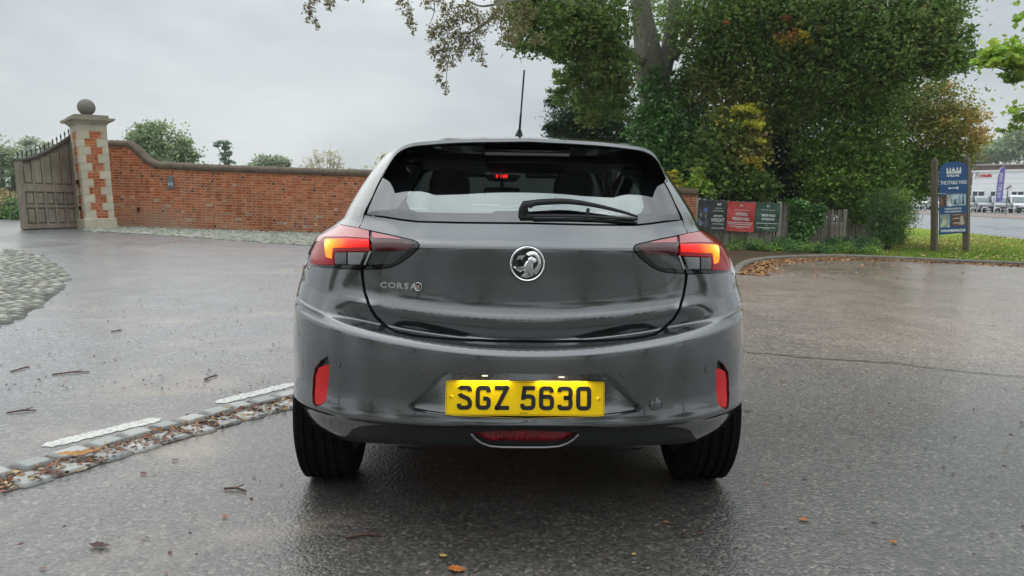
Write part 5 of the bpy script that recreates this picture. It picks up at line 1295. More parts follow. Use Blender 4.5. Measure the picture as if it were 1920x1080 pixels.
RUST = [(.15, .06, .025), (.12, .055, .022), (.18, .09, .035)]

# ---- beech: trunk, limbs, crown
bt = treebase('beech_tree', 1232, 0, 22.5, 'huge spreading beech with smooth grey trunk and long drooping boughs over the car', 'tree')
b = MB(); tr = [pd(1248, 440, 22.5), pd(1240, 330, 22.5), pd(1236, 230, 22.3), pd(1222, 150, 22.2), pd(1212, 80, 22.0), pd(1200, 0, 21.8), pd(1180, -130, 21.5)]
tr[0][2] = -.1; b.tube([tuple(p) for p in catmull(tr, 5)], list(np.interp(np.linspace(0, 1, 31), [0, .3, .6, .8, 1], [.62, .50, .40, .28, .22])), 16)
loc(b.build('trunk', M_beech, bt, True), bt)
b = MB(); limb(b, [pd(1232, 170, 22.3), pd(1252, 100, 22.2), pd(1262, 30, 22), pd(1275, -80, 21.8)], .26, .16, 10)
limb(b, [pd(1238, 170, 23.2), pd(1300, 145, 23.0), pd(1370, 115, 22), pd(1430, 75, 20.4), pd(1500, 30, 20), pd(1600, -20, 19.5)], .17, .09, 8)
limb(b, [pd(1215, 120, 22.1), pd(1150, 80, 20.5), pd(1100, 20, 19), pd(1000, -10, 17), pd(930, 5, 15)], .17, .05, 8)
limb(b, [pd(1262, 110, 22.1), pd(1290, 60, 21.8), pd(1310, 0, 21.6)], .13, .08, 8)
limb(b, [pd(1600, -40, 19), pd(1680, 60, 19), pd(1740, 120, 19), pd(1790, 110, 19)], .07, .02, 6)
limb(b, [pd(1010, -40, 16), pd(945, 0, 14.5), pd(925, 30, 14), pd(885, 60, 13.8), pd(860, 62, 13.6)], .05, .012, 6)
limb(b, [pd(1010, -10, 15), pd(930, 8, 14), pd(895, 10, 14), pd(860, -10, 14)], .03, .01, 6)
limb(b, [pd(930, -30, 14), pd(800, -60, 13), pd(650, -60, 12.5), pd(590, -20, 12.5)], .05, .012, 6)
for pts_ in ([(862, 60), (845, 95), (838, 135), (836, 178)], [(590, -20), (580, 10), (592, 45)], [(645, -60), (628, -10), (618, 16)], [(770, -50), (765, 10), (775, 50)], [(885, 60), (900, 90), (905, 120)], [(800, -50), (815, 10), (805, 50)], [(1250, -20), (1400, -60), (1500, -40)]):
    limb(b, [pd(x, y, 13.4) for x, y in pts_], .014, .004, 5)
loc(b.build('bough', M_beech, bt, True), bt)
cb = [B(1010, 40, 55, 60, 18, 3000), B(1075, 45, 60, 60, 19, 4200), B(1130, 40, 50, 70, 19.5, 4400), B(1115, 110, 50, 45, 19.5, 2800), B(1060, 95, 35, 28, 19, 1100),
 B(1050, 165, 22, 30, 19.5, 550), B(1090, 150, 32, 40, 20, 1300), B(1150, 130, 38, 50, 20, 2400), B(1120, 200, 40, 32, 20.5, 1300), B(1165, 190, 24, 40, 20.8, 1000), B(980, 15, 40, 35, 17.5, 1100),
 B(1355, 30, 85, 80, 21, 7000), B(1440, 20, 120, 80, 20.5, 9500), B(1560, 20, 120, 80, 20, 9000), B(1660, 40, 100, 80, 19.5, 7500), B(1335, 115, 50, 55, 21.7, 3800), B(1380, 165, 80, 55, 21.3, 3800, OLIVE+TAWNY), B(1450, 130, 90, 60, 20.8, 6500), B(1540, 120, 90, 60, 20.5, 6500), B(1620, 110, 80, 60, 20, 5200),
 B(1700, 90, 70, 60, 19.3, 4200), B(1740, 60, 50, 60, 19, 3200), B(1755, 10, 45, 40, 19, 2200), B(1770, 110, 38, 42, 19, 1500), B(1795, 90, 28, 36, 19, 700), B(1480, 210, 60, 40, 21, 2200), B(1250, 40, 60, 60, 24.5, 2200), B(1400, 225, 60, 40, 22, 1800, TAWNY), B(1500, -120, 320, 90, 20, 7000), B(1150, -120, 200, 80, 19, 4500), B(880, -110, 160, 60, 15, 1800),
 B(1365, 45, 14, 8, 19.5, 50, RUST), B(1480, 70, 24, 30, 19.3, 110, RUST), B(1730, 15, 14, 12, 18.7, 110, RUST), B(1475, 40, 14, 12, 19.3, 120, RUST), B(1500, 60, 40, 26, 19.5, 300, GOLD)]
loc(leaves('crown', cb, .115, OLIVE, bt, seed=2, clump=34, spread=.25, droop=.6), bt)
hb_ = []
def spray(x, y, rx, ry, n, Y=13.6): hb_.append(B(x, y, rx, ry, Y, n, ry_d=.18))
for q in ((582, 8, 10, 16, 130), (580, 32, 7, 14, 90), (594, 40, 5, 12, 50), (602, -5, 14, 10, 100), (618, 6, 12, 9, 110), (655, -12, 14, 8, 60), (680, 2, 5, 5, 16),
 (748, 2, 8, 12, 90), (762, 18, 9, 14, 130), (771, 40, 7, 14, 100), (776, 54, 4, 8, 36), (800, 0, 18, 12, 140), (832, 12, 16, 16, 200), (855, 25, 20, 22, 360), (880, 18, 18, 20, 280), (820, 50, 14, 16, 200), (810, 66, 8, 14, 130), (845, 60, 22, 20, 420), (872, 70, 18, 18, 320), (900, 45, 18, 24, 320),
 (835, 90, 14, 18, 280), (812, 96, 8, 12, 100), (828, 118, 10, 14, 170), (822, 142, 8, 12, 110), (834, 158, 5, 12, 60), (838, 176, 4, 8, 28), (860, 96, 10, 16, 150), (848, 118, 6, 8, 60), (895, 84, 10, 16, 150), (903, 108, 7, 12, 70), (908, 121, 4, 5, 18), (884, 100, 6, 12, 60), (930, 30, 18, 22, 260), (945, 10, 20, 20, 240), (952, 55, 14, 16, 150), (938, 80, 8, 8, 50),
 (968, 50, 20, 24, 300, 15), (985, 20, 24, 24, 340, 16), (960, 76, 14, 12, 130, 15), (952, 70, 12, 10, 90), (1008, 70, 18, 14, 200, 16)): spray(*q)
loc(leaves('drooping_leaves', hb_, .052, [(.085, .075, .035), (.065, .06, .03), (.11, .085, .045), (.10, .11, .05)], bt, seed=4, clump=8, spread=.30, droop=.8), bt)
ivb = [B(1225, 150, 26, 30, 21.9, 900), B(1232, 200, 38, 40, 21.8, 1900), B(1245, 250, 55, 45, 21.6, 2600), B(1240, 300, 55, 50, 21.5, 3000), B(1262, 350, 70, 45, 21.3, 3200), B(1215, 270, 35, 50, 21.8, 1500), B(1205, 230, 14, 30, 22, 500), B(1290, 160, 45, 40, 22.4, 1600), B(1300, 230, 40, 50, 22.3, 1800)]
loc(leaves('ivy', ivb, .105, IVY, bt, M_leafg, seed=5, clump=16, spread=.28, asp=.85), bt)
# ---- dark yew left of the trunk
yt = treebase('yew_tree', 1110, 0, 24, 'dark yew with feathery drooping sprays left of the ivy-clad beech trunk')
b = MB(); limb(b, [pd(1110, 440, 24), pd(1112, 300, 24), pd(1115, 120, 24)], .3, .08, 8); loc(b.build('trunk', M_bark, yt, True), yt)
yb = [B(1110, 170, 55, 50, 24, 2600), B(1080, 215, 50, 35, 23.8, 2300), B(1130, 230, 60, 50, 24, 4200), B(1060, 255, 35, 26, 23.6, 1500), B(1090, 290, 60, 40, 24, 4000), B(1150, 290, 50, 50, 24.3, 3300), B(1035, 235, 18, 12, 23.4, 350), B(1040, 190, 18, 10, 23.4, 280), B(1032, 268, 16, 12, 23.4, 320), B(1050, 330, 55, 30, 24, 1600), B(1130, 350, 80, 40, 24, 3000)]
loc(leaves('crown', [(q[0], q[1], int(q[2]*1.7)) for q in yb], .12, DEEP+[(.03, .05, .025)], yt, seed=6, clump=26, spread=.28, asp=.35, droop=.5), yt)
# ---- field maple / saplings / understorey behind wall and fence
def bushy(name, blobs, size, pal, label, cat, px, Y, seed, m=None, trunk=None, group=None, **kw):
    e = treebase(name, px, 0, Y, label, cat, group); b = MB()
    tb_ = trunk or [(px, 440), (px+3, 380), (px-2, 320)]; limb(b, [pd(x, y, Y) for x, y in tb_], .09, .02, 7)
    for k, bl in enumerate(blobs[:6]):
        c = arr(bl[0]); p0 = pd(tb_[1][0], tb_[1][1], Y); limb(b, [p0, (p0+c)/2+np.array([0, 0, .1]), c], .035, .008, 5)
    loc(b.build('trunk', M_bark, e, True), e); loc(leaves('crown', blobs, size, pal, e, m, seed=seed, **kw), e); return e
bushy('maple_sapling', [B(1375, 240, 46, 36, 20.5, 900, OLIVE+OLIVE+GOLD[:1]), B(1400, 205, 26, 9, 20.1, 200, [(.42, .30, .04)]), B(1415, 233, 22, 7, 20, 200, [(.46, .32, .04)]), B(1395, 285, 40, 40, 20.5, 1300, OLIVE+TAWNY), B(1428, 262, 9, 8, 20, 80, [(.42, .29, .04)]), B(1350, 222, 22, 20, 20.4, 200, GOLD[1:]+OLIVE), B(1345, 270, 40, 45, 20.6, 1500, OLIVE), B(1380, 335, 50, 36, 20.6, 2200, GREEN+OLIVE), B(1415, 300, 14, 12, 20, 130, GOLD), B(1320, 310, 40, 40, 20.8, 1600, GREEN), B(1420, 350, 36, 30, 20.8, 1200, OLIVE)], .12, OLIVE, 'maple with bright golden yellow leaves among green, behind the black banner', 'tree', 1370, 20.5, 8, clump=12, spread=.34, asp=.8)
bushy('sycamore_sapling', [B(1310, 325, 14, 10, 19.9, 130, LIME), B(1312, 345, 20, 10, 19.9, 170, LIME), B(1295, 350, 12, 8, 19.9, 80, LIME), B(1325, 362, 24, 8, 19.9, 130, LIME)], .13, LIME, 'small bright lime green sapling rising over the end of the brick wall', 'sapling', 1310, 19.9, 9, clump=8, spread=.4, asp=.85, trunk=[(1315, 400), (1312, 370), (1310, 330)])
bushy('hazel_sapling', [B(1262, 325, 10, 8, 19.9, 70, GOLD), B(1268, 345, 16, 10, 19.9, 120, GOLD+LIME)], .12, GOLD, 'small yellow leaved sapling just right of the car roof above the wall', 'sapling', 1266, 19.9, 10, clump=8, spread=.4, asp=.85, trunk=[(1268, 400), (1266, 370), (1264, 335)])
bushy('holly_thicket', [B(1460, 250, 60, 60, 23, 5500), B(1450, 330, 70, 60, 23.3, 7500), B(1530, 330, 60, 60, 23.5, 5500), B(1400, 360, 60, 40, 23.5, 3500), B(1500, 200, 60, 40, 23.5, 2600), B(1600, 340, 60, 60, 24, 4500), B(1330, 280, 80, 80, 24.5, 4500), B(1250, 250, 90, 90, 25, 3500)], .11, DEEP, 'near black holly thicket in the gloom behind the green banner', 'bush', 1470, 23.3, 12, clump=20, spread=.36, trunk=[(1470, 460), (1470, 380), (1475, 300)])
bushy('lime_tree', [B(1590, 200, 70, 60, 21.2, 4500, GREEN), B(1560, 270, 65, 50, 21, 4200, GREEN), B(1620, 270, 60, 60, 21, 4200, GREEN), B(1580, 340, 65, 50, 20.8, 4000, GREEN+LIME[:1]), B(1640, 340, 55, 55, 20.8, 3600, GREEN), B(1550, 380, 50, 22, 20.8, 1300, GREEN+OLIVE), B(1610, 390, 50, 22, 20.6, 1500, GREEN+LIME[:1]), B(1640, 180, 50, 50, 21.3, 2200, GREEN+OLIVE), B(1530, 350, 20, 30, 21.2, 500, GREEN+OLIVE)], .10, GREEN, 'fresh green broadleaf tree in mid wood above the bare end of the fence', 'tree', 1590, 21, 13, clump=18, spread=.3, asp=.75, trunk=[(1600, 460), (1600, 360), (1595, 260)])
bushy('oak_tree', [B(1690, 200, 60, 60, 21.8, 3800, OLIVE), B(1730, 240, 60, 50, 21.6, 4200, OLIVE+TAWNY), B(1770, 200, 50, 40, 21.5, 1700, TAWNY+OLIVE), B(1800, 235, 42, 40, 21.5, 1700, TAWNY), B(1790, 280, 46, 26, 21.5, 1700, OLIVE+TAWNY), B(1830, 225, 18, 26, 21.4, 300, TAWNY), B(1740, 305, 60, 34, 21.6, 3400, OLIVE), B(1690, 320, 50, 40, 21.6, 3000, OLIVE), B(1830, 262, 20, 20, 21.4, 350, TAWNY), B(1700, 360, 46, 20, 21.6, 1600, OLIVE), B(1790, 310, 24, 14, 21.5, 420, OLIVE), B(1725, 350, 36, 18, 21.6, 900, OLIVE), B(1760, 160, 24, 20, 21.5, 350, TAWNY)], .095, OLIVE, 'oak turning tawny at the right edge of the wood over the blue sign', 'tree', 1690, 22, 14, clump=16, spread=.3, trunk=[(1690, 460), (1690, 350), (1700, 250)])
bushy('dense_shrub', [B(1665, 395, 36, 38, 19.3, 5600, [(.045, .08, .03), (.03, .06, .022), (.06, .10, .035)]), B(1685, 400, 28, 32, 19.0, 3200, [(.08, .12, .03), (.06, .10, .03)]), B(1659, 425, 26, 26, 19.2, 3800, [(.03, .055, .022), (.04, .07, .025)]), B(1690, 372, 20, 22, 19, 800, [(.10, .14, .035)]), B(1672, 440, 30, 20, 18.8, 2600, [(.04, .07, .025)])], .055, DEEP, 'dense dark green shrub bulging round the far end of the fence', 'shrub', 1665, 19.2, 15, clump=20, spread=.3, asp=.4, trunk=[(1665, 468), (1665, 440), (1668, 410)])
# a beech leaf edge of another tree coming in from the right
bushy('sycamore_tree', [B(1880, 90, 20, 14, 9.5, 110, LIME, .22), B(1855, 105, 22, 12, 9.5, 150, LIME, .22), B(1890, 110, 26, 10, 9.5, 120, LIME, .22), B(1848, 118, 16, 7, 9.5, 60, LIME, .2), B(1912, 105, 20, 22, 9.5, 150, LIME, .22), B(1905, 135, 20, 12, 9.5, 110, GREEN+LIME, .22), B(1895, 148, 14, 7, 9.5, 40, GREEN, .2), B(1912, 215, 14, 16, 9.5, 90, GREEN+LIME, .22), B(1900, 240, 9, 8, 9.5, 36, GREEN, .2), B(1918, 45, 8, 14, 9.5, 40, LIME, .2), B(2130, 60, 110, 150, 10, 2600, GREEN+LIME)], .085, LIME, 'lime green branch of a sycamore reaching in at the right edge against the sky', 'tree', 2250, 10, 16, clump=10, spread=.36, asp=.85, trunk=[(2250, 520), (2240, 300), (2200, 150)])
bo = bpy.data.objects['sycamore_tree']; b = MB(); limb(b, [pd(2230, 200, 10), pd(2050, 90, 9.8), pd(1950, 110, 9.6), pd(1885, 118, 9.5), pd(1845, 112, 9.5)], .06, .006, 6); limb(b, [pd(1990, 110, 9.6), pd(1920, 125, 9.5), pd(1880, 130, 9.5)], .012, .004, 5); limb(b, [pd(2100, 160, 9.8), pd(1950, 205, 9.6), pd(1905, 235, 9.5)], .02, .004, 5); loc(b.build('branch', M_bark, bo, True), bo)

# =================================================================== verge, kerb, fence, banners
kin = kc                              # kerb line
n = len(kin); off_in = []
tk = np.gradient(kin, axis=0); tk /= np.linalg.norm(tk, axis=1, keepdims=True); nk = np.c_[-tk[:, 1], tk[:, 0]]
vp = [tuple(p) for p in kin+nk*.11]
lawn_poly = vp[8:]+[(45, 24)]+P2((1920, 451.5), (1850, 443), (1780, 436.5), (1720, 429.5), (1660, 425), (1560, 420))
lp2 = vp+[(45, kc[-1][1]+.1), (45, 21.5)]+[tuple(q) for q in P2((1920, 452), (1850, 443.5), (1780, 437), (1720, 430), (1640, 424), (1500, 419), (1350, 419))]+[(5.5, 24), tuple(WB+np.array([.2, .3])), tuple(WB+np.array([.1, -.1]))]
terrain_patch('lawn', lp2, .068, M_lawn, .7)
kr = empty('kerb', (0, 0, 0)); kr['kind'] = 'structure'
M_kerb = attr_mat('kerb_stone', .6, 0, .2, 8, .3, 60, .4)
ka = np.r_[0, np.cumsum(np.linalg.norm(np.diff(kin, axis=0), axis=1))]; s_ = 0; i = 0
while s_ < ka[-1]-.2:
    L_ = .88 if s_ > 1.2 else .5; V_ = []
    for k in range(5):
        q = s_+.008+(L_-.016)*k/4; p = np.array([np.interp(q, ka, kin[:, 0]), np.interp(q, ka, kin[:, 1])]); p2 = np.array([np.interp(q+.05, ka, kin[:, 0]), np.interp(q+.05, ka, kin[:, 1])]); t_ = p2-p; t_ /= np.linalg.norm(t_)+1e-9
        if np.linalg.norm(t_) < .5: t_ = tk[-1]
        n_ = np.array([-t_[1], t_[0]]); g_ = float(gz(*p)); hh = .080*min(1, .35+q/1.5)
        for a_, h_ in ((0, -.05), (0, hh-.02), (.02, hh), (.11, hh), (.11, -.05)): V_.append((p[0]+n_[0]*a_, p[1]+n_[1]*a_, g_+h_))
    F_ = [(5*k+j, 5*k+5+j, 5*k+6+j, 5*k+1+j) for k in range(4) for j in range(4)]+[(0, 1, 2, 3, 4), (24, 23, 22, 21, 20)]
    g_ = random.uniform(.8, 1.15); mesh_np('kerb_stone', V_, F_, M_kerb, kr, False, [(.20*g_, .185*g_, .155*g_)]*len(F_)); s_ += L_; i += 1
# planting bed under the fence
bedp = vp[1:34]+[tuple(q) for q in P2((1655, 462), (1640, 424), (1500, 419), (1350, 419))]+[(5.5, 24), tuple(WB+np.array([.2, .3])), tuple(WB+np.array([.12, -.1]))]
terrain_patch('planting_bed', bedp, .076, simple('leafy_earth', (.085, .06, .038), .95, .5, 5, bmp=.8, bscale=25, spec=.1), .5)
# leaf drift along the kerb
pts = []
for k in range(6500):
    q = random.uniform(0, ka[-1]-2) if random.random() < .7 else random.uniform(0, 7); p = np.array([np.interp(q, ka, kin[:, 0]), np.interp(q, ka, kin[:, 1])]); i = min(len(nk)-1, int(np.interp(q, ka, np.arange(n)))); w_ = abs(random.gauss(0, .22))+.01; w_ = w_ if random.random() < .93 else w_*5
    pts.append(p-nk[i]*w_)
for k in range(500): p = at(random.uniform(1384, 1440), random.uniform(490, 512)); pts.append(p[:2])
leaf_scatter('kerb_leaves', pts, .065, [(.34, .14, .05), (.26, .10, .045), (.42, .22, .09), (.20, .09, .05), (.50, .34, .14), (.28, .17, .10)], M_litter, 21, .4, .008, label='drift of orange and brown leaves along the right kerb')
pts = []
lpa = np.array(lp2)
while len(pts) < 900:
    p = at(random.uniform(1560, 1920), random.uniform(445, 492), .068)
    if inside(p[:2], lpa)[0]: pts.append((p[0], p[1], p[2]+.02))
leaf_scatter('lawn_leaves', pts, .07, [(.45, .25, .10), (.55, .45, .18), (.30, .13, .05), (.60, .52, .30)], M_litter, 22, .4, .01, label='pale and orange leaves lying in the lawn grass')
# grass blades
r = np.random.default_rng(31); GPt = []
while len(GPt) < 26000:
    px, py = r.uniform(1540, 1990, 3000), 428+70*r.random(3000)**.8
    for a_, c_ in zip(px, py):
        p = CPOS+ray(a_, c_)*1.0; d = ray(a_, c_); t = (CAMH-.0)/-d[2]; q = CPOS+d*t
        GPt.append((q[0], q[1]))
GPt = np.array(GPt); GPt = GPt[inside(GPt, lpa)]; n_g = len(GPt)
hgt = r.uniform(.03, .075, n_g); th = r.uniform(0, 2*pi, n_g); wv = .010*np.maximum(1, GPt[:, 1]/17); z = gz(GPt[:, 0], GPt[:, 1])+.066; lean = r.normal(0, .03, (n_g, 2))
V = np.stack([np.c_[GPt[:, 0]-np.cos(th)*wv, GPt[:, 1]-np.sin(th)*wv, z], np.c_[GPt[:, 0]+np.cos(th)*wv, GPt[:, 1]+np.sin(th)*wv, z], np.c_[GPt+lean, z+hgt]], 1).reshape(-1, 3)
kk = np.array([(.17, .32, .03), (.22, .38, .045), (.30, .36, .07), (.36, .26, .09), (.12, .24, .03)]); fld = np.sin(GPt[:, 0]*.9+1)*np.sin(GPt[:, 1]*.8)+.5*np.sin(GPt[:, 0]*2.3+GPt[:, 1])
fld2 = (GPt[:, 1] > 20.5)*.9
ci = np.where(fld+fld2+r.normal(0, .5, n_g) > .9, 3, r.integers(0, 3, n_g)); ci = np.where(r.random(n_g) < .15, 4, ci)
g_o = mesh_np('grass', V, np.arange(3*n_g).reshape(n_g, 3), M_leaf, None, False, kk[ci]*r.uniform(.75, 1.25, (n_g, 1))); tag(g_o, 'short mown grass of the lawn behind the right kerb', 'grass', kind='stuff')

# fence of split pales
M_pale = attr_mat('grey_pale', .85, 0, .25, 14, .3, 60, .2)
fpx = [(1308, 373.5, 18.6), (1380, 376.5, 18.6), (1458, 380, 18.6), (1487, 387, 19.3), (1546, 392.5, 19.9), (1582, 394, 19.9), (1616, 400.5, 21.4), (1640, 403, 22.6)]
fence = empty('pale_fence', (*pd(1308, 460, 18.6)[:2], 0), 0, 'weathered grey pale fence running from the brick wall to the dark shrub', 'fence')
FP = [pd(x, y, Y) for x, y, Y in fpx]; fa = np.r_[0, np.cumsum([np.linalg.norm((FP[i+1]-FP[i])[:2]) for i in range(len(FP)-1)])]
def fpos(s_): return np.array([np.interp(s_, fa, [p[k] for p in FP]) for k in range(3)])
s_ = .0; npale = 0
while s_ < fa[-1] and npale < 290:
    ww = random.uniform(.045, .065); p = fpos(s_+ww/2); q = fpos(s_+ww/2+.05); a_ = atan2(q[1]-p[1], q[0]-p[0]); zb = float(gz(p[0], p[1]))+.06; zt = p[2]+random.uniform(-.012, .008); h_ = zt-zb; g_ = random.uniform(.72, 1.25)
    b = MB(); t_ = .02; x = ww/2-.004
    col = random.choice([(.24, .22, .18), (.20, .185, .15), (.27, .25, .21), (.19, .19, .14)]); col = tuple(c*g_ for c in col)
    vs = [(-x, -t_/2, 0), (x, -t_/2, 0), (x, t_/2, 0), (-x, t_/2, 0), (-x, -t_/2, h_), (x, -t_/2, h_-random.uniform(0, .015)), (x, t_/2, h_-.01), (-x, t_/2, h_)]
    b.add(vs, [(3, 2, 1, 0), (4, 5, 6, 7), (0, 1, 5, 4), (1, 2, 6, 5), (2, 3, 7, 6), (3, 0, 4, 7)], col)
    o = b.build('pale', M_pale, fence); o.location = Vector((p[0], p[1], zb))-Vector(fence.location); o.rotation_euler = (random.uniform(-.015, .015), random.uniform(-.02, .02), a_); s_ += ww+random.uniform(.002, .012); npale += 1
for x in (1309, 1460, 1583):
    p = fpos(np.interp(x, [q[0] for q in fpx], fa)); zb = float(gz(p[0], p[1])); h_ = p[2]+.03-zb; b = MB(); b.bbox((0, .0, h_/2), (.09, .09, h_), .008, col=(.34, .31, .26)); o = b.build('post', M_pale, fence); o.location = Vector((p[0], p[1]-.06, zb))-Vector(fence.location)
for dz in (.25, .85):
    b = MB(); b.tube([tuple(fpos(s)+np.array([0, .05, dz-1.2+.05])-np.array(fence.location)) for s in np.linspace(0, fa[-1], 20)], .03, 5, col=(.18, .17, .14)); b.build('fence_rail', M_pale, fence)
# banners
M_txt = mat('banner_white', None, Base_Color=(.62, .62, .62, 1), Roughness=.6)
def banner(x0_, x1_, yt0, yt1, yb0, yb1, col, label, lines, extra=None):
    tl, tr_, bl_, br = pd(x0_, yt0, 18.46), pd(x1_, yt1, 18.46), pd(x0_, yb0, 18.46), pd(x1_, yb1, 18.46); W_ = np.linalg.norm(tr_-tl); H_ = (np.linalg.norm(tl-bl_)+np.linalg.norm(tr_-br))/2
    e = empty('banner', bl_, 0, label, 'banner', 'event banners tied to the fence'); ex = Vector((tr_-tl)/W_); ez = Vector((0, 0, 1)); ez = (ez-ex*ez.dot(ex)).normalized(); ey = ez.cross(ex)
    M4 = Matrix((ex, ez, -ey)).transposed().to_4x4()       # local x right, y up, z to the viewer
    def wob(x, y): 
        d = min(x, W_-x)/W_*2; return .012*sin(x*9+y*5)*min(1, d*2)+.010*sin(x*4.3-y*11+W_*7)+.006*sin(x*23+y*17)*(1-d)
    nx, ny = 22, 22; vs = [(W_*i/nx, H_*j/ny-.012*sin(pi*i/nx)*(j == ny), wob(W_*i/nx, H_*j/ny)) for j in range(ny+1) for i in range(nx+1)]
    fs = [(j*(nx+1)+i, j*(nx+1)+i+1, (j+1)*(nx+1)+i+1, (j+1)*(nx+1)+i) for j in range(ny) for i in range(nx)]
    nb = len(vs); vs += [(x, y, z-.004) for x, y, z in vs]; fs += [tuple(nb+k for k in reversed(f)) for f in fs]
    b = MB(); b.mat = M4; b.add(vs, fs); b.build('cloth', simple('banner_'+label.split()[0], col, .42, .06, 3), e, True, recalc=False)
    for t, x, y, h_, sx_ in lines:
        if t == '-':
            b = MB(); b.mat = M4; seg_ = 14; pts_ = [(x-sx_/2+sx_*k/seg_, y) for k in range(seg_+1)]
            vs = [q for a_, c_ in pts_ for q in ((a_*W_, c_*H_-h_*H_/2, wob(a_*W_, c_*H_)+.003), (a_*W_, c_*H_+h_*H_/2, wob(a_*W_, c_*H_)+.003))]
            b.add(vs, [(2*k, 2*k+2, 2*k+3, 2*k+1) for k in range(seg_)]); b.build('text_line', M_txt, e)
        elif t == '#':
            b = MB(); b.mat = M4; 
            for dx, hh in ((-.055, .07), (-.035, .045), (-.015, .045), (0, .06), (.015, .045), (.035, .045), (.055, .07)): b.add([((x+dx-.014)*W_, y*H_, wob(x*W_, y*H_)+.004), ((x+dx+.014)*W_, y*H_, wob(x*W_, y*H_)+.004), ((x+dx+.014)*W_, (y+hh)*H_, wob(x*W_, y*H_)+.004), ((x+dx)*W_, (y+hh+.02)*H_, wob(x*W_, y*H_)+.004), ((x+dx-.014)*W_, (y+hh)*H_, wob(x*W_, y*H_)+.004)], [(0, 1, 2, 3, 4)])
            b.build('crest', M_txt, e)
        else:
            V, F = text_mesh(t, h_*H_*1.35, 0, .004, sx_); b = MB(); b.mat = M4
            b.add([(x*W_+v[0], y*H_+v[1], wob(x*W_+v[0], y*H_+v[1])+.004) for v in V], F); b.build('lettering', M_txt, e)
    if extra: extra(e, M4, W_, H_, wob)
def portraits(e, M4, W_, H_, wob):
    for cx, col, dy in ((.10, (.30, .24, .20), 0), (.28, (.28, .20, .16), -.03)):
        b = MB(); b.mat = M4
        def ell(x, y, rx, ry, c, z): b.add([((x+rx*cos(a))*W_, (y+ry*sin(a))*H_, z+wob(x*W_, y*H_)) for a in np.linspace(0, 2*pi, 16, endpoint=False)], [tuple(range(16))], c)
        ell(cx, .30+dy, .09, .17, (.10, .10, .11) if cx > .2 else (.16, .18, .22), .004); ell(cx, .52+dy, .032, .07, col, .006)
        if cx > .2: ell(cx-.01, .66, .075, .09, (.10, .15, .42), .005)
        b.build('printed_figure', attr_mat('banner_print', .6, 0, .2, 4), e)
banner(1307, 1359, 373.8, 375.2, 432.5, 433, (.035, .038, .042), 'charcoal banner with two dim figures and the word WRIGHT, next to the brick wall end', [('#', .74, .83, 0, 0), ('-', .72, .74, .012, .26), ('-', .72, .655, .016, .38), ('JOHN MICHAEL', .73, .47, .055, .55), ('WRIGHT', .73, .30, .13, .62), ('-', .74, .235, .018, .42), ('-', .74, .10, .018, .44)], portraits)
banner(1360.5, 1412.5, 375.2, 378.2, 432.5, 432.5, (.48, .055, .05), 'red banner reading WITCHES AND WIZARDS WEEK, middle one on the fence', [('#', .52, .83, 0, 0), ('-', .52, .715, .014, .54), ('WITCHES &', .52, .54, .095, .62), ('WIZARDS WEEK', .50, .38, .095, .62), ('-', .50, .30, .022, .92), ('-', .50, .24, .022, .86), ('-', .50, .165, .022, .76), ('-', .50, .12, .012, .26)])
banner(1413.5, 1459, 378.4, 380.6, 432.8, 434, (.035, .085, .055), 'dark green banner reading WINTER WALKS AND WORKSHOPS, rightmost on the fence', [('#', .52, .84, 0, 0), ('-', .52, .745, .014, .54), ('WINTER WALKS', .54, .52, .08, .60), ('& WORKSHOPS', .54, .39, .08, .60), ('-', .50, .28, .024, .90), ('-', .50, .22, .014, .12), ('-', .50, .13, .022, .76), ('-', .50, .085, .012, .26)])
# ivy over the fence, ground cover
def clump_thing(name, blobs, size, pal, label, cat, m, seed, px, Y, **kw):
    p = pd(px, 470, Y); e = empty(name, (p[0], Y, float(gz(p[0], Y))), 0, label, cat); loc(leaves('leaves', blobs, size, pal, e, m, seed=seed, **kw), e)
    b = MB()
    for k in range(5): q = arr(blobs[k % len(blobs)][0]); limb(b, [np.array([p[0]+.1*k-.2, Y, float(gz(p[0], Y))]), (np.array([p[0], Y, .3])+q)/2, q], .012, .005, 5)
    loc(b.build('stem', M_bark, e), e)
clump_thing('ivy', [B(1500, 385, 18, 9, 19.0, 340, IVY, .12), B(1525, 392, 24, 8, 19.2, 380, IVY, .12), B(1500, 410, 22, 20, 19.1, 800, IVY, .10), B(1525, 412, 22, 18, 19.3, 620, IVY, .10), B(1497, 440, 16, 22, 19.0, 560, IVY, .10), B(1538, 398, 8, 16, 19.5, 160, IVY, .1), B(1512, 432, 16, 16, 19.1, 330, IVY, .1), B(1480, 378, 12, 4, 18.8, 70, IVY, .1)], .075, IVY, 'thick ivy hanging over the middle of the fence', 'ivy', M_leafg, 41, 1505, 19.0, clump=10, spread=.3, asp=.9, flat=1.0)
clump_thing('bramble_bush', [B(1600, 455, 34, 11, 18.4, 1000, DEEP+[(.05, .09, .04)], .4), B(1570, 458, 24, 9, 18.3, 800, DEEP+IVY, .4), B(1630, 456, 20, 9, 18.5, 500, IVY, .4), B(1618, 462, 10, 6, 18.2, 90, LIME+GOLD, .3)], .06, DEEP, 'dark bramble bush against the bare end of the fence', 'bush', M_leaf, 42, 1598, 18.4, clump=14, spread=.32)
clump_thing('bramble_bush', [B(1468, 458, 22, 12, 18.0, 620, DEEP+IVY, .35), B(1490, 462, 16, 9, 17.9, 320, DEEP+[(.05, .08, .03)], .3)], .06, DEEP, 'low dark bramble between the green banner and the hanging ivy', 'bush', M_leaf, 43, 1470, 18.0, clump=12, spread=.32)
gc = []
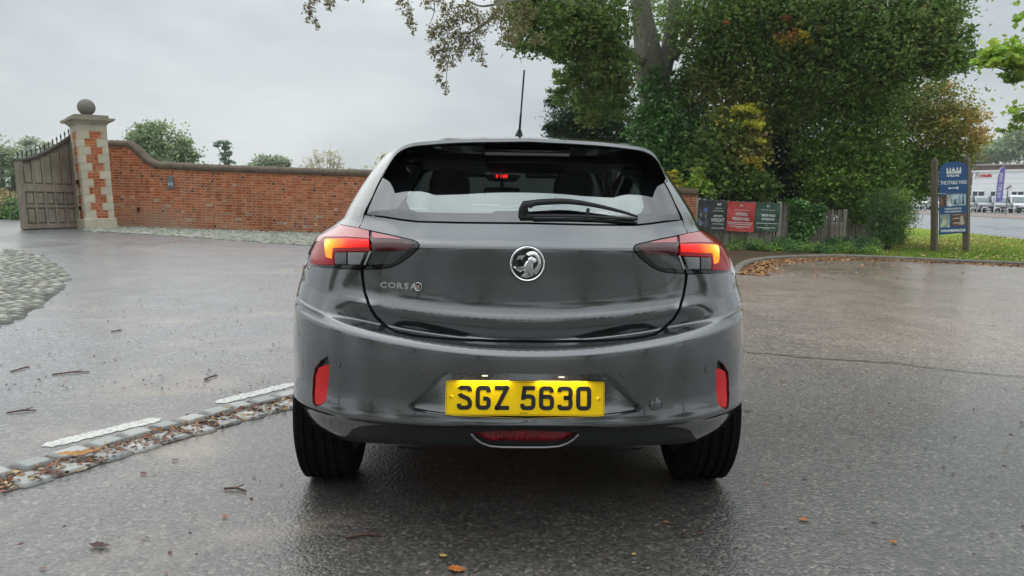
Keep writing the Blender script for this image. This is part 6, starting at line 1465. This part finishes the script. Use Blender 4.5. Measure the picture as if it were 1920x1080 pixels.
for k in range(150):
    px = random.uniform(1372, 1640); Y = random.uniform(16.9, 18.3); c = pd(px, 470, Y); g_ = float(gz(c[0], Y))+.10; hh = random.uniform(.05, .16)
    if Y < np.interp(c[0], kc[:, 0], kc[:, 1])+.25: continue
    gc.append(((c[0], Y, g_+hh*.5), (.16, .14, hh), 90, random.choice([IVY, GREEN, IVY, OLIVE, DEEP, IVY, LIME+GREEN])))
leaves('ground_cover', gc, .05, IVY, None, M_leaf, seed=44, clump=10, spread=.5, kind='stuff')['label'] = 'low tangle of ivy and weeds at the foot of the fence'

# =================================================================== blue sign on two posts
M_post = simple('stained_timber', (.14, .115, .085), .75, .3, 12, bmp=.3, bscale=40)
M_blue = mat('sign_blue', None, Base_Color=(.012, .075, .22, 1), Roughness=.4)
M_sw = mat('sign_white', None, Base_Color=(.75, .78, .80, 1), Roughness=.5)
pL = at(1751.5, 472.3, .068); pR = at(1804.5, 471, .068); DS = pL[1]; MPX = np.linalg.norm(pL-CPOS)/FPX*.985
sg = empty('estate_sign', pL, 0, 'blue sign board lettered THE STABLE YARD between two pointed timber posts on the lawn', 'sign'); sg.rotation_mode = 'QUATERNION'; sg.rotation_quaternion = LEAN
dx = (1804.5-1751.5)*MPX; HP = 157*MPX
for x in (0, dx):
    b = MB(); b.mat = Matrix.Rotation(radians(38), 4, 'Z'); w_ = .125; b.box((0, 0, (HP-.11)/2), (w_, w_, HP-.11)); b.add([(sx*w_/2, sy*w_/2, HP-.11) for sx, sy in ((-1, -1), (1, -1), (1, 1), (-1, 1))]+[(0, 0, HP)], [(0, 1, 4), (1, 2, 4), (2, 3, 4), (3, 0, 4)])
    o = b.build('sign_post', M_post, sg); o.location = (x, 0, 0)
yb_ = .03
def SX(px): return (px-1751.5)*MPX
def SZ(py): return (472-py)*MPX
arch = [(SX(1757.5), SZ(376)), (SX(1803), SZ(376)), (SX(1803), SZ(333))]+[(SX(1780.2+22.8*cos(a)*.86-0), SZ(333-8.5*sin(a))) for a in np.linspace(.12, pi-.12, 14)]+[(SX(1757.5), SZ(333))]
b = MB(); b.prism(arch, -.07, -.04, 'XZ'); hb = b.build('header_board', M_blue, sg)
b = MB(); b.prism([(SX(1757.5), SZ(444)), (SX(1803), SZ(441.5)), (SX(1803), SZ(376.6)), (SX(1757.5), SZ(376.6))], -.07, -.045, 'XZ'); lb_ = b.build('picture_board', M_blue, sg)
def put(txt, cx, cz, h_, sx=1, bold=.004, par=hb, m=M_sw):
    V, F = text_mesh(txt, h_, 0, bold, sx); b = MB(); b.add([(cx+v[0], -.0745, cz+v[1]) for v in V], F); b.build('lettering', m, par)
put('THE STABLE YARD', SX(1780.3), SZ(361.5), 8.2*MPX*1.0, .64, .002); put('HATFIELD PARK', SX(1779), SZ(349.2), 4.6*MPX, .62, .003)
b = MB()
def q4(x0, z0, x1, z1, y=-.0745, col=(1, 1, 1)): b.add([(x0, y, z0), (x1, y, z0), (x1, y, z1), (x0, y, z1)], [(0, 1, 2, 3)], col)
q4(SX(1770), SZ(344.5), SX(1790), SZ(340)); 
for x in (1768.5, 1773.5, 1785, 1790): q4(SX(x-.2), SZ(344.5), SX(x+2.2), SZ(336.5)); b.add([(SX(x-.2), -.0745, SZ(336.5)), (SX(x+2.2), -.0745, SZ(336.5)), (SX(x+1), -.0745, SZ(333.8))], [(0, 1, 2)])
q4(SX(1777.5), SZ(344.5), SX(1782), SZ(337)); b.add([(SX(1778.5), -.0745, SZ(337)), (SX(1781), -.0745, SZ(337)), (SX(1779.7), -.0745, SZ(333))], [(0, 1, 2)]); b.build('house_emblem', M_sw, hb)
b = MB(); q4(SX(1774), SZ(368.6), SX(1787), SZ(367.2)); b.add([(SX(1770.5), -.0745, SZ(367.9)), (SX(1774.5), -.0745, SZ(369.8)), (SX(1774.5), -.0745, SZ(366.0))], [(0, 1, 2)]); q4(SX(1785), SZ(370), SX(1788), SZ(365.9)); b.build('arrow', M_sw, hb)
M_print = attr_mat('printed_photo', .5, 0, .45, 9, spec=.4)
def photo(x0, y0, x1, y1, tiles):
    b = MB(); b.add([(SX(x0), -.0735, SZ(y1)), (SX(x1), -.0735, SZ(y1)), (SX(x1), -.0735, SZ(y0)), (SX(x0), -.0735, SZ(y0))], [(0, 1, 2, 3)], tiles[0])
    for (a, c, d, e, col) in tiles[1:]: q0 = lambda t: x0+(x1-x0)*t; q1 = lambda t: y1-(y1-y0)*t; b.add([(SX(q0(a)), -.0742, SZ(q1(c))), (SX(q0(d)), -.0742, SZ(q1(c))), (SX(q0((a+d*2)/3)), -.0742, SZ(q1(e))), (SX(q0((a*2+d)/3)), -.0742, SZ(q1(e)))], [(0, 1, 2, 3)], col)
    b.build('printed_picture', M_print, lb_)
photo(1757.8, 379, 1768.5, 398, [(.10, .065, .045), (.1, .1, .4, .9, (.25, .13, .05)), (.6, 0, .9, .8, (.05, .04, .04))])
photo(1768.8, 378.5, 1778, 397.5, [(.42, .45, .45), (.3, .0, .8, .75, (.70, .70, .68)), (.42, .75, .62, .95, (.08, .06, .05))])
photo(1778.3, 378, 1800.5, 397, [(.40, .52, .60), (.05, .1, .35, .6, (.10, .12, .16)), (.4, 0, .65, .9, (.25, .38, .50)), (.7, .1, .9, 1, (.12, .14, .18))])
photo(1758, 410, 1774.5, 432.5, [(.22, .33, .34), (.15, .1, .75, .95, (.52, .50, .34)), (.6, .0, 1, .35, (.35, .45, .5))])
photo(1776.5, 409.5, 1801, 430.5, [(.13, .06, .05), (.05, .2, .7, .3, (.5, .42, .36)), (.05, .55, .7, .66, (.45, .36, .3)), (.5, .1, .95, .8, (.42, .36, .30)), (.05, .85, .7, .93, (.42, .36, .3))])
put('A UNIQUE RETAIL DESTINATION', SX(1779.5), SZ(402.8), 3.6*MPX, .52, .002, lb_); put('LIFESTYLE, WELLBEING, DINING & MORE', SX(1779.5), SZ(407.4), 3.2*MPX, .46, .002, lb_); put('WWW.HATFIELDPARK.CO.UK', SX(1779.8), SZ(439.5), 5.4*MPX, .55, .005, lb_)

# =================================================================== road, far pavement, dealership
rp = P2((1480, 419), (1640, 424.5), (1720, 430), (1780, 437.3), (1850, 444), (1930, 453.5), (2100, 480)); rf = P2((2300, 424), (1920, 412), (1800, 405.5), (1690, 400.5), (1560, 396), (1400, 392))
terrain_patch('road', rp+rf, .04, M_road, 3)
M_foot = simple('far_footway', (.24, .17, .135), .6, .2, 2); M_yard = simple('yard_tarmac', (.17, .165, .165), .5, .2, 1)
rf2 = P2((2300, 415), (1920, 404.8), (1800, 400.2), (1690, 396.8), (1560, 393.5), (1400, 390.3))
terrain_patch('far_pavement', [tuple(q) for q in rf[::-1]]+rf2, .06, M_foot, 4)
b = MB()
for k in range(3): pass
terrain_patch('sales_yard', [tuple(q) for q in rf2[::-1]]+[(120, 140), (30, 140)], .05, M_yard, 10)
dl = P2((1840, 424.5), (1920, 428)); d_ = MB(); 
for (a_, c_) in (((1838, 424), (1868, 425.6)), ((1888, 426.6), (1925, 428.8))):
    p, q = at(*a_, .046), at(*c_, .046); d_.add([tuple(p), tuple(q), tuple(q+np.array([0, .35, 0])), tuple(p+np.array([0, .35, 0]))], [(0, 1, 2, 3)])
tag(d_.build('road_marking', simple('worn_marking', (.5, .48, .42), .6)), kind='structure')
# showroom
M_clad = simple('white_cladding', (.88, .89, .90), .5, .05, 1); M_wing = simple('shop_glass', (.06, .075, .085), .1, .3, 2); M_bbrick = simple('brown_brickwork', (.19, .12, .095), .9, .25, 3)
def at_gd(px, Y): p = pd(px, 400, Y); return np.array([p[0], Y, float(gz(p[0], Y))])
s0, s1 = at_gd(1817.6, 96), at_gd(2140, 76); sv_ = (s1-s0)[:2]; SWL = np.linalg.norm(sv_); sang = atan2(sv_[1], sv_[0])
shop = empty('showroom', s0, sang, 'white clad car showroom with red lettering and a small emblem across the road', 'building')
ztop = lambda px, py, Y: pd(px, py, Y)[2]
HS = ztop(1817.6, 320.7, 96)
b = MB(); b.box((SWL/2, 6, HS/2), (SWL, 12, HS)); b.build('wall', M_clad, shop)
def panel_box(name, x0, x1, z0, z1, d, m, y=0, par=None): b = MB(); b.box(((x0+x1)/2, y-d/2, (z0+z1)/2), (x1-x0, d, z1-z0)); return b.build(name, m, par or shop)
panel_box('parapet_trim', -.1, SWL+.1, HS-.12, HS+.05, .12, M_clad)
for k in range(7): panel_box('cladding_joint', 0, SWL, .8+k*.62, .815+k*.62, .012, M_grey)
def LX(px): # local x on the showroom front for a picture column
    d = ray(px, 380)[:2]; A = np.array([[sv_[0]/SWL, -d[0]], [sv_[1]/SWL, -d[1]]]); return np.linalg.solve(A, -s0[:2])[0]
for a_, c_ in ((1823, 1843.5), (1857, 1876), (1896.5, 1917)):
    f_ = panel_box('window', LX(a_), LX(c_), .4, 2.35, .06, M_wing, -.0); panel_box('window_frame', LX(a_)-.1, LX(c_)+.1, 2.35, 2.5, .10, M_clad, 0, f_); xm = (LX(a_)+LX(c_))/2; panel_box('mullion', xm-.05, xm+.05, .4, 2.35, .10, M_clad, 0, f_)
M_redp = mat('red_letter', None, Base_Color=(.62, .02, .03, 1), Roughness=.4)
V, F = text_mesh('CITRO\u00cbN', 1.0, .02, .03, .95); xc_ = LX(1844); zc_ = ztop(1844, 331.5, 93.5); w_ = max(v[0] for v in V)-min(v[0] for v in V); k_ = (LX(1854.5)-LX(1832.5))/w_
b = MB(); b.add([(xc_+v[0]*k_, -.06-v[2], zc_+v[1]*k_*1.05) for v in V], F); b.build('shop_lettering', M_redp, shop)
b = MB(); xe = LX(1828); ze = ztop(1828, 334.5, 94.5)
for dz in (0, .36): b.prism([(xe-.30, ze+dz), (xe, ze+.42+dz), (xe+.30, ze+dz), (xe+.30, ze+.17+dz-.05), (xe, ze+.60+dz), (xe-.30, ze+.17+dz-.05)], -.08, -.03, 'XZ')
b.build('chevron_emblem', M_steel, shop)
w0, w1 = at_gd(1770, 128), at_gd(2150, 108); wv_ = (w1-w0)[:2]; WWL = np.linalg.norm(wv_)
old = empty('warehouse', w0, atan2(wv_[1], wv_[0]), 'long brown brick workshop with a pale parapet behind the white showroom', 'building'); HW = ztop(1819, 311, 126)
b = MB(); b.box((WWL/2, 5, HW/2), (WWL, 10, HW)); b.build('wall', M_bbrick, old); b = MB(); b.box((WWL/2, 4.9, HW+.1), (WWL+.3, 10.4, .22)); b.build('parapet', simple('pale_parapet', (.42, .38, .34), .8), old)
for k in range(9): b = MB(); b.box((3+k*5.2, -.03, 4.2), (2.2, .06, 1.2)); wf = b.build('window', M_wing, old); b = MB(); b.box((3+k*5.2, -.06, 3.55), (2.4, .12, .1)); b.build('sill', M_clad, wf)
panel_box('roof_unit', LX(1888), LX(1892), HS+.05, HS+.6, .5, M_clad, 3)

# vans: one body, parts; copies with their own labels
def make_van(tall=1.9, body=(.70, .71, .72)):
    e = empty('parked_van', (0, 0, 0)); W_ = .92
    M_b = simple('van_paint_%d' % int(body[0]*100), body, .3, .03, 2, coat=.6)
    prof = [(0, .30), (-.04, .55), (.0, .86), (.28, 1.02), (.95, 1.12), (1.55, 1.72*tall/1.9), (2.0, 1.86*tall/1.9), (4.4, tall), (4.5, 1.7), (4.5, .30)]
    b = MB(); n = len(prof); vs = []
    for sx, kx in ((-1, .90), (-1, 1), (1, 1), (1, .90)):
        for y, z in prof: t = 1 if z < 1.1 else 1-.16*(z-1.1)/.8; vs.append((sx*W_*t*(kx if abs(kx) < 1 else 1), y+(.10 if kx == 1 and y < 1 else 0) , z))
    fs = [(r_*n+i, r_*n+(i+1) % n, (r_+1)*n+(i+1) % n, (r_+1)*n+i) for r_ in range(3) for i in range(n)]+[tuple(range(n)), tuple(range(3*n, 4*n))[::-1]]
    b.add(vs, fs); b.build('body', M_b, e)
    zt = 1.66*tall/1.9; b = MB(); b.add([(-.80, .93, 1.145), (.80, .93, 1.145), (.70, 1.50, zt), (-.70, 1.50, zt)], [(0, 1, 2, 3)]); b.build('windscreen', mat('van_glass', None, Base_Color=(.10, .15, .155, 1), Roughness=.05, Specular_IOR_Level=1), e)
    b = MB(); b.box((0, -.05, .52), (1.35, .06, .26)); b.build('grille', M_plast, e); b = MB(); b.box((0, .05, .30), (1.7, .3, .16)); b.build('bumper', M_plast, e)
    for sx in (-1, 1):
        b = MB(); b.bbox((sx*.68, .03, .80), (.34, .10, .17), .03); b.build('headlight', M_steel, e)
        b = MB(); b.bbox((sx*1.04, 1.05, 1.22), (.16, .12, .24), .03); b.build('door_mirror', M_plast, e)
        for cy in (.75, 3.6): b = MB(); b.mat = Matrix.Translation((sx*.80, cy, .32)); b.lathe([(.0, -.1), (.30, -.1), (.33, -.07), (.33, .07), (.30, .1), (0, .1)], 20, 'X'); b.build('wheel', M_tyre, e)
        b = MB(); b.add([(sx*.905, 1.2, 1.15), (sx*.905, 2.4, 1.15), (sx*.835, 2.3, 1.66), (sx*.835, 1.65, 1.66)], [(0, 1, 2, 3)]); b.build('side_glass', M_wing, e)
    b = MB(); b.box((0, -.09, .40), (.5, .02, .11)); b.build('number_plate', M_sw, e); return e
def copy_tree(o, parent=None):
    c = o.copy(); COL.objects.link(c); c.parent = parent
    for ch in list(o.children):
        d = copy_tree(ch, c)
    return c
vW = make_van(); vD = make_van(1.75, (.36, .37, .39))
VANS = [(1693, 112, 0, 'small white van nearest the shrub, leftmost of the far row', 0), (1711, 107, 0, 'white van second from the shrub in the far row across the road', 0), (1727, 102, 0, 'white van third from the shrub in the far row, left of the sign', 0), (1742, 97, 0, 'white van just left of the blue sign post', 0),
 (1824, 79, 1, 'grey van just right of the blue sign, under the showroom corner', 0), (1852, 78, 1, 'grey van in front of the showroom between sign and purple flag', 0), (1884, 77, 1, 'grey van behind the round black and white road sign', 0), (1920, 76, 0, 'white van at the right edge beside the round road sign', 0), (1775, 88, 0, 'white van mostly hidden by the blue sign board', 0)]
used = {0: 0, 1: 0}
for px, Y, kd_, lab, _ in VANS:
    src = vW if kd_ == 0 else vD; o = src if not used[kd_] else copy_tree(src); used[kd_] = 1
    p = at_gd(px, Y); o.location = p; a_ = atan2(-p[0], -p[1]); o.rotation_euler = (0, 0, radians(-14)); tag(o, lab, 'van', 'vans parked in the sales yard')
# white hoop barriers
hp = None
HOOPS = [(1706, 92, 'low white hoop barrier by the shrub, leftmost of the row'), (1728, 86, 'low white hoop barrier second from the shrub'), (1740, 83, 'low white hoop barrier just left of the blue sign'), (1811, 73, 'low white hoop barrier just right of the blue sign post'), (1825, 72, 'low white hoop barrier second right of the blue sign'), (1846.5, 71, 'low white hoop barrier left of the purple flag pole'), (1869.5, 70, 'low white hoop barrier between flag pole and round road sign'), (1893.5, 69, 'low white hoop barrier right of the round road sign')]
for px, Y, lab in HOOPS:
    if hp is None:
        b = MB(); b.tube([(-.30, 0, 0), (-.30, 0, .42), (-.26, 0, .52), (-.18, 0, .56), (.18, 0, .56), (.26, 0, .52), (.30, 0, .42), (.30, 0, 0)], .038, 8); hp = b.build('hoop_barrier', M_white, None, True); o = hp
    else: o = hp.copy(); link(o)
    o.location = at_gd(px, Y)+np.array([0, 0, .05]); tag(o, lab, 'barrier', 'white hoop barriers along the far pavement')
# flags and road sign
M_pur = simple('purple_flag', (.17, .13, .46), .6, .1, 2)
def flag(px, Y, ytop, ybot, wpx, lab, txt=None):
    p = at_gd(px, Y); k = Y/FPX; e = empty('feather_flag', p, 0, lab, 'flag', 'purple feather flags at the showroom'); zt, zb = ztop(px, ytop, Y)-p[2], ztop(px, ybot, Y)-p[2]; w_ = wpx*k
    b = MB(); b.tube([(0, 0, 0), (0, 0, zt*.8), (w_*.3, 0, zt*.96), (w_*.8, 0, zt)], [.05, .04, .03, .02], 6); b.build('pole', M_white, e)
    out_ = [(0.02, zb), (w_, zb+.15)]+[(w_, z) for z in np.linspace(zb+.4, zt-.2, 6)]+[(w_*.9, zt), (w_*.6, zt-.02), (w_*.3, zt-.28), (.08, zt-.9)]
    b = MB(); b.prism(out_, -.01, .01, 'XZ'); c_ = b.build('cloth', M_pur, e)
    if txt:
        V, F = text_mesh(txt, 1, 0, .015); w2 = max(v[0] for v in V)-min(v[0] for v in V); s_ = (zt-zb)*.72/w2; b = MB(); b.add([(w_*.66-v[1]*s_*1.3+.05, -.015, (zt+zb)/2-.1+v[0]*s_) for v in V], F); b.build('lettering', M_sw, c_)
flag(1863.5, 72, 312, 379, 13.5, 'tall purple feather flag lettered WE SELL VANS before the showroom', 'WE SELL VANS'); flag(1807, 84, 315, 345, 6, 'smaller purple flag half hidden behind the right post of the blue sign')
p = at_gd(1885.5, 66); sgn = empty('road_sign', p, 0, 'round white road sign with a black diagonal bar on a grey pole', 'road sign'); zc_ = ztop(1886, 351.5, 66)-p[2]; r_ = 6.2*66/FPX
b = MB(); b.tube([(0, 0, 0), (0, 0, zc_+.2)], .05, 8); b.build('pole', M_grey, sgn); b = MB(); b.mat = Matrix.Translation((0, -.07, zc_)); b.lathe([(0, .02), (r_, .02), (r_, 0), (0, 0)], 28, 'Y'); fc = b.build('sign_face', M_sw, sgn)
b = MB(); a_ = radians(38); b.mat = Matrix.Translation((0, -.075, zc_)) @ Matrix.Rotation(-a_, 4, 'Y'); b.box((0, 0, 0), (r_*1.9, .004, r_*.34)); b.build('diagonal_bar', M_blk, fc)
# =================================================================== hedge and trees at the left, far trees
HZ1 = [(.10, .13, .07), (.13, .15, .08), (.08, .11, .06)]; HZB = [(.15, .17, .12), (.18, .19, .14), (.13, .15, .11)]  # pale greyed palettes: distance haze mixed into the leaf colours
p = at_gd(20, 21.5); hg = empty('hedge', p, 0, 'clipped hedge with glossy leaves and a brown top, left of the gate', 'hedge')
HB = [B(x, 410, 26, 28, 21.6, 1500, IVY+GREEN, .5) for x in (-60, -20, 15)]+[B(x, 376, 26, 18, 21.8, 700, [(.13, .11, .05), (.10, .10, .04), (.16, .12, .06)], .5) for x in (-60, -20, 14)]+[B(30, 395, 12, 30, 21.4, 500, IVY, .3)]
loc(leaves('leaves', HB, .07, GREEN, hg, M_leafg, seed=61, clump=14, spread=.3, asp=.7), hg)
b = MB(); 
for k in range(6): q = p+np.array([-.9+.3*k, .3, 0]); limb(b, [q, q+np.array([.1, 0, .5]), q+np.array([.05, .1, .95])], .03, .01, 5)
loc(b.build('stem', M_bark, hg), hg)
def far_tree(name, blobs, size, pal, label, px, Y, seed, trunkpts=None, cat='tree', **kw):
    e = treebase(name, px, 0, Y, label, cat); b = MB(); tb_ = trunkpts or [(px, 405), (px, 340), (px+2, 290)]
    limb(b, [pd(x, y, Y) for x, y in tb_], .018*Y/4+.06, .03, 7)
    for k, bl in enumerate(blobs[:7]): c = arr(bl[0]); p0 = pd(tb_[1][0], tb_[1][1], Y); limb(b, [p0, (p0+c)/2+np.array([0, 0, .3]), c], .10, .02, 5)
    loc(b.build('trunk', M_bark, e, True), e); loc(leaves('crown', blobs, size, pal, e, seed=seed, **kw), e); return e
far_tree('oak_tree', [B(300, 262, 40, 30, 46, 1500), B(268, 268, 26, 22, 46, 700), B(285, 244, 26, 14, 46, 500), B(335, 285, 26, 18, 46, 800), B(300, 300, 60, 24, 46, 1700), B(362, 292, 14, 18, 46, 320), B(250, 262, 14, 18, 46, 240), B(350, 272, 16, 10, 46, 200)], .22, HZ1, 'round topped oak behind the brick wall just right of the pier', 305, 46, 71, clump=12, spread=.3)
far_tree('pine_tree', [B(418, 268, 13, 4, 75, 150), B(407, 274, 9, 2.2, 75, 60), B(424, 278, 9, 4, 75, 110), B(424, 292, 11, 5, 75, 140), B(433, 288, 6, 3, 75, 60), B(428, 303, 10, 4, 75, 120), B(419, 298, 6, 3, 75, 50)], .30, [(.09, .12, .09)], 'lone lopsided pine standing above the wall', 424, 75, 72, [(427, 380), (425, 320), (420, 272)], clump=10, spread=.4)
far_tree('cedar_tree', [B(508, 303, 30, 12, 110, 1500), B(485, 312, 18, 12, 110, 600), B(530, 310, 12, 14, 110, 450), B(505, 322, 36, 12, 110, 900)], .45, HZB[:2]+HZ1[:1], 'low domed dark tree far beyond the wall', 508, 110, 73, [(508, 380), (508, 340), (508, 315)], clump=14, spread=.25)
far_tree('golden_bush', [B(500, 322, 14, 7, 60, 260, [(.25, .22, .06)]), B(420, 330, 10, 4, 60, 60, [(.2, .12, .08)])], .20, GOLD, 'small golden green bush peeping over the wall before the domed tree', 500, 60, 74, [(500, 380), (500, 340), (500, 326)], cat='bush', clump=10)
# bare twiggy shrub
e = treebase('twiggy_tree', 615, 0, 30, 'half bare twiggy tree showing above the wall, left of the car'); b = MB(); r = np.random.default_rng(8); tips = []
root = pd(617, 400, 30)
for k in range(34):
    a_ = r.uniform(-1.25, 1.25); L_ = r.uniform(.6, 1.0); end = pd(613+48*sin(a_)*L_*1.05, 345-(70*cos(a_)*L_*.92+4), 30+r.uniform(-.6, .6)); mid_ = (root*.45+end*.55)+np.array([r.normal(0, .06), 0, .18])
    b.tube([tuple(p) for p in catmull([root, mid_, end], 4)], list(np.linspace(.02, .004, 9)), 4); tips.append(end)
    for j in range(6): t = r.uniform(.5, 1); q = mid_*(1-t)+end*t; e2 = q+np.array([r.normal(0, .16), r.normal(0, .1), abs(r.normal(0, .13))-.03]); b.tube([tuple(q), tuple((q+e2)/2+[0, 0, .03]), tuple(e2)], [.006, .005, .003], 3); tips.append(e2)
loc(b.build('twigs', simple('pale_twig', (.22, .19, .16), .8), e), e)
loc(leaves('leaves', [(tuple(t), (.10, .10, .08), 6, [(.20, .17, .09), (.24, .20, .10)]) for t in tips]+[B(615, 318, 34, 9, 30, 200, [(.20, .19, .09)])], .055, TAWNY, e, seed=75, clump=3), e)
far_tree('pale_shrub', [B(716, 300, 9, 12, 27, 70, [(.30, .27, .14)]), B(704, 315, 9, 8, 27, 60, [(.30, .27, .14)]), B(722, 288, 5, 5, 27, 20, [(.3, .27, .14)]), B(700, 326, 10, 6, 27, 60, [(.26, .25, .12)])], .09, TAWNY, 'pale leaved shrub tip beside the left roof pillar of the car', 712, 27, 76, [(712, 420), (710, 350), (716, 292)], cat='shrub', clump=5, spread=.4)
far_tree('parkland_tree', [B(62, 278, 24, 16, 85, 450), B(50, 270, 14, 8, 85, 180), B(88, 274, 12, 7, 85, 120), B(58, 300, 26, 16, 85, 450)], .36, HZB, 'misty round tree beyond the gate, left of the pier', 62, 85, 77, clump=10, spread=.36)
far_tree('parkland_tree', [B(112, 288, 16, 10, 90, 160), B(100, 278, 10, 6, 90, 70), B(108, 305, 18, 10, 90, 220)], .36, HZB, 'misty flat topped tree seen over the gate spikes', 108, 90, 78, clump=10, spread=.36)
far_tree('parkland_tree', [B(8, 300, 22, 26, 60, 700), B(-30, 290, 40, 36, 60, 1500), B(25, 318, 22, 22, 60, 600)], .30, HZ1+HZB, 'grey green tree at the left edge behind the hedge', 5, 60, 79, clump=12, spread=.32)
far_tree('fir_sapling', [B(26, 350, 12, 26, 30, 420), B(24, 325, 6, 10, 30, 90), B(5, 365, 16, 26, 30, 500)], .10, DEEP+[(.04, .08, .03)], 'small dark fir directly behind the hedge left of the gate', 26, 30, 80, [(26, 430), (26, 370), (25, 325)], clump=10, spread=.32, asp=.35)
far_tree('woodland_tree', [B(1880, 278, 36, 20, 165, 1300), B(1910, 262, 26, 20, 165, 900), B(1860, 292, 30, 14, 165, 900), B(1940, 270, 40, 34, 165, 1500)], .8, HZ1, 'dark rounded tree rising behind the showroom roof', 1885, 165, 81, clump=14, spread=.26)
far_tree('woodland_tree', [B(1840, 292, 26, 12, 175, 900, HZB), B(1815, 300, 20, 12, 175, 600, HZB)], .8, HZB, 'pale misty tree low behind the warehouse, left of the rounded one', 1835, 175, 82, clump=14, spread=.26)
# far tree line that closes the parkland
tl = []
for k in range(60):
    x = -260+k*9+random.uniform(-3, 3); Y = random.uniform(230, 270)
    if -30 < x < 70 or True: tl.append(((x, Y, random.uniform(1, 3)), (9, 7, random.uniform(4, 7)), 260, random.choice([HZ1, HZB])))
leaves('far_woods', tl, 1.5, HZ1, None, M_leaf, seed=83, clump=10, spread=.4, kind='stuff')['label'] = 'low line of woods closing the parkland in the distance'
# =================================================================== trees and a house behind the camera, seen mirrored in the car's paint
def back_tree(x, y, h_, rw, seed, label, pal):
    e = empty('roadside_tree', (x, y, 0), 0, label, 'tree'); b = MB(); limb(b, [np.array([x, y, -.1]), np.array([x+.2, y, h_*.35]), np.array([x, y, h_*.8])], .32, .08, 8)
    for k in range(5): a = k*1.3+seed; limb(b, [np.array([x, y, h_*.3]), np.array([x+rw*.4*cos(a), y+rw*.3*sin(a), h_*.55]), np.array([x+rw*.8*cos(a), y+rw*.6*sin(a), h_*.7])], .10, .03, 6)
    loc(b.build('trunk', M_bark, e, True), e); r = np.random.default_rng(seed)
    bl = [((x+r.uniform(-.6, .6)*rw, y+r.uniform(-.5, .5)*rw, h_*r.uniform(.28, .9)), (rw*.42, rw*.42, h_*.17), 420) for k in range(13)]
    loc(leaves('crown', bl, .30, pal, e, seed=seed, clump=14, spread=.34), e)
DKG = [(.035, .05, .02), (.05, .06, .025)]
for i, (x, y, h_, rw) in enumerate([(-17, -13, 8.5, 4.2), (-9.5, -17, 9.5, 4.5), (-1.5, -19, 8.5, 4.6), (6.5, -17, 9.5, 4.4), (14, -14, 10, 4.6), (20, -8, 9, 4.2), (-24, -6, 9, 4.2)]):
    back_tree(x, y, h_, rw, 90+i, ['dark roadside tree behind the viewer, outermost towards the gate side', 'dark roadside tree behind the viewer, second from the gate side', 'dark roadside tree straight behind the viewer', 'dark roadside tree behind the viewer, next on the fence side', 'dark roadside tree behind the viewer well over to the fence side', 'dark roadside tree beside the viewer on the fence side', 'dark roadside tree beside the viewer on the gate side'][i], DKG)
e = empty('boundary_hedge', (0, -21, 0), 0, 'long dark boundary hedge behind the viewer', 'hedge')
loc(leaves('leaves', [((x, -21.5, 1.3), (2.2, .9, 1.5), 420) for x in np.arange(-34, 35, 2.6)], .26, DKG, e, M_leafg, seed=99, clump=14, spread=.34), e)

# =================================================================== damp air
def hz(nt, b):
    nt.nodes.remove(b); v = N(nt, 'ShaderNodeVolumePrincipled'); v.inputs['Color'].default_value = (.92, .95, .97, 1); v.inputs['Density'].default_value = .0006; v.inputs['Anisotropy'].default_value = .1
    nt.links.new(v.outputs[0], nt.nodes['Material Output'].inputs['Volume'])
b = MB(); b.box((0, 220, 12.5), (860, 590, 31)); hzo = b.build('haze', mat('haze_air', hz)); hzo['kind'] = 'stuff'
